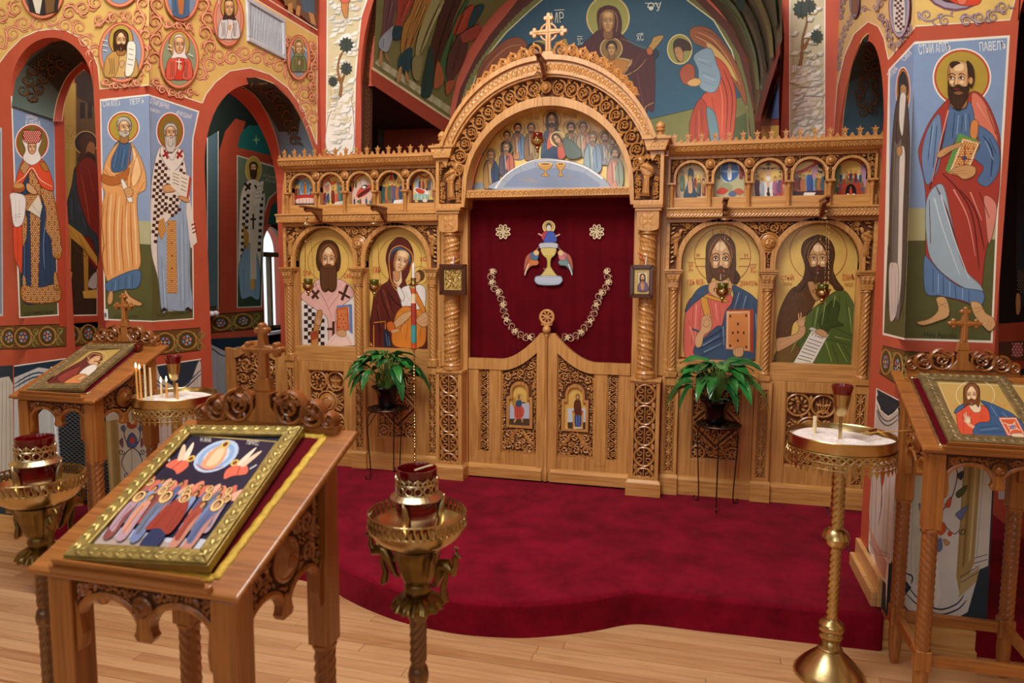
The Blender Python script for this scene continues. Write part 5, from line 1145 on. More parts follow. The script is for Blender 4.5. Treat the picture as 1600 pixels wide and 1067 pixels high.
face(A, 396, 262, 5.2, hair='5a4a38', beard='4a3524', bl=2.2, style='short'); A.t('d5d0b8', 5, 411, 275, 429, 280, 'СТЫЙ'); A.t('d5d0b8', 5, 414, 283, 429, 287, 'ИОАНЪ'); A.obj('painted_saint', wall_ol, label='dark bearded bishop painted between aisle arch and window')
# ---- chancel arch wall
def rocks(A, poly, seed, n=70):
    P = P_(poly); xs = [p[0] for p in P]; ys = [p[1] for p in P]; r = random.Random(seed)
    for k in range(n):
        x, y = r.uniform(min(xs), max(xs)), r.uniform(min(ys), max(ys)); l = r.uniform(6, 17); h = r.uniform(3, 9)
        q = [(x-l*.6, y+h*.4), (x-l*.1, y-h*.5), (x+l*.7, y-h*.75), (x+l*.35, y+h*.1)]
        if all(inpoly(a, b, P) for a, b in q):
            A.f(r.choice(('f1eee2', 'f6f4ec', 'e3e0d2')), q, .4)
            A.f(r.choice(('c3c2b4', 'b4b8b0', 'd2c9a4')), [q[0], q[3], q[2], (q[2][0]+1, q[2][1]+2.5), (q[3][0]+1, q[3][1]+3)], .4)
def tree(A, trunk, crowns, tc='9a6a3a'):
    A.l('6b4424', 5, trunk, tip=.4); A.l(tc, 3.6, trunk, tip=.35)
    for x, y, r in crowns:
        p = [(x+r*q*math.cos(a), y+r*q*math.sin(a)*1.1) for a, q in [(k*PI/11, 1.0 if k % 2 else .72) for k in range(22)]]
        A.f('33413c', p); A.dots('51605a', p, 3.4, .9); A.l('1d2826', .9, [(x, y+r), (x, y-r*.7)], False)
A = Art(SCH); c1 = '509,240 511,-60 574,-40 574,0 565,27 560,75 556,125 554,240'; A.f('f3efe4', c1); A.f('d9cfa6', '511,240 512.5,-60 571.5,-40 571.5,0 562.5,27 557.5,75 553.5,125 551.5,240'); rocks(A, c1, 2, 260)
A.c('f3efe4', '512,190 530,155 548,150 551,236 512,236'); rocks(A, '511,238 514,160 553,140 552,238', 8, 90)
tree(A, '531,150 533,132 528,112 530,92 537,78', [(541, 70, 12)]); tree(A, '532,130 540,112', [(541, 107, 10)]); tree(A, '532,124 524,122', [(520, 127, 8)]); A.l('5a6a4a', .8, '520,160 516,140; 522,160 524,138; 524,160 528,142'); A.c('c98a50', '537,-10 545,-12 544,12 543,26 539,28 535,18 533,8', 3); A.l('7a4424', .9, '540,0 541,20'); A.c('d86a5a', '528,-14 552,-14 546,2 534,4', 3)
A.obj('painted_rocks', wall_ch, label='cream rocks with small dark leaved trees, left of the great arch')
A = Art(SCH); c2 = '1233,240 1233,-60 1290,-60 1289,240'; A.f('f3efe4', c2); A.f('cdc7a6', '1235,240 1235,-60 1288,-60 1287,240'); rocks(A, '1235,100 1288,90 1288,240 1235,240', 4, 260); rocks(A, c2, 5, 90)
tree(A, '1250,102 1253,84 1254,60 1260,36 1260,26', [(1252, 14, 14), (1264, 10, 12)]); tree(A, '1255,78 1262,64 1270,58', [(1276, 57, 11)]); A.l('5a6a4a', .8, '1262,100 1274,84 1280,92; 1242,110 1240,90; 1264,100 1268,84')
A.obj('painted_rocks', wall_ch, label='cream rocks with one small tree, right of the great arch')
A = Art(cyl(1, CX, ZS, RC), sub=6, base=.004, eps=.0003); A.f('5a2f1c', '566,131 582,131 586,90 600,0 640,-90 606,-90 584,0 572,70'); pxvine(A, '575,128 580,80 592,0', 4, 7, ('3a1c10', '8a5a2c', 'a87a40'), 1.8); A.f('5a2f1c', '1219,120 1206,120 1205,-10 1219,-10'); A.obj('painted_soffit', wall_ch)
A = Art(plane(0, CX-RC, 1), base=.001); A.f('5a2f1c', '564,245 581,245 582,131 566,131'); pxvine(A, '573,240 574,190 575,135', 4, 7, ('3a1c10', '8a5a2c', 'a87a40'), 1.8); A.obj('painted_soffit', wall_ch, label='dark brown jamb with gilt scrolls')
# ---- altar vault
A = Art(SV, sub=9, base=.003, eps=.0003)
ol = '590,-30 583,106 706,190 719,138 742,91 764,56 796,17 815,-10 830,-40'; A.f('7a7a48', ol); A.f('e4dcae', '582,104 707,188 707,192 581,108'); A.f('a8452f', '580,108 708,192 702,212 580,131'); A.f('59513a', '1090,-15 1222,-40 1222,62 1182,187 1180,175 1169,94 1144,41 1103,0'); A.f('7a3422', '1217,62 1181,187 1186,190 1219,82')
for k in range(26):
    t = k/25; x, y = 586+t*112, 98+t*76; A.f(('c8c8a0', 'a9aa7c', 'bcbc94')[k % 3], [(x, y), (x+6, y-7), (x+13, y-1), (x+7, y+7)], k % 5 == 0)
figs = (('6f4a4c', '604,-10 624,-10 616,28 613,54 596,59 598,39'), ('9fb0bc', '596,58 616,41 606,80 592,73'), ('a8442e', '624,-10 650,-10 632,32 628,42 618,41 621,19'), ('1d3f44', '615,42 629,42 627,60 614,61'), ('b0813a', '654,-10 680,-10 656,43 641,80 627,84 630,43 641,22'), ('1f4850', '627,84 644,75 639,112 622,103'), ('a9a56c', '680,-10 700,-10 676,43 665,71 650,92 654,54'), ('4a2418', '699,-10 724,-10 708,32 691,91 676,114 671,86 682,43'), ('1b3f38', '673,71 665,103 658,147 673,149 678,112'), ('3f6a3a', '721,13 736,-6 708,56 699,129 693,121 687,103 699,65'), ('5c3a34', '708,71 725,41 732,65 721,103 701,129 697,103'), ('b5482e', '719,24 740,8 730,43 708,54'), ('a85040', '721,54 749,38 749,56 725,67'), ('1f4a50', '740,14 757,8 744,34 730,44'), ('b0623a', '684,95 694,125 678,138'), ('b0623a', '697,129 712,127 699,149'), ('8d8a58', '645,92 660,88 656,124 646,120'))
for c_, p in figs:
    A.c('2a2014', [(a+(a-670)*.004, b+.8) for a, b in P_(p)], 4); A.c(c_, p, 4)
A.l('2a1c14', 1.2, '610,0 604,50; 617,5 608,50; 634,0 626,36; 662,0 640,50 632,80; 668,6 650,50 640,76; 690,0 668,50 656,84; 712,0 694,50 680,100; 728,10 702,80 697,120; 722,60 708,110; 630,86 628,106; 636,84 634,110; 668,90 664,144; 600,60 598,74')
A.l('d8b468', 1.2, '657,4 636,60; 664,10 646,58', tip=.5); A.l('8c6a6a', 1.4, '613,4 605,44', tip=.5); A.l('d87a5a', 1.2, '640,2 626,34; 728,22 716,48', tip=.5); A.l('c9c68c', 1.2, '694,2 670,48; 686,12 660,74', tip=.5)
A.c('b88a58', '594,80 597,80 597,100 592,98', 3); A.c('b88a58', '602,80 606,90 610,94 604,92', 3); A.c('b88a58', '624,106 628,106 624,128 620,126', 3); A.c('b88a58', '634,110 638,120 640,130 634,124', 3)
for p, c_ in (('1120,-10 1150,20 1176,80 1184,140', '5d6a44'), ('1150,-10 1180,40 1196,110', '3c3a26'), ('1180,-10 1200,40 1206,90', '77703f'), ('1205,-10 1212,40', '4a4a30')): A.l(c_, 11, p, tip=.5)
A.l('241c12', 1.2, '1130,0 1160,40 1180,100; 1160,0 1186,50 1200,100; 1190,0 1208,60'); A.c('1f3a34', '1150,-8 1164,-8 1160,16 1152,12', 3); A.obj('painted_vault_figures', ceiling, label='robed figures on a green ground painted on the vault')
# ---- end wall of the altar: orant woman between bowing angels
A = Art(SLUN, base=.001); oa = P_('706,240 707,190 719,138 742,91 764,56 796,17 820,-14 880,-60')+P_('1040,-60 1090,-15 1103,0 1144,41 1169,94 1180,175 1184,240'); A.f('57291c', oa)
A.l('75783f', 8, '716,215 720,175 732,134 752,98 776,64 806,30 840,0 880,-30', False); A.l('6a6a3a', 7, '1178,220 1173,172 1163,128 1152,88 1130,50 1090,8 1060,-20', False); pxvine(A, '718,200 724,160 740,116 764,80 790,46 824,12', 4, 8, ('3a2a14', '9a9a5a', 'c0b878'), 1.5)
ia = P_('726,240 729,160 742,121 764,82 790,50 830,13 870,-20 900,-40')+P_('1040,-40 1075,0 1116,31 1144,78 1159,131 1169,175 1172,240'); A.f('d8cf9a', ia); A.f('285166', [(948+(x-948)*.992, y+1.5) for x, y in ia])
A.f('6d6c3a', '727,238 729,162 770,180 850,190 985,192 1012,187 1162,151 1170,178 1170,238'); A.f('4a5428', '1100,238 1110,205 1166,176 1170,238'); A.l('2a3420', 1.2, '985,192 1012,187 1162,151')
A.obj('painted_apse_ground', wall_back, label='deep blue half round ground with a brown border')
A = Art(SLUN, base=A.h+.0004)
A.c('8a4a2a', '737,164 750,104 781,69 806,58 822,67 819,81 790,97 764,127 748,170'); A.l('c08048', 1.3, '744,160 758,110 790,76 814,70; 752,150 768,112 800,84'); A.l('4a2414', 1, '748,160 764,116 796,82; 741,160 753,108 784,74'); halo(A, 843, 85, 21, 21, '7f8040', 'c9b070', None, 1.5); A.c('4f6a3c', '754,138 778,103 825,86 850,90 850,130 800,150 756,172'); A.l('23361c', 1.3, '770,120 768,150; 790,108 792,140; 812,98 816,130; 830,94 834,120'); A.c('2e1c14', '822,76 836,66 858,76 858,96 836,92')
A.obj('painted_angel', wall_back, label='bowing angel in green, left of the orant woman')
A = Art(SLUN, base=A.h+.0004); A.c('8d4f2c', '1078,47 1097,41 1119,53 1144,87 1162,131 1166,165 1150,135 1116,85 1084,66'); A.l('c98a50', 1.4, '1090,50 1116,64 1140,96 1156,132; 1086,56 1112,72 1138,108'); A.l('4a2414', 1, '1088,54 1114,68 1138,100 1154,136; 1096,46 1120,58 1146,92'); A.c('c8a05a', '1104,66 1120,76 1140,100 1152,128 1130,104 1110,84')
halo(A, 1062, 77, 19, 23, '8c8a44', 'd8c080', None, 1.5); A.c('9c4a2c', '1073,100 1084,104 1085,124 1076,133 1066,128 1062,112'); A.c('b5482e', '1109,88 1134,102 1150,150 1143,225 1124,225 1103,178 1097,150 1122,132'); A.c('98371f', '1078,190 1094,154 1107,176 1104,225 1081,225'); A.l('5a1a10', 1.4, '1122,110 1136,150 1134,215; 1130,108 1144,150 1140,210; 1112,150 1122,200; 1088,178 1086,220; 1096,170 1098,215'); A.l('d87a54', 1.2, '1116,104 1128,150 1128,210; 1092,172 1092,214')
A.c('7d93a0', '1084,87 1109,75 1120,100 1126,122 1116,144 1094,137 1091,109'); A.l('3c5568', 1.2, '1092,96 1112,104; 1096,112 1118,120; 1100,128 1116,134'); A.l('b9cad0', 1.2, '1090,92 1108,96; 1098,118 1118,126'); A.c('5d7a80', '1104,170 1118,180 1124,225 1112,225'); A.c('c89a5c', '1074,128 1086,122 1096,126 1090,134 1078,134', 3); A.c('3a2416', '1052,70 1060,60 1076,66 1080,78 1068,80 1062,96 1056,90'); A.c('b08050', '1054,76 1063,74 1068,86 1066,96 1058,92'); A.l('2a1a10', .9, '1056,82 1060,83; 1058,90 1062,91')
A.obj('painted_angel', wall_back, label='bowing angel in red and grey blue, right of the orant woman')
A = Art(SLUN, base=A.h+.0004); halo(A, 950, 28, 33, 34, '9a9a4c', 'd8c080', None, 2)
M1, M2 = '4a1a1c', '6b2a28'
A.c('17303c', '884,84 894,76 920,100 925,116 905,108'); A.c('17303c', '1030,84 1020,76 1004,92 998,110 1016,100'); A.c(M1, '938,46 919,62 896,82 900,92 920,108 944,120 972,122 985,140 990,170 1006,185 1012,172 1022,168 1022,84 1006,78 985,68 966,50'); A.c('1c4038', '964,122 986,124 992,190 968,190'); A.l('0c1e1a', 1.2, '972,130 974,185; 980,130 984,185')
A.l('a8864a', 1.3, '921,100 940,116 972,119 996,108 1010,92; 970,60 1010,76; 1022,160 1008,168 1010,182'); A.l('2a0c0e', 1.6, '926,70 916,92; 990,120 1000,176; 1000,110 1012,168; 1010,100 1018,160; 1004,90 986,116; 930,80 924,100'); A.l('8a4440', 1.2, '996,116 1006,170; 930,66 920,86; 1000,84 990,104')
A.c('b08a44', '866,67 876,63 884,60 888,70 895,79 888,82 878,74', 3); A.c('b08a44', '1037,56 1022,58 1018,66 1012,76 1018,80 1028,70', 3); A.l('5a3a18', .8, '868,67 882,68; 1034,58 1022,66'); A.c('b5602c', '890,84 896,78 900,84 894,90', 3); A.c('b5602c', '1010,78 1016,74 1020,82 1014,86', 3)
A.e('8a6a30', 955, 76, 17.5, 17.5); A.o('d8c080', 955, 76, 17, 17, 1.2); A.c('c3a05a', '932,100 944,92 966,90 984,93 986,98 972,118 946,118 938,112'); A.c('b87a30', '952,92 972,94 982,98 972,117 956,116'); A.l('6b4418', 1, '950,96 948,114; 960,95 962,116; 970,97 968,114'); A.c('b98e54', '924,94 932,98 938,108 930,106', 3); A.c('b98e54', '988,92 982,98 978,106 986,102', 3); face(A, 955.5, 76, 7, hair='3a2010', skin='b98e54', style='short', shade='8a5c30', hi='d8b478')
A.c(M1, '933,30 935,16 944,10 954,9 965,15 971,32 970,50 964,58 950,60 938,54'); A.l('a8864a', 1.3, '938,46 938,26 944,18 952,16 961,20 965,34 963,50'); face(A, 950, 33, 10.8, skin='b98e54', veil=1, shade='875a30', hi='d2aa70', turn=-.1)
A.t('d8dcc8', 17, 862, 37, 882, 35, 'МР'); A.l('d8dcc8', 1.2, '866,16 882,15', False); A.t('d8dcc8', 14, 1012, 18, 1034, 17, 'ѲУ'); A.l('d8dcc8', 1.2, '1008,5 1030,6', False); A.t('d8dcc8', 10, 903, 70, 911, 69, 'ІС'); A.t('d8dcc8', 10, 995, 64, 1006, 63, 'ХС'); A.l('d8dcc8', 1, '902,57 910,57; 996,53 1005,52', False)
A.obj('painted_orant', wall_back, label='woman in a maroon veil with raised hands and a child on her breast')
A = Art(plane(0, CX+RV+.02, -1), base=.001); A.f('d0703c', '1217,100 1217,185 1183,188'); A.f('3c5f94', '1217,122 1217,185 1194,187'); A.f('f0e8d8', '1195,186 1217,122 1217,120 1192,187'); A.f('7c2a20', '1180,189 1217,186 1217,240 1180,240'); A.f('c9a94a', '1190,197 1217,196 1217,240 1190,240'); A.obj('painted_panel', wall_ar)
SAL = plane(0, -2.29, 1)
A = Art(SAL, base=.001); A.f('8a3626', '578,212 620,207 705,205 705,214 640,215 578,224'); A.f('6d5f2c', '578,225 640,216 705,215 705,260 578,260'); A.l('d0c49a', 1.4, '578,225 640,216 705,215'); A.e('23301c', 618, 226, 9, 7); A.obj('painted_border', wall_al, label='olive border under a red line in the dark side chamber')
m = MB(); lathe(m, [(.11, 3.012), (.12, 3.02), (.12, 3.03)], (-2.02, .95), 24); tag(m.obj('ceiling_lamp', 'white', smooth=True), 'round unlit lamp on the dark side chamber ceiling', 'lamp')
# ---- right arcade wall
MV = ('7a5064', 'a890a8', 'd8c8cc')
A = Art(SBR); A.f('dcb97c', '1306,-30 1428,-30 1430,42 1388,93 1381,59 1372,41 1356,34 1334,53 1319,87 1308,134 1302,210 1304,100'); A.l('f4e9cf', 1.6, '1430,42 1388,93; 1388,93 1381,59 1372,41 1356,34 1334,53 1319,87 1308,134 1302,210', False)
pxvine(A, '1309,110 1313,70 1324,40 1342,18 1356,12', 5, 10, MV, 2.4); pxvine(A, '1312,30 1318,0 1330,-10', 5, 10, MV, 2.4); pxvine(A, '1372,22 1386,40 1392,70 1398,76', 6, 11, MV, 2.6); pxvine(A, '1400,72 1412,58 1424,40', 4, 9, MV, 2.2); pxvine(A, '1366,16 1376,0 1384,-10', 5, 10, MV, 2.4)
A.e('7a5064', 1405, 8, 17, 52); A.e('b9a4b4', 1405, 8, 15.5, 50); A.e('7c8ea8', 1405, 8, 13, 46); A.c('d8d2c8', '1396,0 1412,-4 1414,40 1406,50 1397,44'); A.checks('5a3a40', '1396,0 1412,-4 1414,40 1406,50 1397,44', 4, 0, 0, .1); A.e('7a5064', 1335, 2, 8, 26); A.e('8f9fb0', 1335, 2, 6.5, 23); A.c('8a5a4a', '1331,-4 1339,-6 1340,18 1332,20')
A.obj('painted_vine_field', wall_right, label='yellow field with mauve vines above the right arch')
A = Art(SA); A.f('e6c372', '1428,-40 1600,-40 1586,0 1578,31 1430,41'); A.l('f4e9cf', 1.8, '1430,41 1578,31 1588,-10', False); A.e('7a5064', 1493, -36, 56, 54); A.e('a99cb0', 1493, -37, 53, 51); A.e('4a2830', 1493, -40, 47, 46); A.e('2f3d5a', 1493, -42, 44, 44); A.c('d84a30', '1478,-6 1500,-12 1532,-8 1530,6 1512,9 1494,6'); A.c('e8785a', '1496,-4 1512,-8 1508,6 1498,6'); pxvine(A, '1434,18 1450,28 1470,30 1490,26', 10, 20, MV, 4.2); pxvine(A, '1500,30 1530,30 1552,22 1576,6', 10, 20, MV, 4.2, start=-1); A.obj('painted_vine_field', wall_right, label='yellow band with mauve scrolls above the bearded apostle')
A = Art(S2, sub=5, base=.0025, eps=.0003); A.f('3f5a66', '1316,215 1319,172 1331,103 1347,62 1359,52 1372,62 1381,91 1386,125 1386,160 1376,215'); A.f('34463f', '1326,130 1331,103 1347,62 1359,52 1372,62 1381,91 1384,118 1362,112'); pxvine(A, '1352,180 1344,150 1352,120 1358,90 1362,68', 9, 13, BR, 3.2); pxvine(A, '1360,176 1368,150 1366,120 1370,96', 7, 12, BR, 3, start=-1); A.l('d9c98c', 1.2, '1316,215 1319,172 1331,103 1347,62 1359,52 1372,62'); A.obj('painted_soffit', wall_right, label='blue soffit with brown scrolls inside the right arch')
A = Art(plane(1, yc+ra, -1), base=.001); A.f('3f5a66', '1316,205 1376,200 1378,260 1312,260'); A.l('d9c98c', 1.2, '1317,205 1313,260', False); A.obj('painted_soffit', wall_right)
A = Art(SBR); A.f('f1ebdd', '1388,109 1429,65 1413,531 1379,523'); A.f('8098bf', '1390.5,110 1428.5,69 1420,325 1389,332'); A.f('aaa67a', '1389,332 1420,325 1418,376 1387,384'); A.f('55562f', '1387,384 1418,376 1413,528 1381,520'); A.t('eef0f0', 9, 1392, 122, 1404, 108, 'ПРПБНЫ'); A.t('eef0f0', 8, 1413, 96, 1425, 84, 'СИМ')
A.obj('painted_panel', wall_right, label='narrow blue and olive panel on the pier')
A = Art(SBR, base=A.h+.0004); A.e('f1ebdd', 1411, 142, 11.5, 38); A.e('b23a28', 1411, 142, 10.5, 36); A.e('a8903c', 1411, 142, 9, 33)
A.c('4d423a', '1404,150 1397,185 1392,260 1390,340 1387,470 1400,492 1410,478 1416,400 1421,250 1420,190 1416,150'); A.c('2e3138', '1404,128 1407,116 1412,112 1417,122 1419,140 1416,150 1405,152'); A.c('b78a5c', '1407,136 1411,132 1416,137 1415,150 1408,152'); A.c('e0dcd4', '1407,148 1415,148 1414,170 1410,212 1405,190'); A.l('9a948a', .8, '1409,152 1408,196; 1412,152 1411,200'); A.c('6f6a64', '1396,240 1402,226 1410,238 1407,480 1396,488 1392,470'); A.c('d8d2c8', '1406,240 1414,238 1411,330 1408,440 1402,470 1404,330'); A.c('cfc3bc', '1389,420 1396,410 1404,420 1402,480 1396,500 1390,494'); A.l('8a7a74', .9, '1393,424 1394,490; 1399,424 1399,490'); A.l('2c241e', 1, '1401,190 1397,300; 1417,200 1415,300; 1398,320 1394,420'); A.c('b78a5c', '1401,232 1408,228 1409,240 1403,244', 3); A.l('20140e', .9, '1408,140 1410,139; 1413,140 1415,141')
A.obj('painted_saint', wall_right, label='hooded monk with a long white beard and scroll')
A = Art(SA); A.f('f1ebdd', '1429,65 1578,55 1568,225 1560,330 1551,536 1413,531'); A.f('86a0c8', '1428.5,69 1574,59 1564,225 1557,326 1420,325'); A.f('b3af85', '1420,325 1557,326 1555,374 1418,376'); A.f('585a30', '1418,376 1555,374 1548,532 1413,528'); A.t('f4f4f0', 15, 1436, 85, 1486, 80, 'СТЫИ АПЛЪ'); A.t('f4f4f0', 14, 1531, 80, 1572, 77, 'ПАВЕЛЪ'); A.t('16180c', 8, 1444, 526, 1494, 528, 'Holy Apostle'); A.obj('painted_panel', wall_right, label='broad blue and olive panel on the right pier')
A = Art(SA, base=A.h+.0004); halo(A, 1503, 121, 42, 42, 'b79a3e', 'c04a30', 'f6efe2', 3)
A.c('a83a2e', '1484,153 1455,186 1438,224 1436,246 1446,300 1446,400 1447,455 1470,462 1500,470 1530,478 1534,450 1540,396 1553,345 1561,300 1563,222 1552,180 1535,150 1519,143 1500,160')
A.c('d97a62', '1519,146 1534,154 1550,184 1559,222 1548,210 1530,196 1520,180'); A.c('d9897a', '1538,306 1556,318 1554,352 1545,380 1540,340')
A.c('54729c', '1486,158 1500,172 1516,160 1524,196 1520,214 1498,212 1482,240 1472,236 1478,200'); A.c('6f8cb4', '1466,178 1448,206 1440,246 1448,288 1464,268 1470,240 1471,200'); A.c('54729c', '1523,196 1546,206 1561,232 1560,268 1543,291 1527,282 1537,262 1522,246 1531,226'); A.c('9fb3c4', '1448,312 1472,288 1486,340 1504,414 1532,446 1532,458 1500,446 1464,418 1449,384'); A.c('5f7fae', '1444,402 1446,456 1470,462 1503,469 1531,479 1536,456 1500,448 1470,426 1454,408')
A.l('22365c', 2.2, '1492,176 1488,216; 1504,180 1502,206; 1514,178 1516,204; 1456,196 1450,250; 1464,196 1458,262; 1536,212 1550,236 1548,276; 1546,216 1556,240; 1458,420 1458,456; 1474,432 1474,460; 1492,446 1494,466; 1514,454 1514,472'); A.l('a9c2e0', 2, '1498,180 1495,210; 1509,178 1509,204; 1460,190 1453,240; 1540,220 1552,250; 1466,428 1466,458; 1484,440 1484,462; 1504,450 1504,468')
A.l('5f1612', 2.2, '1476,204 1462,262 1452,296; 1472,270 1500,300 1520,340 1530,420; 1462,290 1480,330 1500,400; 1500,296 1524,330 1538,390; 1542,170 1556,210; 1452,312 1454,380; 1530,300 1546,340'); A.l('e8998a', 2.4, '1482,172 1470,220 1456,284; 1490,296 1512,340 1524,400; 1526,160 1544,190; 1516,300 1534,344', tip=.4); A.l('d5e0ea', 2, '1460,310 1474,360 1500,430; 1470,304 1490,370 1514,436', tip=.5); A.c('d88a4a', '1518,190 1528,190 1526,216 1516,212', 3)
A.f('5f9a50', '1498,208 1504,215 1482,271 1477,266'); A.f('5f9a50', '1498,208 1526,218 1531,223 1503,215'); bk = '1503.5,215 1531,223 1510,277 1482,271'; A.f('c9883c', bk); A.l('f3ead0', 1.6, '1505,218 1528,224.5 1508.5,274 1485,269 1505,218', False); A.dots('f3ead0', bk, 4.4, .9); A.l('8f2a1a', 1.6, '1508,226 1506,262; 1496,244 1518,250', False); A.e('3c4a70', 1507, 247, 3.4, 3.8); A.dots('a83422', '1508,224 1524,228 1506,268 1490,264', 9, 1.7)
A.c('cf9b66', '1463,242 1474,232 1490,226 1502,222 1500,229 1486,236 1470,246', 4); A.l('70401c', .9, '1476,236 1500,226; 1474,240 1494,232'); A.c('cf9b66', '1484,268 1498,260 1512,258 1524,262 1522,274 1506,280 1494,272', 4); A.l('70401c', .9, '1488,268 1508,266; 1492,271 1510,271')
for f_ in ('1433,503 1452,498 1466,484 1463,466 1478,466 1483,492 1464,502 1442,508', '1517,472 1523,493 1539,512 1547,517 1555,508 1551,496 1540,489 1531,474'): A.c('6b3a1a', [(x, y+.8) for x, y in P_(f_)]); A.c('d6a672', f_, 4)
A.l('6b3a1a', .9, '1464,472 1480,480; 1465,480 1480,472; 1440,505 1436,500; 1446,504 1442,499; 1520,482 1534,480; 1523,490 1536,482; 1546,514 1550,502; 1542,511 1546,498')
face(A, 1498, 122, 18.5, hair='3c2415', beard='3c2415', bl=1.2, turn=-.8, style='bald', gaze=-.6, hl=.6); A.c('3c2415', '1511,95 1520,104 1522,124 1517,138 1514,122 1512,108', 4); A.c('3c2415', '1484,100 1490,96 1500,98 1494,101 1487,106', 4); A.c('3c2415', '1482,132 1482,150 1488,164 1497,172 1506,162 1512,148 1514,132 1506,142 1490,142', 4); A.c('8e5a3a', '1490,145 1498,142.5 1505,145 1498,148', 3); A.e('cf9b66', 1517, 126, 3, 5.5); A.l('6b5030', .9, '1490,152 1492,162; 1496,153 1497,168; 1503,152 1502,162')
A.obj('painted_saint', wall_right, label='balding bearded apostle in red and blue holding a jewelled book')
A = Art(plane(0, 2.75, -1), base=.001); A.f('19130f', '1570,20 1640,20 1640,520 1560,520'); A.c('252b35', '1592,250 1606,245 1606,470 1588,430'); A.dots('c09a58', '1590,420 1604,430 1604,462 1588,452', 4, .8); A.c('b08050', '1588,460 1594,462 1594,486 1588,490', 3); A.f('9a4028', '1560,506 1640,500 1640,530 1560,534'); A.f('5a3520', '1560,534 1640,530 1640,566 1560,562'); A.e('a85a50', 1590, 547, 9, 12); A.dots('d8c0c0', '1582,537 1598,537 1598,558 1582,558', 5, 1.3); A.f('9a4028', '1560,562 1640,566 1640,578 1560,574'); A.f('1d2c38', '1560,574 1640,578 1640,640 1560,640'); A.f('c9c6c0', '1560,598 1640,590 1640,780 1560,780'); A.obj('painted_panel', wall_or, label='dark painted figure beyond the right pier')
# ---- floral band and painted curtains around the lower walls
FB_, FBG = '6d4b20', '8a6a35'
def flower(A, x, y, r, ry, k=0):
    A.h += A.eps
    for i in range(6): a = i*PI/3+k; A.e(('7f90b8', 'b86a78', '98a8c8', 'c88a80')[(i+int(k*3)) % 4], x+r*.55*math.cos(a), y+ry*.55*math.sin(a), r*.42, ry*.42, n=9, step=False)
    A.e('c8a850', x, y, r*.26, ry*.26, n=8)
def floral(A, top, bot, xs, name_parent, fl):
    A.f(RED, [(top[0][0], top[0][1]-20), (top[-1][0], top[-1][1]-20)]+top[::-1]) if False else None
    A.f(FB_, top+bot[::-1]); A.l('2f1c0c', 1.3, top, False); A.l('2f1c0c', 1.3, bot, False)
    lerp = lambda P, x: next((a[1]+(b[1]-a[1])*(x-a[0])/(b[0]-a[0]) for a, b in zip(P, P[1:]) if a[0] <= x <= b[0]), P[-1][1])
    for k, x in enumerate(xs):
        y0_, y1_ = lerp(top, x), lerp(bot, x); h_ = (y1_-y0_); y = (y0_+y1_)/2; w_ = fl
        A.o('b98a4a', x, y, w_*.98, h_*.40, 1.8, 24); A.e('4e4418', x, y, w_*.8, h_*.33); flower(A, x, y, w_*.55, h_*.24, k*.7)
        for sg in (-1, 1): A.l('8f9a50', 1.5, spiral(x+w_*1.45, y+sg*h_*.24, w_*.42, w_*.1, 1.5, sg*1.2, 12), False, .5); A.l('a89a58', 1.6, [(x+w_*.7, y-sg*h_*.34), (x+w_*1.3, y), (x+w_*1.9, y+sg*h_*.34)], tip=.5)
def curtain(A, top, yb, cols, swag, stripes, folds, base='d3d2cb'):
    A.f('23384a', top+[(top[-1][0], yb), (top[0][0], yb)]); A.l('e9e4d6', 1.6, top, False)
A = Art(SBL); floral(A, [(238.5, 518), (313, 512)], [(238.6, 556), (314, 547)], [258, 292], None, 15); A.obj('painted_floral_band', wall_left, label='brown floral band on the pier')
A = Art(SA); floral(A, [(163, 513), (238.5, 518)], [(164, 552), (238.6, 556)], [178, 208], None, 14); A.obj('painted_floral_band', wall_left)
NV, CW, CF = '22384a', 'd2d3ce', '9a7f5a'
A = Art(SBL); A.f(NV, '239,572 314,561 310,760 238,790'); A.l('efe9da', 2, '239,572 314,561', False); A.c(CW, '238,575 252,590 275,604 296,598 314,566 311,700 310,790 238,800', 5); A.f(CW, '238,640 311,630 310,800 238,810'); A.l('2d4a62', 2.4, '240,590 262,606 284,604 314,578; 240,596 262,612 284,610 314,584'); A.l('8a7a60', 1.2, '243,590 246,700; 250,600 252,700; 304,586 302,700; 308,580 307,720; 262,620 262,720; 290,612 288,720'); A.l('b9bcc0', 3, '280,625 280,720; 298,610 296,720'); A.obj('painted_curtain', wall_left, label='white curtain with navy stripes painted on the pier side')
A = Art(SA); A.f(NV, '164,568 239,572 240,800 176,800'); A.l('efe9da', 2, '164,568 239,572', False); A.c(CW, '164,572 180,592 205,604 228,596 239,578 240,800 178,800', 5); A.f(CW, '166,610 240,600 241,790 178,790'); A.f('a8935e', '159,660 184,655 190,770 176,780'); A.f('c9b98a', '166,660 172,658 178,770 172,776'); A.l('6f5c34', 1.2, '164,660 174,776; 177,656 185,772'); A.l('2d4a62', 2.2, '166,590 190,606 214,606 239,590')
ev = ('2a2438', '4a3450', '6f5a78')
A.l('2c2a3c', 1.5, '204,660 194,676 200,694 216,706 222,724 212,742; 208,660 219,676 214,694 198,706 190,724 200,742; 206,700 206,750'); A.l('2c2a3c', 1.3, spiral(190, 706, 5, 1, 0, 1.3, 12), False); A.l('2c2a3c', 1.3, spiral(222, 706, 5, 1, PI, -1.3, 12), False); A.l('2c2a3c', 1.3, spiral(198, 742, 5, 1, 0, 1.3, 12), False)
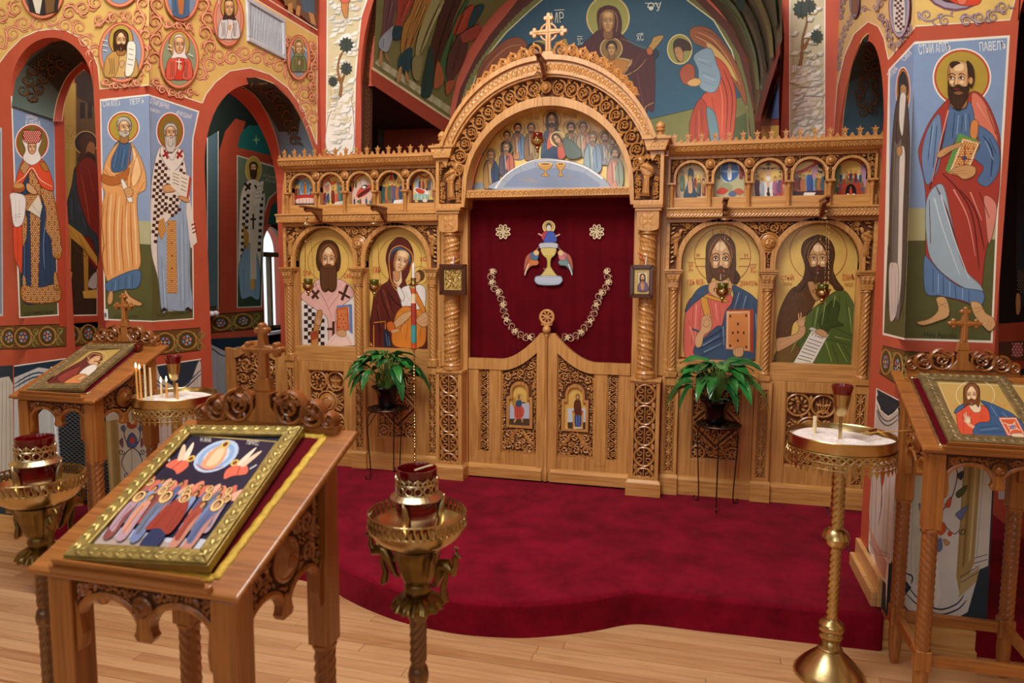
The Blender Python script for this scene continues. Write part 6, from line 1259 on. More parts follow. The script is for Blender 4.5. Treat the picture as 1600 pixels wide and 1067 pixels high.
A.c('4a66b0', '199,686 206,676 214,686 212,698 200,698', 4); A.e('c8442e', 206.5, 688, 4, 5); A.c('b8452e', '198,656 206,664 214,656 211,668 201,668', 4); A.c('7a4a70', '186,690 192,684 192,700', 3); A.c('7a4a70', '226,690 220,684 220,700', 3); A.c('5a6a9a', '188,668 195,664 194,676', 3); A.c('5a6a9a', '224,668 217,664 218,676', 3)
A.obj('painted_curtain', wall_left, label='white curtain with flowers painted behind the left lectern')
A = Art(SA); A.f(NV, '-60,574 20,571 20,820 -60,820'); A.f(CW, '-60,600 14,588 20,600 22,740 -60,750'); A.l('8a7a60', 1.4, '4,596 2,742; 10,594 9,742; 15,596 17,740'); floral(A, [(-40, 511), (20, 509)], [(-40, 547), (22, 545)], [-16, 14], None, 12); A.obj('painted_curtain', wall_fl, label='painted curtain at the far left edge')
A = Art(SJ); floral(A, [(21, 509), (104, 506)], [(21, 546), (104, 541)], [36, 74], None, 13); A.f(NV, '22,572 104,560 104,800 22,800'); A.l('efe9da', 2, '22,572 104,560', False); A.f(CW, '22,590 60,574 104,580 104,800 22,770'); A.l('8a7a60', 1.4, '30,590 30,740; 38,586 36,740; 46,582 44,740; 60,580 60,740; 80,580 80,740'); A.l('2d4a62', 2.4, '22,600 60,582 104,596; 22,606 60,588 104,602'); A.obj('painted_curtain', wall_fl, label='white curtain and floral band inside the narrow arch')
A = Art(SOL); floral(A, [(104, 506), (153, 503)], [(104, 541), (153, 538)], [112, 138], None, 12); A.f(NV, '104,562 153,555 153,760 104,760'); A.f(CW, '104,574 153,580 153,760 104,760'); A.l('8a7a60', 1.4, '112,580 112,740; 124,580 124,740; 140,580 140,740'); floral(A, [(316, 493), (412, 485)], [(316, 521), (412, 512)], [345, 380], None, 14); A.f(NV, '316,530 436,524 436,720 316,720'); A.f('c3c9ce', '316,545 330,538 350,548 372,541 436,560 436,720 316,720'); A.l('8c98a4', 1.2, '320,545 318,700; 330,542 330,700; 340,550 340,700; 352,550 352,700'); A.l('2d4a62', 1.8, '316,556 330,545 350,556 380,550'); A.obj('painted_floral_band', wall_ol, label='floral band and curtain in the left aisle')
A = Art(SBR); floral(A, [(1379, 540), (1413, 548)], [(1374, 583), (1405, 603)], [1384, 1402], None, 8); A.f('f0eadc', '1369,606 1404,624 1384,958 1355,890'); A.f('20303e', '1370,608 1404,626 1404,636 1388,650 1376,640'); A.f('c9c1b8', '1369,640 1376,642 1388,652 1404,640 1402,700 1388,870 1360,865 1358,800'); A.c('20303e', '1371,618 1378,640 1388,648 1398,642 1404,632 1402,628', 4); A.l('20303e', 1.8, '1370,632 1376,650 1388,658 1403,648; 1370,640 1376,657 1388,665 1403,655'); A.l('8f7a6a', 1.2, '1366,670 1360,850; 1372,676 1366,862; 1388,680 1378,870; 1394,680 1384,870; 1400,670 1390,868'); A.f('d8d4d4', '1396,680 1404,660 1392,880 1386,880'); A.c('b0452e', '1376,740 1380,730 1382,746 1378,760', 3); A.l('7a4a5a', 1.2, '1374,720 1378,780 1372,820; 1382,720 1376,790'); A.f('c89a88', '1357,820 1386,880 1383,905 1370,890'); A.f('252a38', '1355,852 1366,886 1384,912 1384,960 1352,905'); A.l('252a38', 1.4, '1358,846 1372,868; 1374,860 1390,866; 1374,866 1390,872'); A.obj('painted_curtain', wall_right, label='narrow painted curtain on the pier side')
A = Art(SA); floral(A, [(1413, 549), (1562, 556)], [(1407, 604), (1562, 604)], [1430, 1470, 1510, 1548], None, 17); A.f('c9a94a', '1553,560 1562,558 1562,604 1553,604'); A.f(NV, '1404,636 1560,640 1541,985 1384,962'); A.l('efe9da', 2, '1404,636 1560,640', False)
A.f('d5d9dc', '1402,650 1556,650 1544,884 1530,890 1524,914 1512,956 1488,970 1452,968 1418,952 1408,938 1424,918 1410,900 1389,872'); A.f('c3c8bd', '1420,700 1436,690 1446,900 1430,916'); A.f('e6e8ec', '1440,760 1448,700 1470,930 1462,960'); A.f('a8935e', '1508,690 1536,680 1522,880 1500,930 1494,900'); A.f('8a7444', '1516,690 1522,686 1508,880 1503,890'); A.f('c9ba88', '1526,686 1532,684 1518,870 1513,880'); A.f('b9a878', '1502,905 1530,886 1526,908 1498,934'); A.l('5a4c2c', 1.1, '1508,692 1497,900; 1530,686 1518,872; 1540,690 1526,870'); A.l('9aa0a0', 1.4, '1426,700 1424,900; 1440,700 1444,910')
A.l('22365a', 2.6, '1410,894 1425,900 1424,912; 1420,918 1440,940 1468,952 1494,944 1506,930; 1416,928 1438,948 1468,960 1496,952 1510,938; 1500,902 1530,884; 1502,910 1528,894; 1522,872 1543,866; 1522,880 1543,874')
A.l('1f1c2c', 1.5, '1484,708 1496,740 1486,780 1472,800 1470,830; 1468,706 1456,740 1464,776'); A.l('1f1c2c', 1.4, spiral(1442, 826, 6.5, 1.5, -.6, 1.2, 12), False); A.l('1f1c2c', 1.4, '1448,822 1460,812 1470,800 1484,784; 1472,816 1490,834 1500,826'); A.l('1f1c2c', 1.4, spiral(1504, 830, 6, 1.5, PI, -1.2, 12), False); A.c('6a78b0', '1436,786 1444,796 1452,798 1446,806 1438,800', 4); A.c('6a78b0', '1494,802 1512,790 1508,800 1502,812 1496,808', 4); A.c('4a5a30', '1494,770 1510,758 1508,768 1498,778', 4); A.c('d0562e', '1476,790 1486,776 1484,792', 3); A.c('d0562e', '1466,830 1474,816 1478,828 1470,836', 3); A.e('c8442e', 1484, 834, 3.5, 4); A.c('6a78b0', '1464,850 1470,840 1472,856 1466,862', 3); A.c('c89a6a', '1474,842 1484,848 1478,852', 3); A.c('30364a', '1496,742 1506,736 1502,750', 3)
A.obj('painted_curtain', wall_right, label='white curtain with embroidery and navy stripes painted on the right pier')
# ================================================================ icons in the screen
def icon(name, label, outline, y, surfdraw, back='e8c066', group=None, edge='a83020', mat='gold', pmat='icon'):
    """a board cut to its outline (X, Z), gilded front, painted figure as a part"""
    cx_ = sum(p[0] for p in outline)/len(outline); zb = min(p[1] for p in outline)
    t = thing(name, label, 'icon', (cx_, y, zb), group)
    m = MB(); m.ext(outline, front(y), -.014, 0, back=True); m.c = [s2l(back)]*len(m.f); m.obj('board', mat, t)
    if edge:
        m = MB(); q = inset(outline if area2(outline) > 0 else outline[::-1], .006); o_ = outline if area2(outline) > 0 else outline[::-1]
        for i in range(len(o_)): j = (i+1) % len(o_); m.add([(o_[i][0], y-.0015, o_[i][1]), (o_[j][0], y-.0015, o_[j][1]), (q[j][0], y-.0015, q[j][1]), (q[i][0], y-.0015, q[i][1])], [(0, 1, 2, 3)])
        m.c = [s2l(edge)]*len(m.f); m.obj('red_edge', pmat, t)
    surfdraw(t); return t
YI = .0695; SI = plane(1, YI-.0016, -1)
def arched(c, hw, z0, zs_, r): return [(c-hw, z0), (c+hw, z0)]+[(c+r*math.cos(PI*i/24), zs_+r*math.sin(PI*i/24)) for i in range(25)]
def hand(A, x, y, l, a, fl=1, skin='d9a877', ln='6b3a1a', bless=True):
    c_, s_ = math.cos(a), math.sin(a); T = lambda u, v: (x+(u*c_-v*s_*fl)*l, y+(u*s_+v*c_*fl)*l)
    A.c(skin, [T(-.1, -.22), T(.35, -.3), (T(.55, -.2)), T(.6, .1), T(.45, .28), T(-.1, .22)], 4)
    F = ((.5, -.22, 1.1, -.34), (.52, -.08, 1.2, -.1), (.5, .08, 1.0 if not bless else .78, .1), (.42, .22, .85 if not bless else .62, .3))
    for p in F: A.l(ln, .16*l, [T(p[0]-.1, p[1]), T(p[2], p[3])], False, .6); A.l(skin, .13*l, [T(p[0]-.1, p[1]), T(p[2]-.02, p[3])], False, .6)
    A.l(ln, .15*l, [T(.05, -.25), T(.4, -.5)], False, .6); A.l(skin, .12*l, [T(.05, -.25), T(.38, -.48)], False, .6)
def d1(t):
    A = Art(SI)
    A.o('b08a38', 513, 408, 32, 33, .9); A.f('e9e4dc', '472,540 471,472 488,446 500,434 526,434 546,446 553,462 554,540'); A.checks('2c2026', '470,470 486,448 497,470 494,540 472,541', 6.0, 2, 1); A.checks('2c2026', '548,448 554,462 554,540 544,540', 6.0, 1, 2); A.checks('2c2026', '494,488 508,488 508,541 492,541', 6.0, 0, 1); A.checks('2c2026', '530,520 544,520 544,541 528,541', 6.0, 0, 1)
    A.c('e8b7ad', '500,436 486,446 470,462 480,474 500,488 512,500 514,541 528,541 524,488 540,474 553,460 546,446 528,436 514,452', 4); A.l('c06a5e', .9, '492,446 508,470 520,500; 540,446 524,468 512,484; 534,442 512,470; 498,442 512,462; 517,500 517,540; 525,500 524,540'); A.l('f6ddd6', 1.1, '489,450 505,476; 544,450 528,474; 520,496 520,540')
    for p in ('486,464 497,452 500,455 489,468', '489,452 499,466 496,468 486,455', '532,468 541,444 545,446 536,470', '530,454 548,464 546,467 528,457', '511,512 522,512 522,516 511,516', '519,502 523,502 523,530 519,530'): A.f('4a2c1c', p)
    A.c('c98a4a', '486,540 490,514 492,500 496,486 503,486 502,504 498,516 496,541', 4); A.f('a8502c', '484,520 496,516 498,528 486,532'); hand(A, 497, 506, 15, -1.4)
    A.f('6d84b4', '526,478 549,475 551,520 546,516 545,479 526,482'); A.f('6d84b4', '545,478 550,476 551,522 546,518'); A.f('d4713a', '525,482 544,478.5 546,516 525.5,519'); A.l('7a2c18', .8, '527,484 542.5,481 544,514.5 527.5,517 527,484', False); A.dots('f4e0b8', '527,484 542,481 544,514 528,517', 2.8, .45, off=.5); A.dots('7a1c14', '530,488 541,486 541,512 530,514', 7, 1.1)
    A.f('ecd0c4', '506,541 522,522 534,518 545,524 554,540'); A.l('c06a5e', .9, '512,540 526,524; 550,540 540,524'); A.c('d9a877', '526,518 536,515 541,520 538,526 528,524', 3); A.l('6b3a1a', .7, '529,518 530,525; 533,517 534,525; 537,517 537,524')
    A.c('4a2d18', '496,418 494,404 497,388 503,379 513,375 523,379 529,388 532,404 530,420 524,424 502,424'); face(A, 513, 405, 13, hair='6b4222', beard='5b3820', bl=2.3, turn=0, style='long', hl=.62, sy=1.2); A.c('5b3820', '501,416 500,434 502,450 508,456 513,450 518,456 525,450 526,434 525,416 519,420 513,417 507,420'); A.l('7c5230', .8, '506,422 505,448; 510,424 510,452; 516,424 517,452; 520,422 521,448'); A.l('3a2212', .8, '508,423 508,452; 518,424 519,450; 513,420 513,446'); A.c('6b4222', '505,416 513,412 521,416 518,419 513,416.5 508,419', 3)
    A.t('c23c22', 7, 473, 430, 485, 430, 'СТИ'); A.t('c23c22', 7, 537, 434, 552, 434, 'САВА'); A.obj('painted_figure', t, 'icon', 'long bearded bishop with a jewelled book')
icon('bishop_icon', 'arched icon of a long bearded bishop in a chequered robe, far left of the screen', arched(-1.663, .245, 1.046, 1.667, .245), YI, d1)
def d2(t):
    A = Art(SI); A.o('a8842f', 625, 406, 34, 36, .9); A.o('a8842f', 656, 430, 13, 14, .8)
    MR, ML = '5e2119', '8a4432'
    A.c(MR, '584,542 583,470 590,450 607,438 606,420 603,404 607,386 616,374 625,371 636,375 644,388 646,404 642,418 636,432 634,442 652,470 668,500 671,542', 5); A.f('e9c9a0', '613,426 627,424 628,440 622,449 615,440'); A.c('c98f5e', '614,424 624,424 624,436 619,440 615,434')
    A.c('3f5570', '608,412 607,398 612,388 622,385 634,390 642,400 640,414 636,398 624,390 613,396', 4); face(A, 626.5, 407, 11.6, rot=.3, veil=1, neck=False, turn=.5, gaze=.5, skin='dfb285')
    A.l('d98a3a', 1.6, '640,424 645,404 640,392 626,384 614,388 608,400 609,424 612,440 622,450 634,456 650,470', tip=.9); A.l('d8b060', 1, '612,444 624,458 640,466')
    A.l('2e0e0a', 1.5, '594,454 600,476 610,500; 588,470 592,500 594,540; 602,450 616,470 630,480; 606,456 612,486 620,506; 586,500 600,520; 612,380 608,396; 640,380 644,396; 662,496 664,540'); A.l(ML, 1.5, '598,452 606,474 616,496; 590,476 596,510; 618,374 611,384; 604,470 612,500; 666,500 668,536', tip=.4)
    A.f('1f2a40', '600,512 608,520 612,542 600,542'); A.l('7fa0c4', 1.2, '603,520 606,540; 607,526 609,540'); A.l('d98a3a', 1.6, '584,504 602,502 602,514; 584,508 584,542', False)
    A.c('e9e4dc', '627,452 638,446 652,444 664,450 665,470 662,486 650,486 640,478 632,482 627,474'); A.c('d9822f', '622,486 634,478 652,484 664,480 666,510 660,541 618,541 612,520 616,500'); A.c('e9e4dc', '620,452 624,448 632,462 630,470 626,468', 3); A.l('7a3c14', 1.2, '630,486 626,520; 640,488 634,530; 652,490 646,530; 660,490 656,530; 636,500 620,520'); A.l('f2b46a', 1.3, '634,490 628,520; 646,492 640,526; 657,492 651,528'); A.l('a9a298', 1, '640,450 646,470; 652,450 654,474; 634,456 640,470'); A.c('d9822f', '640,450 646,448 664,482 660,488', 3)
    hand(A, 621, 448, 6, -1.8); A.e('5a3418', 656, 430, 7.5, 8.5); A.c('cf9b66', '648,428 654,425 657,432 655,440 649,440', 4); A.l('2a140a', .7, '649,431 652,430; 650,436 653,436')
    A.c('d9a877', '612,510 624,494 640,486 644,490 634,502 620,512', 4); A.l('6b3a1a', .8, '624,498 640,488; 622,502 642,493; 622,506 638,499; 620,510 634,504'); A.c('d8702c', '604,506 612,502 618,512 608,518', 3); A.c('d9a877', '650,500 662,488 668,492 668,508 658,510', 4); A.l('6b3a1a', .8, '652,500 664,490; 653,504 666,496; 655,507 667,502'); A.c('d9a877', '612,516 622,514 622,518 612,520', 3)
    A.t('c23c22', 7, 583, 427, 595, 426, 'МР'); A.t('c23c22', 6, 656, 408, 667, 407, 'ІС'); A.l('c23c22', .8, '583,418 595,417', False); A.obj('painted_figure', t, 'icon', 'veiled mother holding a child in white and orange')
icon('mother_icon', 'arched icon of a veiled mother and child, left of the royal pillar', arched(-1.10, .245, 1.046, 1.667, .245), YI, d2)
def d3(t):
    A = Art(SI); A.o('a03a20', 1129, 400, 44, 44, 1); A.l('a03a20', .9, '1086,404 1102,404; 1156,404 1173,404; 1114,358 1114,378; 1141,357 1141,376; 1086,416 1106,416; 1154,416 1172,416', False)
    A.c('d8685a', '1070,556 1071,484 1084,462 1108,452 1140,458 1150,500 1120,520 1100,556'); A.l('a83a2c', 1.5, '1084,470 1080,540; 1096,470 1092,510; 1110,470 1116,500; 1124,474 1126,504; 1076,500 1092,556; 1084,520 1100,520'); A.l('f2a496', 1.6, '1088,476 1086,530; 1103,474 1104,500; 1118,474 1121,500; 1078,510 1090,550', tip=.4)
    A.c('d99a3c', '1094,464 1102,458 1112,500 1104,502', 3); A.c('d99a3c', '1098,458 1118,464 1134,468 1138,472 1120,470 1098,463', 3); BL = '3a506e'
    A.c(BL, '1107,445 1090,452 1073,478 1071,488 1082,476 1100,462 1110,454', 4); A.c(BL, '1145,446 1160,452 1178,464 1186,482 1186,558 1092,558 1088,536 1100,528 1120,510 1128,508 1134,486 1142,476 1146,462'); A.l('16243a', 1.7, '1150,456 1140,490; 1160,458 1152,484; 1170,464 1164,484; 1178,474 1180,500; 1094,536 1120,520 1134,512; 1092,546 1118,532 1134,526; 1096,556 1130,540; 1124,512 1128,540'); A.l('8aa3c0', 1.5, '1155,457 1147,484; 1166,462 1160,484; 1098,540 1124,524; 1100,550 1128,536; 1130,510 1131,540; 1181,490 1183,548', tip=.4); A.l(BL, 3, '1082,514 1096,518 1110,512')
    bk = '1135,486 1172,485 1172,549 1134,545'; A.f('a83c1c', '1172,485 1177,483.5 1177,552 1172,549'); A.f('a83c1c', '1135,486 1139,483.5 1177,483.5 1172,486'); A.f('d98a48', bk); A.l('f2dcc0', 1, '1137,488.5 1170,487.5 1170,546.5 1136.5,543 1137,488.5', False); A.dots('f2dcc0', '1135,486 1139,486 1138,545 1134,545', 2.4, .6); A.dots('f2dcc0', '1135,486 1172,485 1172,489 1135,490', 2.4, .6)
    A.h += A.eps
    for x, y in ((1141, 494), (1166, 493), (1153, 506), (1153, 519), (1145, 520), (1162, 520), (1153, 532), (1141, 540), (1166, 542)): A.f('5a1c10', [(x-1.4, y-2), (x+1.4, y-2), (x+1.4, y+2), (x-1.4, y+2)], False)
    A.c('d9a877', '1086,528 1095,514 1096,498 1104,492 1112,500 1110,516 1100,524 1096,540 1088,542', 4); hand(A, 1103, 508, 16, -1.2); A.c('d9a877', '1146,546 1160,542 1160,556 1148,556', 3); A.l('6b3a1a', .8, '1149,545 1149,555; 1153,544 1153,555; 1157,543 1157,555')
    A.c('d9a877', '1112,440 1140,438 1142,456 1126,466 1108,456'); A.l('8a5a30', .9, '1118,446 1124,462; 1136,444 1128,462'); A.c('4a2a16', '1146,420 1156,432 1150,444 1142,438', 4); face(A, 1126, 404, 18.6, hair='5e3a20', beard='5a371d', bl=.62, turn=0, hl=.95, neck=False, sy=1.24); A.l('7c5030', .9, '1120,376 1110,392 1107,416; 1132,375 1146,388 1150,412; 1128,374 1140,384 1146,400')
    A.t('c23c22', 10, 1076, 423, 1083, 423, 'ІС'); A.t('c23c22', 10, 1172, 426, 1181, 426, 'ХС'); A.l('c23c22', 1, '1075,410 1084,410; 1171,413 1182,413', False); A.t('c23c22', 8, 1074, 445, 1101, 444, 'ГДЬ ВСЕ-'); A.t('c23c22', 7, 1156, 446, 1183, 446, 'ДЕРЖИТЕЛЬ'); A.t('a03a20', 4, 1125, 364, 1133, 364, 'О'); A.t('a03a20', 5, 1087, 401, 1094, 401, 'W'); A.t('a03a20', 5, 1163, 401, 1168, 401, 'Н')
    A.obj('painted_figure', t, 'icon', 'blessing man in red and blue with an orange book')
icon('blessing_man_icon', 'arched icon of a long haired man in red and blue, right of the royal pillar', arched(1.10, .245, 1.046, 1.667, .245), YI, d3)
def d4(t):
    A = Art(SI); A.o('a8502c', 1278.5, 395, 44.5, 44.5, 1)
    GR = '55692f'; A.c(GR, '1262,566 1214,566 1214,548 1240,530 1256,500 1268,484 1286,470 1304,456 1318,454 1328,464 1335,486 1337,566'); A.c('6f5426', '1214,566 1215,550 1240,536 1250,548 1232,568', 4)
    A.c('5b3a1f', '1250,446 1236,452 1222,476 1215,500 1213,528 1220,532 1234,527 1240,504 1262,490 1274,470 1278,452 1262,440'); r_ = random.Random(4)
    A.h += A.eps
    for k in range(90):
        x, y = r_.uniform(1216, 1272), r_.uniform(446, 526)
        if inpoly(x, y, P_('1250,446 1236,452 1222,476 1215,500 1213,528 1234,527 1240,504 1262,490 1274,470 1278,452')): A.l(('82592f', '3a2210')[k % 2], .8, [(x, y), (x-1.5, y+6)], False, .3, False)
    A.c('3c4f22', '1300,470 1312,478 1308,500 1318,508 1300,512 1288,520 1280,500'); A.l('26331a', 1.7, '1272,486 1268,520; 1284,472 1276,512; 1298,470 1292,506; 1312,462 1310,486; 1322,466 1326,500; 1300,510 1330,524; 1296,530 1330,540; 1256,510 1246,540; 1262,520 1240,552; 1300,540 1310,566; 1318,540 1332,566'); A.l('97a860', 1.7, '1278,480 1272,514; 1290,472 1284,508; 1305,462 1302,480; 1326,480 1331,520; 1304,526 1330,532; 1290,534 1300,566; 1308,536 1324,566; 1250,520 1236,550', tip=.4)
    A.c('d0a070', '1214,548 1213,530 1230,526 1246,520 1250,508 1258,510 1256,524 1240,536 1222,546', 4); A.l('8a5a30', .9, '1218,544 1240,532; 1216,536 1236,528'); hand(A, 1252, 508, 17, -1.5); A.f('e9e4d8', '1268,517 1292,527 1270,567 1240,567'); A.f('cfc8ba', '1264,514 1268,511 1295,523 1292,528'); A.t('9c2418', 5, 1268, 524, 1274, 526.5, 'П'); A.l('4a4038', 1, '1276,525 1286,529; 1264,529 1284,536; 1261,534 1281,541; 1258,539 1278,546; 1255,544 1275,551; 1252,549 1273,556; 1249,555 1270,561; 1246,560 1267,565', False)
    A.c('d0a070', '1274,517 1282,514 1292,520 1290,527 1280,524', 4); A.l('6b3a1a', .8, '1278,517 1278,523; 1282,517 1282,525; 1286,519 1286,526')
    A.c('4c2e18', '1252,394 1256,378 1268,370 1280,367 1292,371 1301,382 1304,398 1301,420 1308,438 1318,452 1304,452 1296,438 1264,440 1252,454 1240,454 1254,436 1258,416', 4); A.c('b98a58', '1264,436 1292,434 1284,452 1276,470 1266,456', 4)
    face(A, 1278, 404, 16.4, hair='4c2e18', beard='4c2e18', bl=.7, style='wild', turn=.1, neck=False, skin='c99a66', sy=1.22); A.l('7c5430', 1, '1268,374 1258,390 1256,410; 1290,374 1300,390; 1278,370 1264,380 1258,398; 1300,420 1304,440 1314,450; 1258,424 1252,442 1244,452'); A.l('2c180a', 1, '1272,372 1262,386; 1284,371 1296,384; 1303,426 1308,444; 1256,430 1248,450'); A.c('4c2e18', '1268,424 1270,438 1274,444 1279,440 1284,444 1288,436 1290,424 1284,430 1278,428 1272,430', 3)
    A.t('c23c22', 9, 1221, 438, 1240, 437, 'СТЫЙ'); A.t('a8602c', 5, 1223, 446, 1238, 446, 'ПРОРОК'); A.t('c23c22', 10, 1316, 438, 1335, 438, 'ІОАНЪ'); A.t('a8602c', 5, 1319, 447, 1334, 447, 'ПРЕДТ'); A.obj('painted_figure', t, 'icon', 'wild haired prophet in fur and green with an open scroll')
icon('prophet_icon', 'arched icon of a wild haired prophet in fur and green, far right of the screen', arched(1.663, .245, 1.046, 1.667, .245), YI, d4)
# lunette
SLN = plane(1, YI, -1)
def dl(t):
    A = Art(SLN, base=.0016)
    A.f('9fb4c4', '742,286 736,295 760,295 752,284'); C1 = [('2f4a70', 'b98a4a', 766, 242, .9), ('8a6a4a', 'c98a50', 808, 204, .8), ('8f7a50', 'a5805a', 829, 202, .8), ('3c5a48', '6a4a3a', 791, 212, .6), ('c8604c', '5a4a58', 791, 232, .9)]
    def seat(x, y, r, ro, cl, s, h, hc='4a2d18', bd=True, pale=0):
        A.o('b08a38', x, y, r, r, .9, 20); A.c(ro, [(x-s*9, y+h), (x-s*11, y+h*.45), (x-s*6, y+8), (x+s*5, y+8), (x+s*11, y+h*.4), (x+s*10, y+h)], 4); A.c(cl, [(x-s*10, y+h), (x-s*11, y+h*.5), (x-s*5, y+9), (x+s*3, y+11), (x-s*1, y+h*.6), (x+s*3, y+h)], 4); A.l('2a2020', .9, [(x-s*5, y+12), (x-s*3, y+h*.9)], False); A.l('2a2020', .9, [(x+s*4, y+12), (x+s*6, y+h*.9)], False, step=False); A.l('e9d9c0', .8, [(x-s*2, y+12), (x-s*0, y+h*.8)], False)
        face(A, x, y, r*.44, hair=hc, beard=hc if bd else None, bl=.6, style='short')
    seat(809, 201, 11.5, '6f8fb4', 'c08a58', 1, 46); seat(830, 201, 11.5, 'a08a5a', '8d6a48', 1, 48); seat(792, 212, 10, '2f5048', '4a3a48', .8, 40, bd=False); seat(892, 200, 12, '9a8560', '8a7a58', 1, 44); seat(911, 199, 11.5, 'c8907a', 'b5a080', .9, 44, bd=False); seat(945, 215, 11, 'a8a090', '8d9098', .9, 40); seat(957, 222, 8, '9aa4a8', 'b0a898', .7, 34); seat(926, 216, 11.5, '7f98b0', '8fa4ac', 1.2, 52, '8a7a68')
    A.c('d2684e', '850,214 857,204 868,204 874,214 873,246 850,246'); A.c('3a5070', '846,232 850,208 858,204 854,226 856,248 846,248'); A.c('3a5070', '868,204 877,212 878,246 868,246', 4); A.o('a05a2c', 862, 186, 14, 14, 1, 24); face(A, 862, 188, 7, hair='5a3418', beard='5a3418', bl=.5)
    A.c('2f4562', '846,246 856,234 868,228 874,236 874,248 852,250', 4); A.e('ecd9a0', 871, 217, 12, 12); A.e('c8a048', 871, 217, 10, 10); A.c('c8604c', '872,226 882,222 886,236 880,248 872,246', 4); A.c('5a6a60', '880,216 896,222 908,236 906,246 886,246', 4); face(A, 870, 217, 5, hair='5a3418', rot=-.6)
    seat(767, 243, 11.5, '2f4668', 'b08a4c', 1.05, 50, '8a8070'); seat(791, 231, 11, 'c46a58', '5a5260', 1.0, 42, '7a6a58'); seat(961, 240, 12, '8d9a80', 'c88a74', 1.1, 52, '6a5a4a')
    A.c('9aa6b8', '772,296 786,278 806,262 830,252 858,248 888,252 914,260 940,276 956,294 950,296', 5); A.l('e6e8ea', 3, '774,294 788,276 808,262 832,252 858,249 890,253 916,262 942,279'); A.l('5a4a50', .9, '776,292 790,276 810,262 834,252 860,248.5 892,252 918,261 944,278; 786,280 800,292; 812,262 818,274; 836,252 838,262; 892,254 888,264; 920,264 908,274'); A.f('7f8eaa', '786,292 806,272 836,262 880,262 912,270 936,286 938,293')
    for x, w_ in ((852, 11), (876, 7)): A.c('c8923c', [(x-w_, 256), (x+w_, 256), (x+w_*.6, 264), (x+1.5, 266), (x+2, 271), (x+w_*.6, 275), (x-w_*.6, 275), (x-2, 271), (x-1.5, 266), (x-w_*.6, 264)], 3); A.e('e8c070', x, 256, w_, 2.6); A.e('8a5a20', x, 256.3, w_*.7, 1.5)
    A.l('c8a04c', 1.6, '820,276 840,284; 884,282 894,272; 812,280 834,284')
    A.t('7a5a1c', 7, 823, 188, 842, 187, 'ТАЙНАЯ'); A.t('7a5a1c', 7, 880, 184, 900, 185, 'ВЕЧЕРЯ'); A.obj('painted_figures', t, 'icon', 'haloed men seated round a pale table with a bowl and a cup')
icon('supper_icon', 'half round golden icon of haloed men at a table under the carved arch', [(-.55, ZB), (.55, ZB)]+[(.55*math.cos(PI*i/40), ZB+.55*math.sin(PI*i/40)) for i in range(41)], YI, dl, 'efcb72', edge='9c3322', mat='icon')
# ten small feast icons
SSM = plane(1, .0665, -1)
def cave(A): A.c('1a1410', '.3,.62 .4,.45 .6,.42 .72,.55 .7,.68 .4,.7', 3)
feasts = []
def crowd(A, n, y0, y1, h, seed, x0=0.08, x1=.92, hal=True):
    r = random.Random(seed); cs = ('7a2c24', '2f4a74', '5a6a48', 'b5703a', '4a3440', '8a6a4a', '3a5a5a', 'b04a34', '6a5a78')
    for k in range(n): fig(A, x0+(x1-x0)*(k+.5)/n+r.uniform(-.02, .02), r.uniform(y0, y1), h*r.uniform(.9, 1.1), r.choice(cs), r.choice(cs), r.choice(('4a2a14', '8a8278', '2c1a10')), 'e2bc58' if hal else None)
def hills(A, c, seed): 
    r = random.Random(seed); A.c(c, [(-.02, 1.02), (-.02, .6)]+[(.1+.8*i/5, .55+r.uniform(-.15, .12)) for i in range(6)]+[(1.02, .6), (1.02, 1.02)], 4)
def f_dorm(A): A.f('6f8aa0', '0,.2 .3,.2 .3,.7 0,.7'); A.e('8fb0c4', .5, .45, .3, .28); A.e('5f86a4', .5, .46, .22, .2); fig(A, .5, .68, .45, 'c98a3c', 'b06a2c'); crowd(A, 3, .75, .78, .4, 2, 0, .25); crowd(A, 3, .75, .78, .4, 3, .75, 1); A.c('b8362a', '.1,.72 .5,.66 .9,.7 .88,.8 .14,.82', 3); A.c('e6c8bc', '.14,.8 .88,.78 .84,.95 .2,.97', 3); A.l('b86a5a', .02, '.25,.8 .27,.95; .4,.8 .41,.96; .55,.8 .56,.96; .7,.8 .69,.95', False); A.f('5a4a3a', '0,.93 1,.93 1,1 0,1')
def f_entry(A): A.f('d8cbb8', '.05,.35 .35,.25 .35,.85 .05,.9'); A.f('b87a6a', '.1,.4 .3,.35 .3,.6 .1,.62'); A.f('6a8a90', '.62,.3 .95,.35 .95,.9 .62,.9'); A.f('c8503a', '.1,.1 .4,.3 .6,.25 .6,.32 .38,.4'); fig(A, .45, .92, .5, '6a2a20', '8a3a2c'); fig(A, .6, .95, .42, 'c84a34', 'd8684a'); fig(A, .78, .92, .62, '3a6458', '5a8070'); crowd(A, 2, .9, .95, .4, 5, .05, .3); A.f('d8d4cc', '.55,.9 1,.84 1,1 .5,1')
def f_nat(A): A.c('d8b8a8', '.0,1 .05,.6 .25,.35 .5,.2 .75,.35 .95,.6 1,1', 4); A.c('e8d8d0', '.4,.3 .5,.18 .62,.32 .5,.42', 3); A.c('c8503c', '.2,.7 .35,.5 .7,.4 .85,.5 .6,.7 .3,.8', 3); A.c('2c1c18', '.4,.5 .5,.4 .66,.42 .6,.52', 3); A.e('e8e8f0', .52, .47, .08, .04); A.c('5a1c18', '.25,.72 .45,.6 .72,.5 .8,.56 .5,.7 .32,.78', 3); crowd(A, 4, .98, 1, .25, 8, .02, .98); crowd(A, 2, .45, .5, .2, 9, .02, .25); crowd(A, 2, .45, .5, .2, 10, .78, 1); A.e('5a7a5a', .3, .9, .07, .05); A.e('5a7a5a', .8, .92, .07, .05)
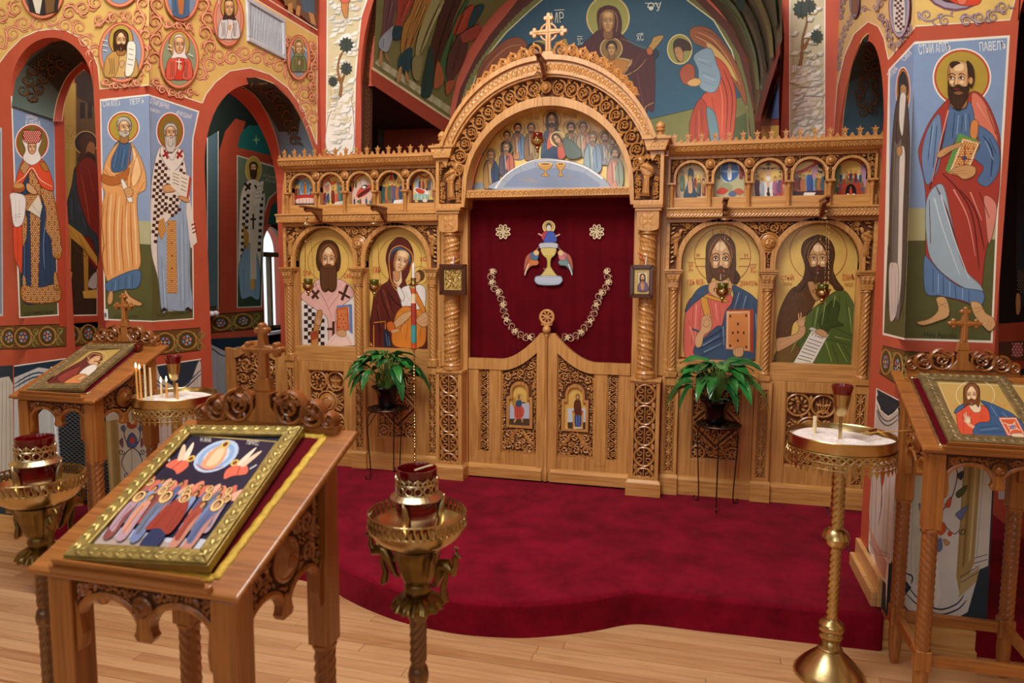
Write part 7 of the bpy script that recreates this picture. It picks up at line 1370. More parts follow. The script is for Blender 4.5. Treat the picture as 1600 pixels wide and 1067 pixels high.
def f_meet(A): A.f('8ab0c8', '0,.55 1,.5 1,1 0,1'); A.c('2a2420', '.46,.12 .56,.08 .62,.2 .52,.3', 3); A.c('c84a34', '.25,.35 .4,.1 .45,.3 .42,.55', 3); crowd(A, 4, .95, .98, .62, 12, .02, .55); crowd(A, 3, .93, .97, .6, 13, .6, 1); A.f('e4e0dc', '.5,.88 1,.85 1,1 .45,1')
def f_birth(A): A.f('9ab0bc', '.1,.3 .3,.26 .3,.7 .1,.7'); A.f('b8a890', '.7,.3 .95,.3 .95,.8 .7,.8'); A.c('c8402c', '.3,.16 .5,.22 .72,.14 .7,.2 .5,.27 .3,.22', 3); crowd(A, 4, .6, .62, .34, 14, .25, .75); A.c('d8e0e0', '.04,.6 .2,.55 .62,.66 .6,.76 .2,.74', 3); A.c('c8402c', '.1,.6 .25,.57 .5,.66 .4,.74 .2,.7', 3); A.c('8fb0a0', '.06,.74 .62,.76 .6,.92 .1,.92', 3); A.l('e8e8e0', .02, '.2,.76 .2,.9; .35,.76 .35,.9; .5,.77 .5,.9', False); fig(A, .85, .85, .35, '6a7a58', 'b86a3a'); A.f('4a3a34', '0,.92 1,.9 1,1 0,1'); A.e('d8d0c0', .5, .93, .1, .05); A.e('d8a850', .15, .95, .07, .04)
def f_bapt(A): A.f('e0c890', '0,0 1,0 1,.4 0,.4'); hills(A, 'c8b890', 15); A.c('2f4458', '.42,.35 .5,.22 .62,.34 .6,.6 .72,.98 .28,.98 .42,.6', 3); fig(A, .5, .85, .42, 'd8a878', 'd8a878'); A.l('4a3a30', .02, '.5,.02 .5,.2', False); crowd(A, 3, .7, .75, .32, 16, .6, 1); crowd(A, 2, .85, .95, .4, 17, .7, 1); fig(A, .25, .8, .5, '5a6a48', '6f8a68'); fig(A, .12, .95, .35, 'c8a080', 'd8b898')
def f_trans(A): A.e('c8d8e8', .5, .32, .32, .3); A.e('3f6aa8', .5, .32, .29, .27); A.f('8fb8e0', '.5,.04 .56,.28 .8,.32 .56,.36 .5,.6 .44,.36 .2,.32 .44,.28'); A.c('b8b48a', '0,1 0,.5 .2,.44 .35,.6 .6,.55 .8,.44 1,.5 1,1', 4); A.c('98a07a', '.2,.7 .4,.6 .6,.7 .5,.85', 3); fig(A, .5, .52, .38, 'f0ece4', 'e4e0dc'); fig(A, .15, .5, .4, '5a6a48', '7a8a5a'); fig(A, .86, .5, .4, '8a3a30', 'a8503c'); A.c('c8402c', '.08,.85 .25,.72 .45,.8 .3,.9', 3); A.c('b85a3a', '.6,.82 .8,.74 .95,.84 .8,.92', 3); A.c('5a6a8a', '.45,.9 .6,.8 .72,.9 .6,.97', 3)
def f_cruc(A): A.f('e4dcd0', '.0,.68 1,.66 1,1 0,1'); A.f('d8d8dc', '.15,.6 .85,.58 .85,.8 .15,.8'); A.f('3a241a', '.08,.23 .92,.23 .92,.28 .08,.28'); A.f('3a241a', '.47,.1 .53,.1 .53,.85 .47,.85'); A.f('3a241a', '.42,.13 .58,.13 .58,.17 .42,.17'); A.c('d8b088', '.42,.3 .5,.26 .58,.3 .56,.5 .52,.72 .46,.72 .44,.5', 3); A.l('d8b088', .035, '.12,.24 .45,.3; .88,.24 .55,.3', False); A.c('e8e4e0', '.43,.46 .57,.46 .56,.56 .44,.56', 3); A.e('e0bc58', .5, .24, .08, .06); A.e('5a3418', .5, .25, .045, .04); fig(A, .16, .96, .55, '4a1a24', '5a2430'); fig(A, .3, .96, .48, '8fa0b0', 'b0b8c0'); fig(A, .72, .96, .52, '8a4a6a', 'b0688a'); fig(A, .88, .96, .55, 'b8402c', '6a4a70'); A.c('2a1a14', '.44,.9 .5,.84 .56,.9 .52,.98', 3); A.e('4a5a58', .12, .34, .03, .025); A.e('4a5a58', .88, .34, .03, .025)
def f_raise(A): A.f('6f9ac0', '0,.45 1,.4 1,.85 0,.85'); A.c('c8402c', '.1,.35 .4,.25 .7,.1 .75,.16 .45,.32 .12,.42', 3); A.f('b88aa0', '.5,.25 .8,.2 .8,.55 .5,.55'); A.f('2a4a3c', '.72,.14 .95,.18 .85,.28'); A.f('2a4a3c', '.72,.3 .95,.34 .85,.42'); crowd(A, 3, .85, .9, .5, 21, .0, .4); crowd(A, 3, .85, .92, .52, 22, .68, 1); fig(A, .52, .88, .6, '2f4a80', '3a5a98'); A.f('4a2418', '0,.86 1,.82 1,1 0,1'); A.f('e8e4dc', '.35,.88 .7,.88 .62,1 .3,1')
def f_pent(A): A.f('7a9a6a', '0,.1 .2,.2 .2,.8 0,.9'); A.f('b88aa8', '.8,.2 1,.1 1,.9 .8,.8'); A.f('c8c0a0', '.2,.4 .8,.4 .8,.6 .2,.6'); A.c('d84a34', '.2,.2 .35,.34 .5,.42 .65,.34 .8,.2 .7,.3 .5,.5 .3,.3', 3); A.c('a8402c', '.2,.56 .8,.56 .9,.98 .1,.98', 3); crowd(A, 3, .62, .64, .3, 24, .3, .7)
PENT = [(x, y) for x, y in ((.1, .95), (.16, .8), (.2, .64), (.9, .95), (.84, .8), (.8, .64))]
def f_pent2(A):
    f_pent(A)
    for k, (x, y) in enumerate(PENT): fig(A, x, y, .28, ('c8402c', '3a5a78', '5a7a4a')[k % 3], ('3a6a5a', 'b8503a', '2f4a74')[k % 3])
    A.c('141010', '.36,.98 .36,.75 .5,.66 .64,.75 .64,.98', 3); fig(A, .5, .96, .24, 'c8402c', 'c8402c', '8a8278', None); A.c('e8e4dc', '.36,.98 .4,.9 .5,.94 .6,.9 .64,.98', 3)
fe = {-1: [(f_dorm, 460, 272, 493, 321, 'a blue round over a red bier, outermost left'), (f_entry, 505, 271, 539, 321, 'figures by a pale tower, second from left end'), (f_nat, 550, 270, 586, 320, 'a red shape on pale rocks, middle of left row'), (f_meet, 598, 268, 634, 319, 'two groups on blue water, fourth from left end'), (f_birth, 646, 266, 682, 317, 'a red bed with attendants, left beside the arch')],
      1: [(f_bapt, 1055, 250, 1102, 310, 'a man in dark water, right beside the arch'), (f_trans, 1116, 250, 1164, 310, 'a white figure in a blue round, second from arch'), (f_cruc, 1177, 250, 1224, 309, 'a man on a cross, middle of right row'), (f_raise, 1240, 249, 1289, 308, 'a blue robed figure in a crowd, fourth from arch'), (f_pent2, 1305, 249, 1354, 308, 'seated men round a dark doorway, outermost right')]}
for s in (-1, 1):
    order = cs_[::-1] if s < 0 else cs_
    for c_, (fn, x0_, y0_, x1_, y1_, lab) in zip(order, fe[s]):
        def dd(t, fn=fn, q=(x0_-1, y0_-2, x1_+1, y1_)):
            A = Art(SSM, base=.0016, eps=.00004, xf=lambda u, v: (q[0]+(q[2]-q[0])*u, q[1]+(q[3]-q[1])*v)); fn(A); A.obj('painted_scene', t, 'icon')
        icon('feast_icon', 'small arched icon of '+lab, arched(s*c_, .092, 2.066, 2.192, .092), .0675, dd, 'ecc66c', 'small feast icons above the ledge')
# door icons
for s, lab in ((-1, 'angel'), (1, 'woman')):
    rd, inner = rdoor[s]; m = MB(); m.ext([(s*u, v) for u, v in inner], front(.016), -.006, 0, back=True); m.c = [s2l('e4bc62')]*len(m.f); m.obj('icon_board', 'gold', rd)
    q = (793.5, 598, 830, 668) if s < 0 else (884, 602, 921, 674)
    A = Art(plane(1, .0155, -1), eps=.00004, xf=lambda u, v: (q[0]+(q[2]-q[0])*u, q[1]+(q[3]-q[1])*v))
    if s < 0: A.f('b8c0d4', '.08,.5 .94,.46 .94,.8 .08,.8'); A.f('4a3a2a', '.08,.8 .95,.8 .95,.97 .08,.97'); A.c('b88a3c', '.2,.34 .36,.36 .34,.6 .2,.5', 3); A.c('c8503c', '.3,.5 .5,.48 .7,.6 .62,.78 .34,.8 .28,.7', 4); A.c('2f4a74', '.38,.4 .55,.38 .6,.5 .45,.54 .34,.5', 4); A.l('2f4a74', .06, '.55,.44 .74,.44'); A.o('a8842f', .5, .32, .13, .07, .012); A.e('5a3418', .5, .32, .07, .045); A.e('d0a070', .53, .33, .045, .035); A.l('d0a070', .05, '.36,.8 .26,.88; .58,.78 .64,.88', False); A.l('7a2c1c', .02, '.4,.52 .42,.76; .52,.52 .54,.74', False)
    else: A.f('c8d0dc', '.08,.5 .94,.5 .94,.8 .08,.8'); A.f('4a3a2a', '.08,.8 .95,.8 .95,.97 .08,.97'); A.f('c8983c', '.28,.58 .74,.58 .72,.92 .3,.92'); A.c('2f4a88', '.4,.6 .62,.6 .64,.9 .4,.9', 3); A.c('5a2a18', '.36,.36 .48,.3 .62,.34 .68,.62 .6,.66 .42,.66 .34,.5', 4); A.o('a8842f', .5, .24, .13, .07, .012); A.e('5a2a18', .5, .25, .085, .055); A.e('d0a070', .5, .255, .05, .035); A.l('6a86c0', .03, '.46,.64 .46,.88; .56,.64 .56,.88', False); A.e('c8452e', .32, .57, .05, .02); A.e('c8452e', .7, .57, .05, .02); A.f('d8c8a0', '.34,.9 .7,.9 .72,.94 .32,.94')
    A.l('b0402c', .03, '.09,.97 .93,.97 .93,.42' if s < 0 else '.09,.97 .93,.97', False); A.obj('door_icon_painting', rd, 'icon', 'small icon of a striding %s' % lab if s < 0 else 'small icon of a standing %s' % lab)
# ================================================================ curtain with embroidery
cur = thing('curtain', 'dark red velvet curtain with gold embroidery behind the royal doors', 'curtain', (0, .075, .9))
m = MB(); nx, nz = 150, 14
for j in range(nz+1):
    for i in range(nx+1):
        u = -.575+1.15*i/nx; v = .86+1.24*j/nz
        y = .078+.006*math.sin(u*34+.8*math.sin(v*2))*(.5+.5*math.sin(u*9+1))+.004*math.sin(u*71+v)
        m.v.append((u, y, v))
for j in range(nz):
    for i in range(nx): a = j*(nx+1)+i; m.f.append((a, a+1, a+nx+2, a+nx+1))
m.obj('cloth', 'velvet', cur, smooth=True)
m = MB(); tube(m, [(-.6, .085, 2.1), (.6, .085, 2.1)], .008, 10); m.obj('curtain_rod', 'brass', cur)
SC_ = plane(1, .062, -1); GD, GL = 'b98a48', 'e6cfa0'
A = Art(SC_)
for x, y in ((786, 362), (932.5, 362)):
    for k in range(8):
        a = k*PI/4+PI/8; p = [(x+2*math.cos(a), y+2*math.sin(a)), (x+9*math.cos(a-.25), y+9*math.sin(a-.25)), (x+11.5*math.cos(a), y+11.5*math.sin(a)), (x+9*math.cos(a+.25), y+9*math.sin(a+.25)), (x+6.5*math.cos(a+.05), y+6.5*math.sin(a+.05))]; A.l(GL, 1.9, p, True, .8, k == 0)
    A.l(GL, 1.6, [(x-9, y), (x+9, y)], False); A.l(GL, 1.6, [(x, y-9), (x, y+9)], False)
for path in ('772,420 768,430 770,446 780,458 786,476 790,496 800,512 816,525 837,527', '946,420 950,430 949,446 938,460 932,476 924,498 912,514 898,526 877,527'):
    A.h += A.eps; pxvine(A, path, 6.5, 9, ('8a5a50', 'c89a70', 'e8cfae'), 1.8)
    P = smoothpts(P_(path), False, 6)
    for k, q in enumerate(P[3::7]): flower(A, q[0], q[1], 4.2, 4.2, k) if False else [A.e('f0dcb0', q[0]+2.6*math.cos(j*1.257), q[1]+2.6*math.sin(j*1.257), 1.9, 1.2, j*1.257, 8, False) for j in range(5)]; A.h += A.eps; A.e('c89a50', q[0], q[1], 1.3, n=8)
A.obj('gold_embroidery', cur, 'icon', 'gold rosettes and a garland of flowers')
A = Art(SC_, base=.002)
for fl, c1_, c2_ in ((-1, 'c8702c', '3f6a90'), (1, '6f8a8c', 'c87a80')):
    T = lambda u, v: (857+fl*u, v)
    A.c('b5583a', [T(15, 386), T(22, 392), T(34, 400), T(38, 416), T(36, 424), T(28, 410)], 4); A.c(c1_, [T(16, 408), T(26, 400), T(33, 410), T(38, 428), T(28, 416), T(18, 414)], 4); A.c(c2_, [T(16, 396), T(26, 394), T(28, 404), T(18, 406)], 4); A.e('d8b868', *T(19, 395), 4.2, 4.2); A.e('e0b890', *T(19, 396), 2.3, 2.6); A.l('e8e4e0', 1.2, [T(31, 412), T(37, 430)], False); A.l('8a3020', 1, [T(24, 398), T(34, 414)], False)
A.e('d8b24c', 857.5, 354.5, 10, 10); A.o('f0dca0', 857.5, 354.5, 9.3, 9.3, 1.2); A.e('3a2418', 857.5, 354, 4.6, 6); A.e('e4d8cc', 857.5, 356, 3.4, 4.5); A.c('b8242c', '848,364 856,361 858,374 850,376 846,370', 4); A.c('3450b0', '856,362 864,362 869,370 868,378 850,378 852,370', 4); A.l('e0a890', 2, '847,368 841,365; 868,369 875,366', False)
A.c('b9bcc8', '844,380 870,380 868,389 846,389', 3); A.c('c9b048', '846,388 868,388 867,398 861,404 860,414 862,420 868,428 872,434 842,434 847,428 853,420 855,414 854,404 848,398', 4); A.c('a8b4c8', '836,434 842,431 872,431 878,434 878,440 870,445 844,445 836,440', 4); A.dots('f0e6c0', '846,389 868,389 866,398 850,398', 3, .8); A.dots('f0e6c0', '850,420 864,420 870,433 844,433', 3, .8); A.dots('e8ecf4', '838,435 876,435 876,443 840,443', 3, .8)
A.obj('chalice_embroidery', cur, 'icon', 'embroidered chalice with a child and two angels')
# ================================================================ furniture and small things
def limb(mb, pts, rad, seg=10):
    n = len(pts); P = [Vector(p) for p in pts]; vs = []; fs = []; prev = None
    for i in range(n):
        d = (P[min(i+1, n-1)]-P[max(i-1, 0)]).normalized()
        x = (d.cross(Vector((0, 0, 1))) if abs(d.z) < .95 else d.cross(Vector((1, 0, 0)))) if prev is None else prev-d*prev.dot(d)
        x.normalize(); prev = x; y = d.cross(x)
        for k in range(seg): a = 2*PI*k/seg; vs.append(P[i]+(x*math.cos(a)+y*math.sin(a))*rad[i])
    for i in range(n-1):
        for k in range(seg): j = (k+1) % seg; fs.append((i*seg+k, i*seg+j, (i+1)*seg+j, (i+1)*seg+k))
    fs.append(tuple(range(seg-1, -1, -1))); fs.append(tuple(range((n-1)*seg, n*seg))); mb.add(vs, fs)
# ---------------- lecterns
TH = math.atan(.195/.45); CT, ST = math.cos(TH), math.sin(TH)
def slope(cx, y0): return lambda u, v, d: (cx+u, y0+v*CT-d*ST, 1.0+v*ST+d*CT)
def lectern(cx, y0, label):
    t = thing('icon_lectern', label, 'lectern', (cx, y0+.22, 0), 'carved icon lecterns')
    S = slope(cx, y0); R = lambda a, b, c, d: [(a, b), (c, b), (c, d), (a, d)]
    m = MB(); m.ext(R(-.25, 0, .25, .535), S, -.012, 0, ch=.004); m.ext(R(-.242, .008, .242, .527), S, -.024, -.012, back=True); m.ext(R(-.228, .022, .228, .513), S, -.034, -.024, back=True); m.obj('top_board', 'lech', t, bevel=.003)
    m = MB(); pr = [(-.185, .001), (-.19, .005), (-.19, .014), (.19, .014), (.19, .005), (.185, .001)]; m.ext(pr, S, 0, .014); m.ext([(-.18, .008), (.18, .008), (.165, .016), (-.165, .016)], S, 0, .03, ch=.003); m.obj('ledge', 'lech', t, bevel=.003)
    yl = (y0+.055, y0+.40)
    for sx in (-1, 1):
        for k, yy in enumerate(yl):
            x = cx+sx*.196; zt = 1.0+(yy-y0-.03)*math.tan(TH)-.035; h = .029
            m = MB(); m.add([(x-h, yy-h, .70), (x+h, yy-h, .70), (x+h, yy+h, .70), (x-h, yy+h, .70), (x-h, yy-h, zt), (x+h, yy-h, zt), (x+h, yy+h, zt+.024), (x-h, yy+h, zt+.024)], [(0, 3, 2, 1), (4, 5, 6, 7), (0, 1, 5, 4), (1, 2, 6, 5), (2, 3, 7, 6), (3, 0, 4, 7)])
            lg = m.obj('leg', 'lec', t, bevel=.004)
            m = MB(); twist(m, (x, yy), .027, .245, .69, 5, 3.2, .2, 40, 80, sx); m.obj('twisted_shaft', 'lecc', lg, smooth=True, auto=40)
            m = MB(); lathe(m, [(.02, .685), (.03, .69), (.031, .698), (.026, .702)], (x, yy), 16); m.obj('collar', 'lec', lg, smooth=True, auto=40); boxo('leg_block', 'lec', lg, x-.027, yy-.027, .17, x+.027, yy+.027, .245); m = MB(); lathe(m, [(.013, 0), (.02, .03), (.026, .12), (.025, .17)], (x, yy), 16); m.obj('foot', 'lec', lg, smooth=True, auto=40)
    for yy in yl: boxo('stretcher', 'lech', t, cx-.17, yy-.012, .185, cx+.17, yy+.012, .228)
    for sx in (-1, 1): boxo('stretcher', 'lec', t, cx+sx*.196-.012, yl[0]+.02, .185, cx+sx*.196+.012, yl[1]-.02, .228)
    # aprons: twin arches with a pendant, carved field above
    def apron(F, a, b, top, zlo, zb, name, big):
        c = (a+b)/2; r = (b-a)/4-.012
        pts = [(a, top(a)), (a, zlo+.02), (a+.008, zlo)]
        for k, cc in enumerate((a+.008+r, b-.008-r)):
            pts += [(cc-r*math.cos(PI*i/12), zb+r*.8*math.sin(PI*i/12)) for i in range(13)]
            if k == 0: pts += [(c-.02, zb-.004), (c-.024, zb-.01), (c-.015, zb-.022), (c+.015, zb-.022), (c+.024, zb-.01), (c+.02, zb-.004)]
        pts += [(b-.008, zlo), (b, zlo+.02), (b, top(b))]
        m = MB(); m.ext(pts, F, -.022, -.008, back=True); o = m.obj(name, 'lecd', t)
        m = MB()
        arcs = [[(cc-(r+.007)*math.cos(PI*i/14), zb+(r*.8+.007)*math.sin(PI*i/14)) for i in range(15)] for cc in (a+.008+r, b-.008-r)]
        for q in arcs: rib(m, q, F, .016, .004, -.004, .02, tip=1)
        pend = [(c-.02, zb-.003), (c-.025, zb-.011), (c-.016, zb-.024), (c+.016, zb-.024), (c+.025, zb-.011), (c+.02, zb-.003), (c+.014, zb+.03), (c-.014, zb+.03)]; m.ext(pend, F, -.024, .0, back=True, ch=.003)
        for e_ in (a, b): s_ = 1 if e_ == a else -1; m.ext([(e_, zlo-.03), (e_+s_*.012, zlo-.02), (e_+s_*.016, zlo+.01), (e_+s_*.011, zb+.02), (e_, zb+.05)], F, -.024, 0, back=True)
        m.obj('arched_rail', 'lec', o, bevel=.001)
        inn = lambda u, v: a+.006 < u < b-.006 and v < top(u)-.006 and all(math.hypot(u-cc, (v-zb)/.82) > r+.016 for cc in (a+.008+r, b-.008-r)) and v > zb+.01 and math.hypot(u-c, v-(zb+big[1])) > big[0]+.008
        m = MB(); packed(m, F, inn, (a, zb, b, max(top(a), top(b))), .03, .009, .009, .007, 6, -.004, 1600); m.obj('pierced_carving', 'lecc', o)
        m = MB(); dome(m, F, c, zb+big[1], big[0], .022, -.006, 26); rib(m, arc(c, zb+big[1], big[0]*.3, 0, 2*PI, 16), F, .006, .004, .014, .001, tip=1); m.obj('boss', 'lecc', o, smooth=True, auto=40)
        return o
    apron(lambda u, v, d: (cx+u, yl[0]-.02-d, v), -.167, .167, lambda u: .978, .845, .882, 'front_apron', (.024, .05))
    for sx in (-1, 1): apron(lambda u, v, d, sx=sx: (cx+sx*(.21+d), y0+u, v), yl[0]-y0+.029, yl[1]-y0-.029, lambda u: 1.0+u*math.tan(TH)-.045, .835, .872, 'side_apron', (.05, .108))
    apron(lambda u, v, d: (cx+u, yl[1]+.02+d, v), -.167, .167, lambda u: 1.13, .90, .98, 'back_apron', (.022, .06))
    # carved crest with a cross
    yb = y0+.507*CT; zb = 1.0+.507*ST; F = lambda u, v, d: (cx+u, yb-d, zb+v)
    m = MB(); m.ext([(-.205, -.01), (.205, -.01), (.205, .022), (-.205, .022)], F, -.028, 0, back=True, ch=.003); cr = m.obj('crest_base', 'lech', t, bevel=.002)
    m = MB(); hgt = lambda u: .022+.09*max(0, 1-abs(u)/.2)**.6*(.86+.14*math.cos(abs(u)*62))
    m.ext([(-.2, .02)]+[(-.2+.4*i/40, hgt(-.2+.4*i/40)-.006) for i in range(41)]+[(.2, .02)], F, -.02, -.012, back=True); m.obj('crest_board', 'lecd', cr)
    m = MB()
    for s in (-1, 1):
        for uu, vv, r in ((.074, .062, .04), (.137, .05, .03), (.182, .036, .017)):
            rib(m, arc(s*uu, vv, r, PI*.5, PI*.5-s*2*PI*.92, 26), F, .012, .008, 0, .02, tip=.8); scroll(m, F, s*uu, vv, r*.66, PI/2, s, .009, .007, 0, 4)
        for k in range(9): u = .04+.018*k; leaf2(m, F, s*u, hgt(u)-.016, PI/2-s*.6, .028, .014, .006, 0, .018)
        rib(m, [(s*(.03+.17*i/24), hgt(.03+.17*i/24)-.004) for i in range(25)], F, .012, .005, 0, .018, tip=.6)
        for k in range(6): leaf2(m, F, s*(.05+.026*k), .022, PI/2+s*(.5 if k % 2 else -.4), .026, .012, .006, 0, .018)
    m.obj('crest_carving', 'lecc', cr)
    m = MB(); m.ext([(-.055, .02), (-.04, .036), (-.022, .06), (-.02, .09), (-.034, .1), (.034, .1), (.02, .09), (.022, .06), (.04, .036), (.055, .02)], F, -.022, .006, back=True, ch=.003); m.ext([(-.024, .1), (.024, .1), (.018, .135), (-.018, .135)], F, -.018, .006, back=True, ch=.003); m.obj('cross_foot', 'lec', cr)
    m = MB(); m.ext(cross_outline(0, .208, .058, .066, .076, .0115, .0115), F, -.014, .006, back=True, ch=.003); rib(m, [(-.05, .208), (.05, .208)], F, .008, .003, .006, .001, tip=1); rib(m, [(0, .14), (0, .265)], F, .008, .003, .006, .001, tip=1); m.obj('cross', 'lec', cr)
    return t
LF, LL, LR = (-.078, -3.57), (-1.94, -2.05), (2.005, -1.95)
lect = lectern(*LF, 'carved wooden lectern nearest the camera with a cross on its crest')
dup(lect, (LL[0], LL[1]+.22, 0), 'carved wooden lectern by the left pier, beside the lit candles'); dup(lect, (LR[0], LR[1]+.22, 0), 'carved wooden lectern cut by the right edge, before the right pier')
def slanted_icon(L, name, label, rect, rot, fw, fh, fmat, pic, pbg, carve, lift=.001):
    """framed picture lying on a lectern top; rect = centre u, v, width, height"""
    S0 = slope(*L); cu, cv, w_, h_ = rect; c_, s_ = math.cos(rot), math.sin(rot)
    S = lambda u, v, d: S0(cu+u*c_-v*s_, cv+u*s_+v*c_, d+lift)
    t = thing(name, label, 'framed icon', S(0, 0, 0))
    a, b = w_/2, h_/2; A_, B_ = a-fw, b-fw
    for q in (((-a, -b), (a, -b), (A_, -B_), (-A_, -B_)), ((a, -b), (a, b), (A_, B_), (A_, -B_)), ((a, b), (-a, b), (-A_, B_), (A_, B_)), ((-a, b), (-a, -b), (-A_, -B_), (-A_, B_))):
        m = MB(); m.ext(list(q), S, 0, fh*.75, back=True); iq = [((x+q[0][0]*0)*1, y) for x, y in q]
        m.ext([(x*.985+(0), y*.985) for x, y in q], S, fh*.75, fh, ch=.002)
        n_ = max(4, int(math.dist(q[0], q[1])/.03)); 
        if carve:
            for k in range(n_):
                f = (k+.5)/n_; x0_, y0_ = q[0][0]+(q[1][0]-q[0][0])*f, q[0][1]+(q[1][1]-q[0][1])*f; x1_, y1_ = q[3][0]+(q[2][0]-q[3][0])*f, q[3][1]+(q[2][1]-q[3][1])*f
                x, y = x0_*.55+x1_*.45, y0_*.55+y1_*.45; an = math.atan2(q[1][1]-q[0][1], q[1][0]-q[0][0]); leaf2(m, S, x-.012*math.cos(an), y-.012*math.sin(an), an+.35, .03, .012, .004, fh, .001); leaf2(m, S, x-.008*math.cos(an), y-.008*math.sin(an), an-.5, .022, .01, .004, fh, .001)
        m.obj('frame_rail', fmat, t, bevel=.001)
    m = MB(); m.ext([(-A_, -B_), (A_, -B_), (A_, B_), (-A_, B_)], S, .002, fh*.6); m.c = [s2l(pbg)]*len(m.f); m.obj('picture_board', 'icon', t)
    p0 = S(0, 0, fh*.6+.0008); Ar = Art(gplane(p0, (0, -ST, CT)), base=.0003, eps=.00003); pic(Ar); Ar.obj('picture', t, 'icon'); return t
def cloth(L, label, rect, rot, tr, tm, hw):
    S0 = slope(*L); cu, cv, w_, h_ = rect; c_, s_ = math.cos(rot), math.sin(rot); S = lambda u, v, d: S0(cu+u*c_-v*s_, cv+u*s_+v*c_, d)
    t = thing('lectern_cloth', label, 'cloth', S(0, 0, 0)); a, b = w_/2, h_/2
    m = MB(); n = 16
    for j in range(n+1):
        for i in range(n+1): u, v = -a+w_*i/n, -b+h_*j/n; m.v.append(S(u, v, .0016+.0008*math.sin(u*40)*math.sin(v*31)))
    for j in range(n):
        for i in range(n): k = j*(n+1)+i; m.f.append((k, k+1, k+n+2, k+n+1))
    m.obj('velvet', 'velvet', t, smooth=True)
    for q in (((-a, -b), (-a, b)), ((a, -b), (a, b)), ((-a, b), (a, b)), ((-a, -b), (a, -b))):
        p = [(q[0][0]+(q[1][0]-q[0][0])*i/40+(.0012*math.sin(i*1.7)), q[0][1]+(q[1][1]-q[0][1])*i/40+.0012*math.cos(i*2.1)) for i in range(41)]
        m = MB(); rib(m, p, S, hw, .0025, .0028, .002, tip=1); m.obj('braid', tm, t, smooth=True)
# front icon: ascension scene
def pic_front(A):
    Q = [(143, 848), (307, 873), (432, 690), (287, 679)]
    def X(u, v):
        v = 1-v; a = (Q[0][0]+(Q[1][0]-Q[0][0])*u, Q[0][1]+(Q[1][1]-Q[0][1])*u); b = (Q[3][0]+(Q[2][0]-Q[3][0])*u, Q[3][1]+(Q[2][1]-Q[3][1])*u); return (a[0]+(b[0]-a[0])*v, a[1]+(b[1]-a[1])*v)
    A.xf = X
    A.f('171a36', '0,0 1,0 1,1 0,1'); A.l('b59a5a', .012, '0,0 1,0 1,1 0,1 0,0', False)
    A.c('c9cedd', '0,.86 .3,.84 .6,.87 1,.84 1,1 0,1', 3); A.c('b4a49c', '0,.93 .5,.9 1,.93 1,1 0,1', 3); A.l('7a7088', .008, '.05,.95 .3,.93; .5,.96 .8,.95; .1,.9 .25,.89')
    for k in range(12): x = .04+.084*k; A.c(('e88f70', 'd9735a', 'f0b49a')[k % 3], [(x-.06, .5), (x-.03, .40+.02*(k % 3)), (x+.03, .38+.03*(k % 2)), (x+.07, .5)], 3)
    A.e('b9d0ec', .5, .16, .2, .145); A.e('8fb2de', .5, .16, .165, .12); A.e('c9dcf2', .5, .16, .12, .09); A.c('f0a878', '.42,.1 .5,.05 .56,.1 .6,.2 .54,.27 .42,.25 .4,.18', 4); A.c('f6d0a8', '.46,.1 .54,.1 .56,.22 .46,.24', 3); A.e('e8c060', .5, .055, .042, .034); A.e('6b3a1c', .5, .055, .022, .02); A.l('d8a888', .012, '.42,.14 .36,.12; .58,.14 .62,.1'); A.l('c04030', .01, '.36,.24 .5,.28 .64,.24')
    for s in (-1, 1):
        g = lambda u: .5+s*u
        A.c('e87058', [(g(.2), .26), (g(.3), .2), (g(.38), .22), (g(.42), .28), (g(.3), .31), (g(.24), .34)], 4); A.c('f2e2cc', [(g(.26), .2), (g(.3), .1), (g(.34), .06), (g(.33), .16), (g(.3), .22)], 3); A.c('e8cdb0', [(g(.3), .2), (g(.38), .1), (g(.42), .09), (g(.38), .18), (g(.34), .23)], 3); A.e('e8c060', g(.23), .2, .038, .03); A.e('7a4422', g(.23), .2, .02, .017); A.l('e8e8f0', .012, [(g(.42), .24), (g(.46), .2)]); A.l('8f2a20', .007, [(g(.3), .22), (g(.34), .3)])
    r = random.Random(7); cs = ('7688b8', 'c06a54', '8a4a48', 'd99a80', '8fa2c4', 'a8483a', 'b898a8', '6a7890', 'c88a78', '5a6a98')
    for row, (y, h_, n) in enumerate(((.66, .26, 9), (.78, .32, 8), (.93, .42, 7))):
        for k in range(n):
            x = .06+.88*(k+.5*(row % 2)+.2)/n
            if row == 2 and .4 < x < .62: continue
            fig(A, x, y+r.uniform(-.01, .01), h_*r.uniform(.95, 1.08), r.choice(cs), r.choice(cs), r.choice(('5a3418', '8a7a68', '3a2010')), 'ecca88' if (k+row) % 2 == 0 else None, r.uniform(-.06, .06), w=.22)
    A.f('c87850', '.4,.97 .6,.97 .6,.99 .4,.99'); A.c('22335e', '.42,.96 .44,.78 .56,.78 .58,.96', 3); A.c('9c3a2c', '.36,.82 .4,.6 .5,.52 .58,.58 .62,.7 .6,.84 .48,.8', 4); A.e('ecca88', .5, .53, .05, .04); A.e('7a2a20', .5, .53, .034, .03); A.e('d9a877', .5, .535, .02, .02); A.l('5a1a14', .008, '.44,.62 .42,.8; .52,.6 .54,.8; .58,.64 .58,.8'); A.xf = None
    A.t('e4e0d8', 7, 313, 690, 330, 691, 'Н АНА'); A.t('e4e0d8', 7, 385, 694, 404, 696, 'ЛИΨІС')
fr = slanted_icon(LF, 'framed_icon', 'gold framed crowd scene with a figure rising in a blue round, on the nearest lectern', (-.018, .257, .325, .455), .085, .036, .026, 'gframe', pic_front, '171a36', True, .007)
cloth(LF, 'red velvet cloth with gold braid under the nearest framed icon', (.0, .268, .35, .46), .0, 'g', 'trimgold', .02)
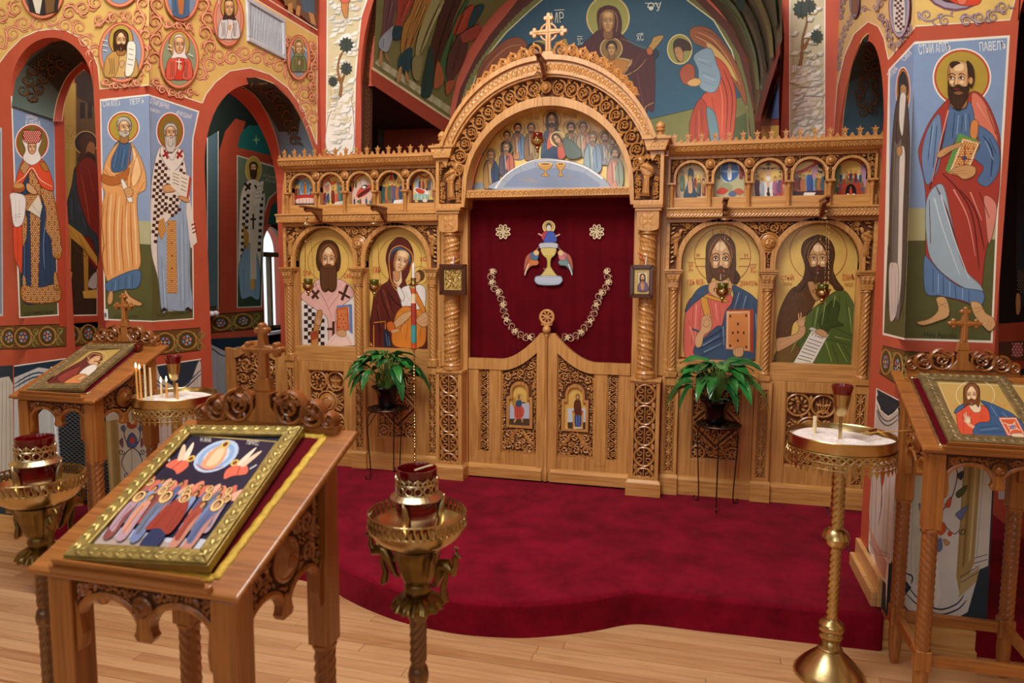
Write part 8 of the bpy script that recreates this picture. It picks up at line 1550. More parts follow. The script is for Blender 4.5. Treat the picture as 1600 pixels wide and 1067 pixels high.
def pic_left(A):
    A.f('6a4a2c', '69,600 117,605 196,543 137,547'); A.f('b79a52', '73,598 115,602 191,545 139,549'); A.l('d8b868', 1, '69,600 117,605 196,543 137,547 69,600', False)
    A.c('5e2019', '74,597 90,585 112,572 130,562 142,551 158,553 160,562 150,572 142,586 124,601 100,600', 5); A.c('8a3428', '90,588 110,578 126,572 118,586 98,598', 4); A.o('d8c088', 152, 557, 15, 8, .8); A.c('d9a877', '140,562 150,556 157,557 154,564 144,569 138,567', 4); A.l('c89a50', 1, '136,566 144,553 158,555 160,561'); A.l('2a1208', .8, '146,560 149,560; 151,558 154,558; 150,562 147,564')
    A.c('e6ddd0', '124,584 134,574 146,569 152,572 146,582 132,590', 4); A.c('d98a4a', '100,598 112,590 126,584 138,588 128,600 112,602', 4); A.e('6b4226', 151, 567, 5, 3.4); A.c('d9a877', '146,567 151,565 153,569 148,571', 3); A.l('a85a30', .8, '108,596 124,588; 116,599 130,590'); A.c('d9a877', '120,592 130,586 134,588 126,594', 3); A.l('3a120c', 1, '84,594 104,580 124,572; 100,596 116,584')
slanted_icon(LL, 'framed_icon', 'dull gilt framed mother and child icon on the left lectern', (-.03, .262, .30, .44), .11, .05, .02, 'sframe', pic_left, '7a5a34', True, .007)
cloth(LL, 'white trimmed red cloth under the left lectern icon', (-.02, .262, .33, .445), .11, 's', 'silver', .008)
def pic_right(A):
    A.f('9a7c48', '1460,594 1640,602 1640,700 1500,690'); A.f('c3a25c', '1466,598 1640,605 1640,692 1501,681'); A.l('e8d8a8', 1, '1466,598 1501,681 1620,690; 1466,598 1620,604', False)
    for k in range(14): A.l('d98a4a', 1.2, [(1476+k*9, 628+(k*7) % 9), (1484+k*9, 630+(k*5) % 7)], False)
    A.o('efe0b0', 1524, 617, 30, 23, .9); A.c('d9563a', '1494,640 1504,633 1516,630 1530,632 1546,640 1552,662 1540,680 1500,679 1496,662'); A.c('3f6088', '1492,646 1494,638 1506,630 1516,628 1508,636', 4); A.c('3f6088', '1532,626 1548,630 1566,638 1584,648 1600,664 1604,687 1528,683 1522,668 1530,660 1546,658 1544,640', 5); A.l('1f3450', 1.3, '1540,632 1552,650; 1556,636 1566,654; 1530,668 1560,664; 1530,676 1570,674; 1572,646 1590,664'); A.l('8fb0cc', 1.2, '1548,634 1558,650; 1532,672 1560,669; 1566,644 1580,658'); A.l('9c3222', 1.2, '1504,640 1506,674; 1516,644 1520,676; 1534,646 1532,656')
    A.c('e8cfae', '1514,632 1530,630 1532,642 1522,644', 4); bk = '1560,652 1588,652 1602,679 1574,681'; A.f('d9643c', bk); A.l('f0e4d0', 1.3, '1562,654 1587,654 1599,677 1576,679 1562,654', False); A.l('f0e4d0', 1, '1568,660 1594,672; 1586,658 1578,676; 1574,664 1586,662 1590,670 1578,672 1574,664', False); A.e('7a8ab8', 1582, 667, 3.6, 3)
    hand(A, 1513, 660, 14, -1.75, skin='eccfae'); A.c('eccfae', '1580,678 1596,677 1602,684 1586,684', 3); A.l('e8a87a', 5, '1512,662 1522,668', False); face(A, 1518, 617, 10.2, hair='7a4a2a', beard='7a4a2a', bl=.45, turn=0, hl=.95, neck=False, skin='e6bd92')
slanted_icon(LR, 'framed_icon', 'silver gilt framed icon of a blessing man, on the right lectern', (-.012, .248, .31, .455), 0, .045, .02, 'sframe', pic_right, '9a7c48', True, .007)
cloth(LR, 'red cloth with silver cord under the right lectern icon', (-.016, .247, .35, .455), 0, 's', 'silver', .012)
vo = thing('votive_glass', 'small red votive glass on the back edge of the left lectern', 'votive candle', slope(*LL)(.13, .455, 0))
m = MB(); p = slope(*LL)(.13, .455, .003); lathe(m, [(.016, 0), (.019, .004), (.022, .036), (.019, .036), (.016, .008)], p, 18); m.obj('glass', 'red_glass', vo, smooth=True, auto=40); m = MB(); lathe(m, [(.014, .008), (.014, .022)], p, 12); m.obj('wax', 'waxp', vo)
# ---------------- tall brass candle stands
def candle_stand(x, y, label):
    t = thing('candle_stand', label, 'candle stand', (x, y, 0), 'tall brass candle stands'); c = (x, y)
    m = MB(); lathe(m, [(.13, 0), (.135, .008), (.132, .018), (.12, .032), (.105, .05), (.08, .075), (.055, .098), (.045, .112), (.047, .116), (.04, .12), (.036, .15), (.034, .152), (.04, .158), (.046, .172), (.04, .188), (.047, .192), (.05, .205), (.044, .222), (.026, .232), (.024, .24)], c, 40); m.obj('base', 'brass', t, smooth=True, auto=50)
    m = MB(); twist(m, c, .023, .235, .54, 6, 1.9, .12, 36, 60); twist(m, c, .026, .6, .875, 6, 1.7, .12, 36, 60); m.obj('pole', 'brass', t, smooth=True, auto=50)
    m = MB(); lathe(m, [(.024, .53), (.03, .535), (.046, .552), (.05, .57), (.052, .572), (.05, .576), (.044, .596), (.03, .608), (.026, .612)], c, 32); m.obj('knop', 'brass', t, smooth=True, auto=50)
    m = MB(); lathe(m, [(.02, .872), (.06, .878), (.185, .925), (.19, .94), (.19, .985), (.195, .99), (.197, .987), (.193, .982), (.193, .94), (.19, .93), (.16, .912), (.03, .868)], c, 56)
    m.v = [v for v in m.v]; o = m.obj('dish', 'brass', t, smooth=True, auto=50)
    m = MB(); n = 44; R_ = .1965; FR = lambda u, v, d: (x+(R_+d)*math.cos(u/R_), y+(R_+d)*math.sin(u/R_), v); st = 2*PI*R_/n
    for i in range(n):
        for s in (-1, 1): rib(m, [(i*st, .912 if s > 0 else .94), ((i+1)*st, .94 if s > 0 else .912)], FR, .0085, .0015, 0, .001, tip=1)
        u = (i+.5)*st; rib(m, [(u, .885), (u, .91)], FR, .008, .001, 0, .001, tip=1); rib(m, [(u-.009, .899), (u+.009, .899)], FR, .008, .001, 0, .001, tip=1); m.ext([(u-.012, .886), (u+.012, .886), (u+.006, .874), (u, .862), (u-.006, .874)], FR, -.0005, .001, back=True)
    for i in range(n): leaf2(m, FR, (i+.5)*st, .9, PI/2, .014, .012, .001, 0, .001); leaf2(m, FR, i*st, .9, PI/2, .012, .008, .001, 0, .001)
    for v in (.911, .941, .887): rib(m, [(i*st, v) for i in range(n+1)], FR, .005, .002, 0, .001, tip=1)
    o = m.obj('pierced_gallery', 'brass', t); o['kind'] = 'stuff'
    m = MB(); vs = []; r_ = random.Random(int(x*10)); vs.append((x, y, .968)); fs = []
    for k in range(1, 9):
        for i in range(36): a = 2*PI*i/36; rr_ = .191*k/8; vs.append((x+rr_*math.cos(a), y+rr_*math.sin(a), .964+.006*math.sin(a*3+k)+r_.uniform(-.004, .004)*(k < 8)))
    for i in range(36): fs.append((0, 1+i, 1+(i+1) % 36))
    for k in range(7):
        for i in range(36): j = (i+1) % 36; a = 1+k*36; fs.append((a+i, a+36+i, a+36+j, a+j))
    m.add(vs, fs); o = m.obj('sand', 'sand', t, smooth=True); o['kind'] = 'stuff'
    m = MB(); lathe(m, [(.0065, .95), (.0065, 1.055), (.014, 1.058), (.02, 1.066), (.027, 1.1), (.033, 1.142), (.031, 1.142), (.02, 1.08)], (x-.005, y), 24); m.obj('cup_holder', 'brass', t, smooth=True, auto=40)
    m = MB(); n = 40; lathe(m, [(.024, 1.10), (.031, 1.138), (.039, 1.176), (.036, 1.178), (.028, 1.14), (.02, 1.11)], (x-.005, y), n, lambda r, z, a: r*(1+.05*math.cos(10*a)*(z > 1.165))); m.obj('red_glass_cup', 'red_glass', t, smooth=True, auto=50); return t
cs1 = candle_stand(1.532, -1.722, 'tall brass candle stand with two pale stubs in its sand, on the right'); cs2 = dup(cs1, (-1.52, -1.722, 0), 'tall brass candle stand with lit candles, behind the nearest lectern')
def candle(px, py, ptop, mat, lit, label, lean=0, r=.0055, wy=None, group='beeswax candles in the left stand'):
    d = ray(px, py); k = (.965-CAM[2])/d[2]; p = CAM+d*k; dist = (p-CAM)@FWD; h = (py-ptop)*dist/FPX*1.02
    t = thing('candle', label, 'candle', (p[0], p[1], .955), group); top = Vector((p[0]+lean, p[1], .965+h))
    m = MB(); tube(m, [(p[0], p[1], .955), tuple(top)], r, 12, r*.92); m.obj('wax', mat, t, smooth=True, auto=50)
    m = MB(); tube(m, [tuple(top), tuple(top+Vector((.0006, 0, .007)))], .0008, 5); m.obj('wick', 'black', t)
    if lit:
        m = MB(); lathe(m, [(.001, 0), (.0038, .005), (.0042, .01), (.0028, .018), (.0008, .027)], tuple(top+Vector((0, 0, .005))), 10); m.obj('flame', 'flame', t, smooth=True)
candle(215.5, 624, 577, 'wax', 1, 'tallest lit orange candle at the left end of the left stand', -.004); candle(221, 624, 579, 'wax', 1, 'tall lit orange candle, second from left in the left stand', -.004); candle(228, 625, 570, 'waxp', 0, 'tall unlit pale candle behind the two tall flames'); candle(236.5, 625, 575, 'waxp', 0, 'tall unlit pale candle, fourth from left in the left stand'); candle(252.5, 623, 599, 'waxp', 1, 'short lit pale candle in the middle of the left stand'); candle(261, 624, 598, 'wax', 1, 'short lit orange candle beside the cup stem'); candle(277.5, 624, 599, 'wax', 0, 'short unlit orange candle, rightmost in the left stand')
candle(1272.5, 675, 650, 'waxp', 0, 'thick pale candle stub at the left of the right stand', 0, .008, group='pale stubs in the right stand'); 
tb = thing('brass_tube', 'short brass tube lying on the sand of the right stand', 'brass tube', (1.66, -1.62, .972)); m = MB(); tube(m, [(1.64, -1.64, .978), (1.68, -1.60, .98)], .011, 14); m.obj('tube', 'brass', tb, smooth=True, auto=50)
tb = thing('match_stick', 'thin lighting wand resting across the right stand rim', 'match', (1.72, -1.66, .993)); m = MB(); tube(m, [(1.6, -1.72, .994), (1.8, -1.62, .995)], .0018, 6); m.obj('stick', 'wax', tb)
tb = thing('match_stick', 'thin dark wand resting across the left candle stand rim', 'match', (-1.4, -1.7, .993)); m = MB(); tube(m, [(-1.52, -1.62, .985), (-1.27, -1.72, 1.004)], .0018, 6); m.obj('stick', 'frame', tb)
# ---------------- short lamp stands with peacocks
def lamp_stand(x, y, label):
    t = thing('lamp_stand', label, 'lamp stand', (x, y, 0), 'brass peacock lamp stands'); c = (x, y)
    m = MB(); lathe(m, [(.11, 0), (.115, .012), (.09, .03), (.05, .05), (.03, .07), (.024, .1), (.026, .13)], c, 32); m.obj('base', 'brassd', t, smooth=True, auto=50)
    m = MB(); twist(m, c, .021, .66, .765, 7, .7, .14, 42, 40); twist(m, c, .02, .13, .6, 7, 2.4, .14, 42, 90); lathe(m, [(.018, .595), (.024, .605), (.026, .622), (.022, .64), (.017, .65), (.02, .66)], c, 24); lathe(m, [(.02, .76), (.024, .768), (.022, .778), (.024, .79), (.02, .8)], c, 24); m.obj('pole', plain('bronzed_pole', '7d6550', .28, .9, .1, 40) if 'pole' not in MT else MT['pole'], t, smooth=True, auto=50)
    m = MB(); n = 80; lathe(m, [(.02, .83), (.035, .828), (.055, .815), (.063, .80), (.06, .797), (.05, .808), (.02, .818)], c, n, lambda r, z, a: r*(1+.07*math.cos(14*a)*(r > .045))); m.obj('skirt', 'brassd', t, smooth=True, auto=60)
    m = MB(); lathe(m, [(.02, .82), (.03, .832), (.034, .845), (.03, .858), (.034, .862), (.04, .88), (.052, .93), (.058, .945), (.062, .95), (.05, .955)], c, 48, lambda r, z, a: r*(1+.05*math.cos(12*a)*(.865 < z < .935))); m.obj('fluted_cone', 'brassd', t, smooth=True, auto=50)
    m = MB(); lathe(m, [(.045, .95), (.075, .958), (.1, .975), (.113, .992), (.117, 1.0), (.12, 1.004), (.114, 1.006), (.105, .996), (.09, .985), (.05, .978), (.0, .976)], c, 48); m.obj('bowl', 'brass', t, smooth=True, auto=60)
    m = MB(); R_ = .117; n = 46; st = 2*PI*R_/n; FR = lambda u, v, d: (x+(R_+d)*math.cos(u/R_), y+(R_+d)*math.sin(u/R_), v)
    for i in range(n): rib(m, [(i*st, 1.0), (i*st+st*.25, 1.012), (i*st, 1.024), (i*st, 1.036)], FR, .006, .0015, 0, .001, tip=1); leaf2(m, FR, (i+.5)*st, 1.002, PI/2, .024, .007, .0012, 0, .001)
    for v in (1.003, 1.034): rib(m, [(i*st, v) for i in range(n+1)], FR, .005, .002, 0, .001, tip=1)
    o = m.obj('gallery', 'brass', t); o['kind'] = 'stuff'
    for a0 in (PI*.97, PI*1.97-.35, PI*.45):
        q = lambda r, z: (x+r*math.cos(a0), y+r*math.sin(a0), z)
        m = MB(); limb(m, [q(.052, .862), q(.064, .872), q(.076, .9), q(.088, .925), q(.108, .928), q(.122, .918), q(.13, .935), q(.128, .955), q(.134, .962), q(.146, .957)], [.004, .008, .012, .016, .017, .011, .007, .0065, .007, .002], 10); limb(m, [q(.095, .915), q(.098, .895), q(.088, .87), q(.092, .848), q(.1, .838)], [.006, .006, .008, .011, .006], 8); limb(m, [q(.066, .9), q(.058, .925), q(.062, .945)], [.004, .004, .003], 8)
        for k in (-1, 0, 1): tube(m, [q(.132, .965), q(.132+k*.005, .977)], .0012, 4); lathe(m, [(.0005, -.002), (.0025, 0), (.0005, .002)], q(.132+k*.005, .979), 6)
        m.obj('peacock', 'brassd', t, smooth=True, auto=50)
    return t
MT['pole'] = plain('bronzed_pole', '7d6550', .28, .9, .1, 40)
LC, LD = (.345, -3.12), (-.792, -3.13)
ls = lamp_stand(*LC, 'brass lamp stand with peacocks before the carpet, right of the nearest lectern'); dup(ls, (*LD, 0), 'brass lamp stand with peacocks at the left edge of the picture')
def votive(x, y, label):
    t = thing('votive_lamp', label, 'votive lamp', (x, y, .98), 'red glass lamps on the peacock stands'); c = (x, y)
    m = MB(); lathe(m, [(.028, .98), (.034, .984), (.046, 1.01), (.05, 1.04), (.047, 1.07), (.045, 1.085), (.046, 1.12), (.049, 1.142), (.046, 1.142), (.042, 1.12), (.042, 1.08), (.045, 1.04), (.03, .99)], c, 32); m.obj('red_glass', 'red_glass', t, smooth=True, auto=60)
    m = MB(); lathe(m, [(.047, 1.078), (.062, 1.07), (.064, 1.073), (.05, 1.084)], c, 36); R_ = .05; n = 14; st = 2*PI*R_/n; FR = lambda u, v, d: (x+(R_+d)*math.cos(u/R_), y+(R_+d)*math.sin(u/R_), v)
    for v, w_ in ((1.084, .008), (1.108, .006)): rib(m, [(i*st/3, v) for i in range(3*n+1)], FR, w_, .002, 0, .001, tip=1)
    for i in range(n): rib(m, arc((i+.5)*st, 1.096, st*.4, 0, 2*PI, 12), FR, .004, .0015, 0, .001, tip=1); rib(m, arc((i+.5)*st, 1.11, st*.5, 0, PI, 8), FR, .004, .0015, 0, .001, tip=1); leaf2(m, FR, (i+.5)*st, 1.11, PI/2, .017, .008, .002, 0, .001)
    m.obj('pierced_collar', 'silver', t)
    for a in (.4, .4+2*PI/3, .4+4*PI/3):
        q = lambda r, z: (x+r*math.cos(a), y+r*math.sin(a), z); m = MB(); limb(m, [q(.066, 1.075), q(.06, 1.058), q(.055, 1.035), q(.056, 1.01), q(.05, .99), q(.04, .982)], [.002, .007, .011, .008, .005, .004], 8); m.obj('bracket', 'silver', t, smooth=True)
    return t
v1 = votive(*LC, 'red glass lamp with a pierced collar and a wick float, before the carpet'); v2 = dup(v1, (*LD, .98), 'red glass lamp with a pierced collar at the left edge')
m = MB(); m.box(0, 0, 0, .001, .001, .001)
tb = thing('match_stick', 'pale match resting on the red glass before the carpet', 'match', (LC[0], LC[1], 1.142)); m = MB(); tube(m, [(LC[0]-.005, LC[1], 1.135), (LC[0]+.03, LC[1]-.01, 1.15), (LC[0]+.046, LC[1]-.015, 1.156)], .0022, 6); m.obj('stick', 'waxp', tb)
# ---------------- hanging lamps on brackets
def bracket(x, y0, z, L_, parent):
    m = MB(); F = lambda u, v, d: (x+d, y0-u, z+v)
    m.ext([(0, 0), (L_+.03, 0), (L_+.03, -.012), (0, -.012)], F, -.017, .017, back=True); m.ext([(0, -.012), (L_*.9, -.012), (L_*.92, -.03), (L_*.8, -.038), (L_*.55, -.03), (L_*.3, -.05), (L_*.16, -.085), (L_*.05, -.09), (0, -.11)], F, -.012, .012, back=True); m.obj('lamp_bracket', 'brown', parent, bevel=.002)
def hang_lamp(x, y, zb, zt, label, s=1.):
    t = thing('hanging_lamp', label, 'oil lamp', (x, y, zb), 'brass lamps hanging before the icons'); c = (x, y, zb)
    m = MB(); lathe(m, [(.002, -.05), (.006, -.046), (.01, -.04), (.005, -.036), (.008, -.03), (.016, -.022), (.014, -.016), (.026, -.006), (.036, .008), (.038, .022), (.034, .032), (.045, .036), (.047, .04), (.036, .042), (.032, .038)], c, 28, lambda r, z, a: r*(1+.03*math.cos(9*a)*(-.02 < z-0 < .03))); m.obj('bowl', 'brass', t, smooth=True, auto=50)
    m = MB(); lathe(m, [(.022, .03), (.03, .045), (.032, .07), (.03, .07), (.026, .045)], c, 20); m.obj('glass', 'red_glass' if s > 1 else plain('amber_oil_glass', '6b6a1c', .08, 0, Transmission_Weight=.5), t, smooth=True)
    m = MB(); lathe(m, [(.002, 0), (.012, -.002), (.024, -.016), (.026, -.02), (.02, -.02)], (x, y, zt-.015), 18); lathe(m, [(.0015, 0), (.002, .012), (.006, .018), (.001, .024)], (x, y, zt-.016), 8); m.obj('cap', 'silver', t, smooth=True, auto=50)
    m = MB(); lathe(m, [(.006, 0), (.011, .006), (.011, .01), (.006, .014)], (x, y, zt+.0), 12); m.obj('ring', 'silver', t)
    for k in range(3):
        a = k*2*PI/3+.6; p0 = Vector((x+.018*math.cos(a), y+.018*math.sin(a), zt-.03)); p1 = Vector((x+.043*math.cos(a), y+.043*math.sin(a), zb+.04)); m = MB(); n = int((p0-p1).length/.014)
        for i in range(n):
            q = p0.lerp(p1, (i+.5)/n); d = (p1-p0)/n*.62; lat_ = Vector((math.cos(a), math.sin(a), 0)) if i % 2 else Vector((-math.sin(a), math.cos(a), 0)); pts = [tuple(q+d*math.cos(b)+lat_*.0026*math.sin(b)) for b in [j*PI/3 for j in range(7)]]; tube(m, pts, .0007, 3)
        o = m.obj('chain', 'brass', t); o['kind'] = 'stuff'
        m = MB(); p = p0.lerp(p1, .3); lathe(m, [(.0008, -.008), (.004, 0), (.0008, .008)], tuple(p), 8); limb(m, [tuple(p1), tuple(p1+Vector((.012*math.cos(a), .012*math.sin(a), -.006))), tuple(p1+Vector((.006*math.cos(a), .006*math.sin(a), -.024)))], [.003, .0035, .002], 6); m.obj('lamp_arm', 'brass', t, smooth=True)
    return t
for x, xb, lab in ((-1.645, -1.66, 'brass lamp hanging before the chequered bishop icon'), (-1.146, -1.15, 'brass lamp hanging before the mother and child icon'), (1.112, 1.105, 'brass lamp hanging before the icon with the orange book'), (1.664, 1.67, 'brass lamp hanging before the fur clad prophet icon')):
    bracket(x, -.058, 2.035, .23, scr); hang_lamp(x, -.25, 1.47, 1.945, lab)
bracket(.0, -.185, 2.9, .19, scr); hang_lamp(-.002, -.345, 2.37, 2.815, 'brass lamp with a red glass hanging before the half round icon', 1.3)
# ---------------- small framed icons tied on the royal pillars
for s, x0_, x1_, lab in ((-1, -.713, -.523, 'small dark framed gilt metal icon tied on the left royal pillar'), (1, .556, .70, 'small dark framed painted icon tied on the right royal pillar')):
    z0_, z1_ = 1.44, 1.645; y = -.155; t = thing('pillar_icon', lab, 'framed icon', ((x0_+x1_)/2, y, z0_)); F = front(y); e = .034 if s < 0 else .026
    for q in (((x0_, z0_), (x1_, z0_), (x1_-e, z0_+e), (x0_+e, z0_+e)), ((x1_, z0_), (x1_, z1_), (x1_-e, z1_-e), (x1_-e, z0_+e)), ((x1_, z1_), (x0_, z1_), (x0_+e, z1_-e), (x1_-e, z1_-e)), ((x0_, z1_), (x0_, z0_), (x0_+e, z0_+e), (x0_+e, z1_-e))): m = MB(); m.ext(list(q), F, -.012, .012, back=True, ch=.004); m.obj('frame_rail', 'frame', t)
    m = MB(); m.ext([(x0_+e, z0_+e), (x1_-e, z0_+e), (x1_-e, z1_-e), (x0_+e, z1_-e)], F, -.01, .0); m.c = [s2l('c8a858')]*len(m.f); m.obj('plate', 'gold', t)
    if s < 0:
        m = MB(); packed(m, F, lambda u, v: x0_+e+.004 < u < x1_-e-.004 and z0_+e+.004 < v < z1_-e-.004, (x0_+e, z0_+e, x1_-e, z1_-e), .02, .006, .006, .004, 8, 0, 500); m.obj('embossing', 'brass', t)
    else:
        A = Art(plane(1, y-.0005, -1)); A.f('d8c898', '995,424 1013,424 1013,455 995,455'); A.c('6b5a78', '997,455 998,444 1003,439 1008,440 1012,446 1012,455', 3); A.c('c88a5a', '1001,442 1006,441 1006,452 1002,452', 3); face(A, 1004, 434, 3.4, hair='4a2a16', beard='4a2a16', bl=.5); A.l('8a2a20', .8, '996,425 1012,425 1012,454 996,454 996,425', False); A.obj('painting', t, 'icon')
    m = MB(); xm = (x0_+x1_)/2+(.0 if s < 0 else .02); tube(m, [(xm-.05*s, y+.02, z1_+.075), (xm-.02*s, y-.0, z1_+.05), (xm, y+.0, z1_+.004)], .003, 6); m.obj('red_cord', plain('red_cord', 'c02a2e', .6), t); m = MB(); tube(m, [(xm+.006, y, z1_+.05), (xm+.002, y, z1_)], .004, 6); m.obj('white_cord', 'white', t)
# ---------------- processional candle on a beaded pole
t = thing('processional_candle', 'slim beaded brass pole carrying a painted candle, left of the royal pillar', 'candle', (-.862, -.25, .16)); c = (-.862, -.25)
pr = [(.045, .16), (.048, .168), (.02, .178), (.006, .19)]; z = .2
while z < 1.06:
    r = (.008, .011, .007, .013)[int(z*90) % 4]; pr += [(.0042, z), (r, z+.008), (.0042, z+.016)]; z += .0205 if int(z*60) % 4 else .032
m = MB(); lathe(m, pr+[(.005, 1.075)], c, 14); m.obj('beaded_pole', 'brass', t, smooth=True, auto=60)
m = MB(); lathe(m, [(.005, 1.07), (.03, 1.078), (.032, 1.082), (.016, 1.084)], c, 20); lathe(m, [(.012, 1.497), (.03, 1.505), (.034, 1.512), (.02, 1.518), (.016, 1.535), (.02, 1.553), (.014, 1.553)], c, 20); m.obj('collar', 'brass', t, smooth=True, auto=50)
m = MB(); lathe(m, [(.0175, 1.083), (.017, 1.3), (.016, 1.5)], c, 20); o = m.obj('painted_candle', 'waxp', t, smooth=True, auto=50)
for z0_, z1_, h in ((1.083, 1.12, 'c8502c'), (1.12, 1.24, '3f9a98'), (1.24, 1.385, 'a8382c'), (1.45, 1.485, 'c8562c')): m = MB(); lathe(m, [(.0182, z0_), (.0178, z1_)], c, 20); m.obj('painted_band', plain('candle_paint', h, .5), o, smooth=True, auto=50)
m = MB(); lathe(m, [(.0085, 1.545), (.008, 1.64), (.002, 1.652)], c, 14); m.obj('top_candle', 'white', t, smooth=True, auto=50)
# ---------------- plants on iron stands
def plant_stand(x, y, zt, label, rot):
    t = thing('plant_stand', label, 'plant stand', (x, y, .16), 'iron plant stands'); c = (x, y); R_ = .135
    m = MB(); lathe(m, [(.0, zt-.004), (R_-.01, zt-.004), (R_, zt-.008), (R_+.004, zt), (R_, zt+.006), (R_-.012, zt+.002), (.0, zt+.002)], c, 40); m.obj('top_ring', 'iron', t, smooth=True, auto=50)
    m = MB()
    for k in range(10): a = k*PI/5; F = lambda u, v, d: (x+u, y+v, zt+.003+d); scroll(m, F, .085*math.cos(a), .085*math.sin(a), .022, a, 1 if k % 2 else -1, .006, .004, 0, 2)
    m.obj('scrolled_top', 'iron', t)
    for k in range(3):
        a = rot+k*2*PI/3; q = lambda r, z: (x+r*math.cos(a), y+r*math.sin(a), z)
        m = MB(); tube(m, smoothpts([q(R_*.55, zt-.012), q(R_*.9, zt-.03), q(R_*1.05, zt-.09), q(R_*.98, zt-.25), q(R_*.9, .24), q(R_*.92, .172), q(R_*1.08, .166), q(R_*1.16, .178), q(R_*1.1, .19)], False, 5), .0042, 7); tube(m, [q(R_*1.0, zt-.12), q(R_*.5, zt-.015)], .003, 6); m.obj('leg', 'iron', t, smooth=True)
    return t
def leafmesh(p0, a, reach, rise, droop, l, w_, seed, tw):
    """petiole and blade of a peace lily leaf"""
    r = random.Random(seed); ca, sa = math.cos(a), math.sin(a)
    pts = [Vector(p0), Vector(p0)+Vector((ca*reach*.25, sa*reach*.25, rise*.6)), Vector(p0)+Vector((ca*reach*.6, sa*reach*.6, rise))]
    e = pts[-1]; n = 8; spine = []
    for i in range(n+1):
        t = i/n; spine.append(e+Vector((ca*l*(t-.15*t*t*droop), sa*l*(t-.15*t*t*droop), l*(.25*t-droop*.62*t*t))))
    m = MB(); side = Vector((-sa, ca, 0)); vs = []
    for i, p in enumerate(spine):
        t = i/n; ww = w_*math.sin(PI*min(1, t*.93+.04)**.8)*(1 if t < .97 else .25); s_ = (side+Vector((0, 0, tw))).normalized(); wav = .006*math.sin(t*9+seed)
        vs += [p-s_*ww+Vector((0, 0, ww*.28+wav)), p-s_*ww*.5+Vector((0, 0, ww*.2)), p, p+s_*ww*.5+Vector((0, 0, ww*.2)), p+s_*ww+Vector((0, 0, ww*.28-wav))]
    fs = [(i*5+k, i*5+k+1, i*5+k+6, i*5+k+5) for i in range(n) for k in range(4)]; m.add(vs, fs)
    return m, [tuple(p) for p in smoothpts([tuple(q) for q in pts], False, 4)]
def plant(x, y, z, label, n, seed, big):
    t = thing('potted_plant', label, 'potted plant', (x, y, z), 'peace lilies on the iron stands'); r = random.Random(seed)
    m = MB(); lathe(m, [(.045, 0), (.055, .004), (.058, .02), (.062, .06), (.07, .1), (.085, .128), (.105, .15), (.1, .152), (.078, .126), (.06, .1), (.0, .098)], (x, y, z), 48, lambda q, zz, a: q*(1+(.05+.11*(zz > .12))*math.sin(a*5+zz*30)*math.sin(a*3+1)*(zz > .03))); m.obj('pot_wrap', 'foil', t, smooth=True)
    for k in range(n):
        a = 2*PI*k/n*2.618+r.uniform(-.3, .3); f = r.random(); rise = .11+.15*(1-f)+.03*r.random(); reach = .08+.19*f; l = (.14+.08*r.random())*big
        if math.sin(a) > .3: reach *= .4; l *= .6
        m, pts = leafmesh((x+r.uniform(-.02, .02), y+r.uniform(-.02, .02), z+.1), a, reach, rise, .5+1.2*f, l, l*.165+.004, seed*100+k, r.uniform(-.5, .5))
        lf = m.obj('leaf', 'leaf' if r.random() < .6 else 'leafd', t, smooth=True); m = MB(); tube(m, pts, .0028, 5, .002); m.obj('leaf_stem', 'stem', lf, smooth=True)
plant_stand(1.118, -.185, .672, 'brown iron plant stand right of the royal doors', -PI/2+.0); plant(1.10, -.185, .6785, 'bushy green peace lily in a black pot, right of the royal doors', 72, 4, 1.0)
plant_stand(-1.085, -.20, .652, 'brown iron plant stand left of the royal doors', -PI/2-.95); plant(-1.085, -.20, .6585, 'bushy green peace lily in a black pot, left of the royal doors', 66, 9, 1.0)
# ---------------- side gate in the left arch
t = thing('side_gate', 'low oak side gate with a carved panel at the left end of the screen', 'gate', (-2.1, .05, .16)); F = front(.05); gl, gr = -2.245, -2.03
gp = lambda u: 1.0+.10*max(0, 1-abs((u-gm)/.14))**.8
gl, gr = -2.56, -2.04; gm = (gl+gr)/2
tp = lambda u: .985+.075*(math.cos(min(abs(u-gm)/.2, 1)*PI)*.5+.5)
m = MB(); m.ext([(gl, .18), (gl+.085, .18), (gl+.085, .99), (gl, 1.0)], F, -.035, 0, back=True); m.ext([(gr-.085, .18), (gr, .18), (gr, 1.0), (gr-.085, .99)], F, -.035, 0, back=True); m.ext([(gl+.08, .18), (gr-.08, .18), (gr-.08, .35), (gl+.08, .35)], F, -.035, -.002, back=True)
up = [(gl+.08+(gr-gl-.16)*i/16) for i in range(17)]; m.ext([(u, tp(u)-.07) for u in up]+[(u, tp(u)) for u in up[::-1]], F, -.035, .006, back=True); m.obj('gate_frame', 'oak', t, bevel=.003)
m = MB(); m.ext([(gl+.08, .34), (gr-.08, .34), (gr-.08, .94), (gl+.08, .94)], F, -.03, -.02, back=True); m.obj('shade_board', 'oakd', t)
m = MB(); packed(m, F, lambda u, v: gl+.09 < u < gr-.09 and .36 < v < tp(u)-.075, (gl+.08, .35, gr-.08, 1.0), .06, .012, .012, .007, 12, -.012, 1200); m.obj('pierced_carving', 'oakc', t)
m = MB(); m.box(gl+.02, .03, .6, gl+.035, .05, .66); m.obj('latch', 'iron', t)
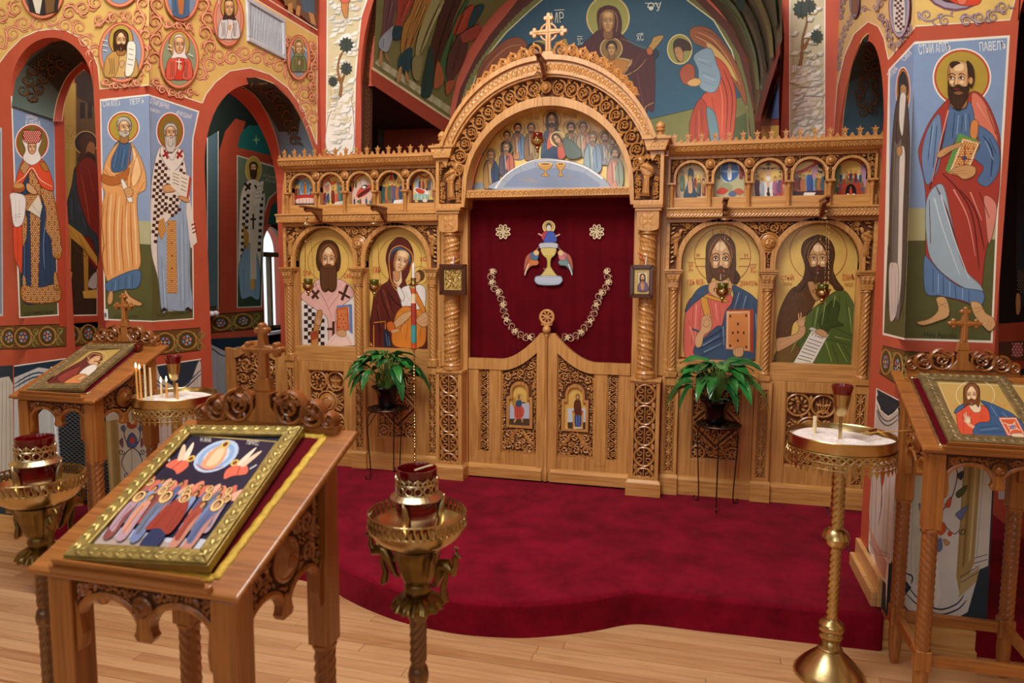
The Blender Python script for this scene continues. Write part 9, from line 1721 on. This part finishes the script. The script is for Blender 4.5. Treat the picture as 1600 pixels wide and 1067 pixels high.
# ---------------- wall vent, heater screen, switch and lamps
t = thing('wall_vent', 'white slatted air vent high on the yellow left wall', 'vent', (XL, -.25, 3.08)); ya, yb_, za, zb_ = -.475, -.035, 3.08, 3.36; F = sideF(XL, 1)
for q in ((ya, za, yb_, za+.03), (ya, zb_-.03, yb_, zb_), (ya, za+.03, ya+.03, zb_-.03), (yb_-.03, za+.03, yb_, zb_-.03)): m = MB(); m.ext([(q[0], q[1]), (q[2], q[1]), (q[2], q[3]), (q[0], q[3])], F, .0016, .016, ch=.004); m.obj('frame_rail', 'vent', t)
m = MB(); m.ext([(ya+.03, za+.03), (yb_-.03, za+.03), (yb_-.03, zb_-.03), (ya+.03, zb_-.03)], F, .0015, .003); m.obj('slot', 'grey', t)
sl = None
for k in range(22):
    y = ya+.036+k*(yb_-ya-.072)/21
    if sl is None: m = MB(); m.add([(XL+.004, y-.003, za+.03), (XL+.0075, y+.001, za+.03), (XL+.004, y-.003, zb_-.03), (XL+.0075, y+.001, zb_-.03), (XL+.0065, y+.004, za+.03), (XL+.0065, y+.004, zb_-.03)], [(0, 1, 3, 2), (1, 4, 5, 3), (4, 0, 2, 5)]); sl = m.obj('slat', 'vent', t); y_first = y
    else: o = bpy.data.objects.new('slat', sl.data); COL.objects.link(o); o.parent = t; o.location = (0, y-y_first, 0)
t = thing('heater_screen', 'dark mesh screen with white bars behind the left lectern', 'mesh screen', (-2.53, -1.25, .16)); y = -1.25
m = MB(); F = front(y)
for i in range(64):
    z = .2+i*.0125; rib(m, [(-2.79+.51*j/26, z+(.004 if (i+j) % 2 else -.004)) for j in range(27)], F, .0042, .001, 0, .001, tip=1)
o = m.obj('mesh', plain('mesh_metal', '6a6f74', .4, .6), t); o['kind'] = 'stuff'
m = MB(); m.box(-2.8, y+.01, .17, -2.27, y+.03, 1.0); m.obj('back_panel', 'black', t)
for x in (-2.795, -2.57, -2.36, -2.285): m = MB(); m.box(x-.008, y-.012, .16, x+.008, y+.008, 1.01); m.obj('white_bar', 'white', t, bevel=.002)
t = thing('wall_switch', 'small white switch plate low on the orange cloaked saint pier', 'switch', (-2.238, YA, 1.315)); m = MB(); m.box(-2.25, YA-.008, 1.315, -2.226, YA-.0035, 1.378); m.obj('plate', 'white', t, bevel=.001); m = MB(); m.box(-2.242, YA-.013, 1.335, -2.234, YA-.008, 1.356); m.obj('rocker', 'grey', t)
t = thing('emergency_light', 'dark box with two round white lamps inside the left arch', 'emergency light', (XO+.03, .355, 1.2)); m = MB(); m.box(XO+.004, .31, 1.21, XO+.05, .41, 1.30); m.obj('housing', plain('dark_housing', '3a332c', .6), t, bevel=.004)
for yy in (.335, .385): m = MB(); lathe(m, [(.003, .03), (.015, .027), (.022, .015), (.024, 0), (.02, -.012)], (0, 0, 0), 18); m.v = [(XO+.06+z_, yy+x_, 1.235+y_) for x_, y_, z_ in m.v]; m.obj('lamp_head', 'white', t, smooth=True, auto=50)
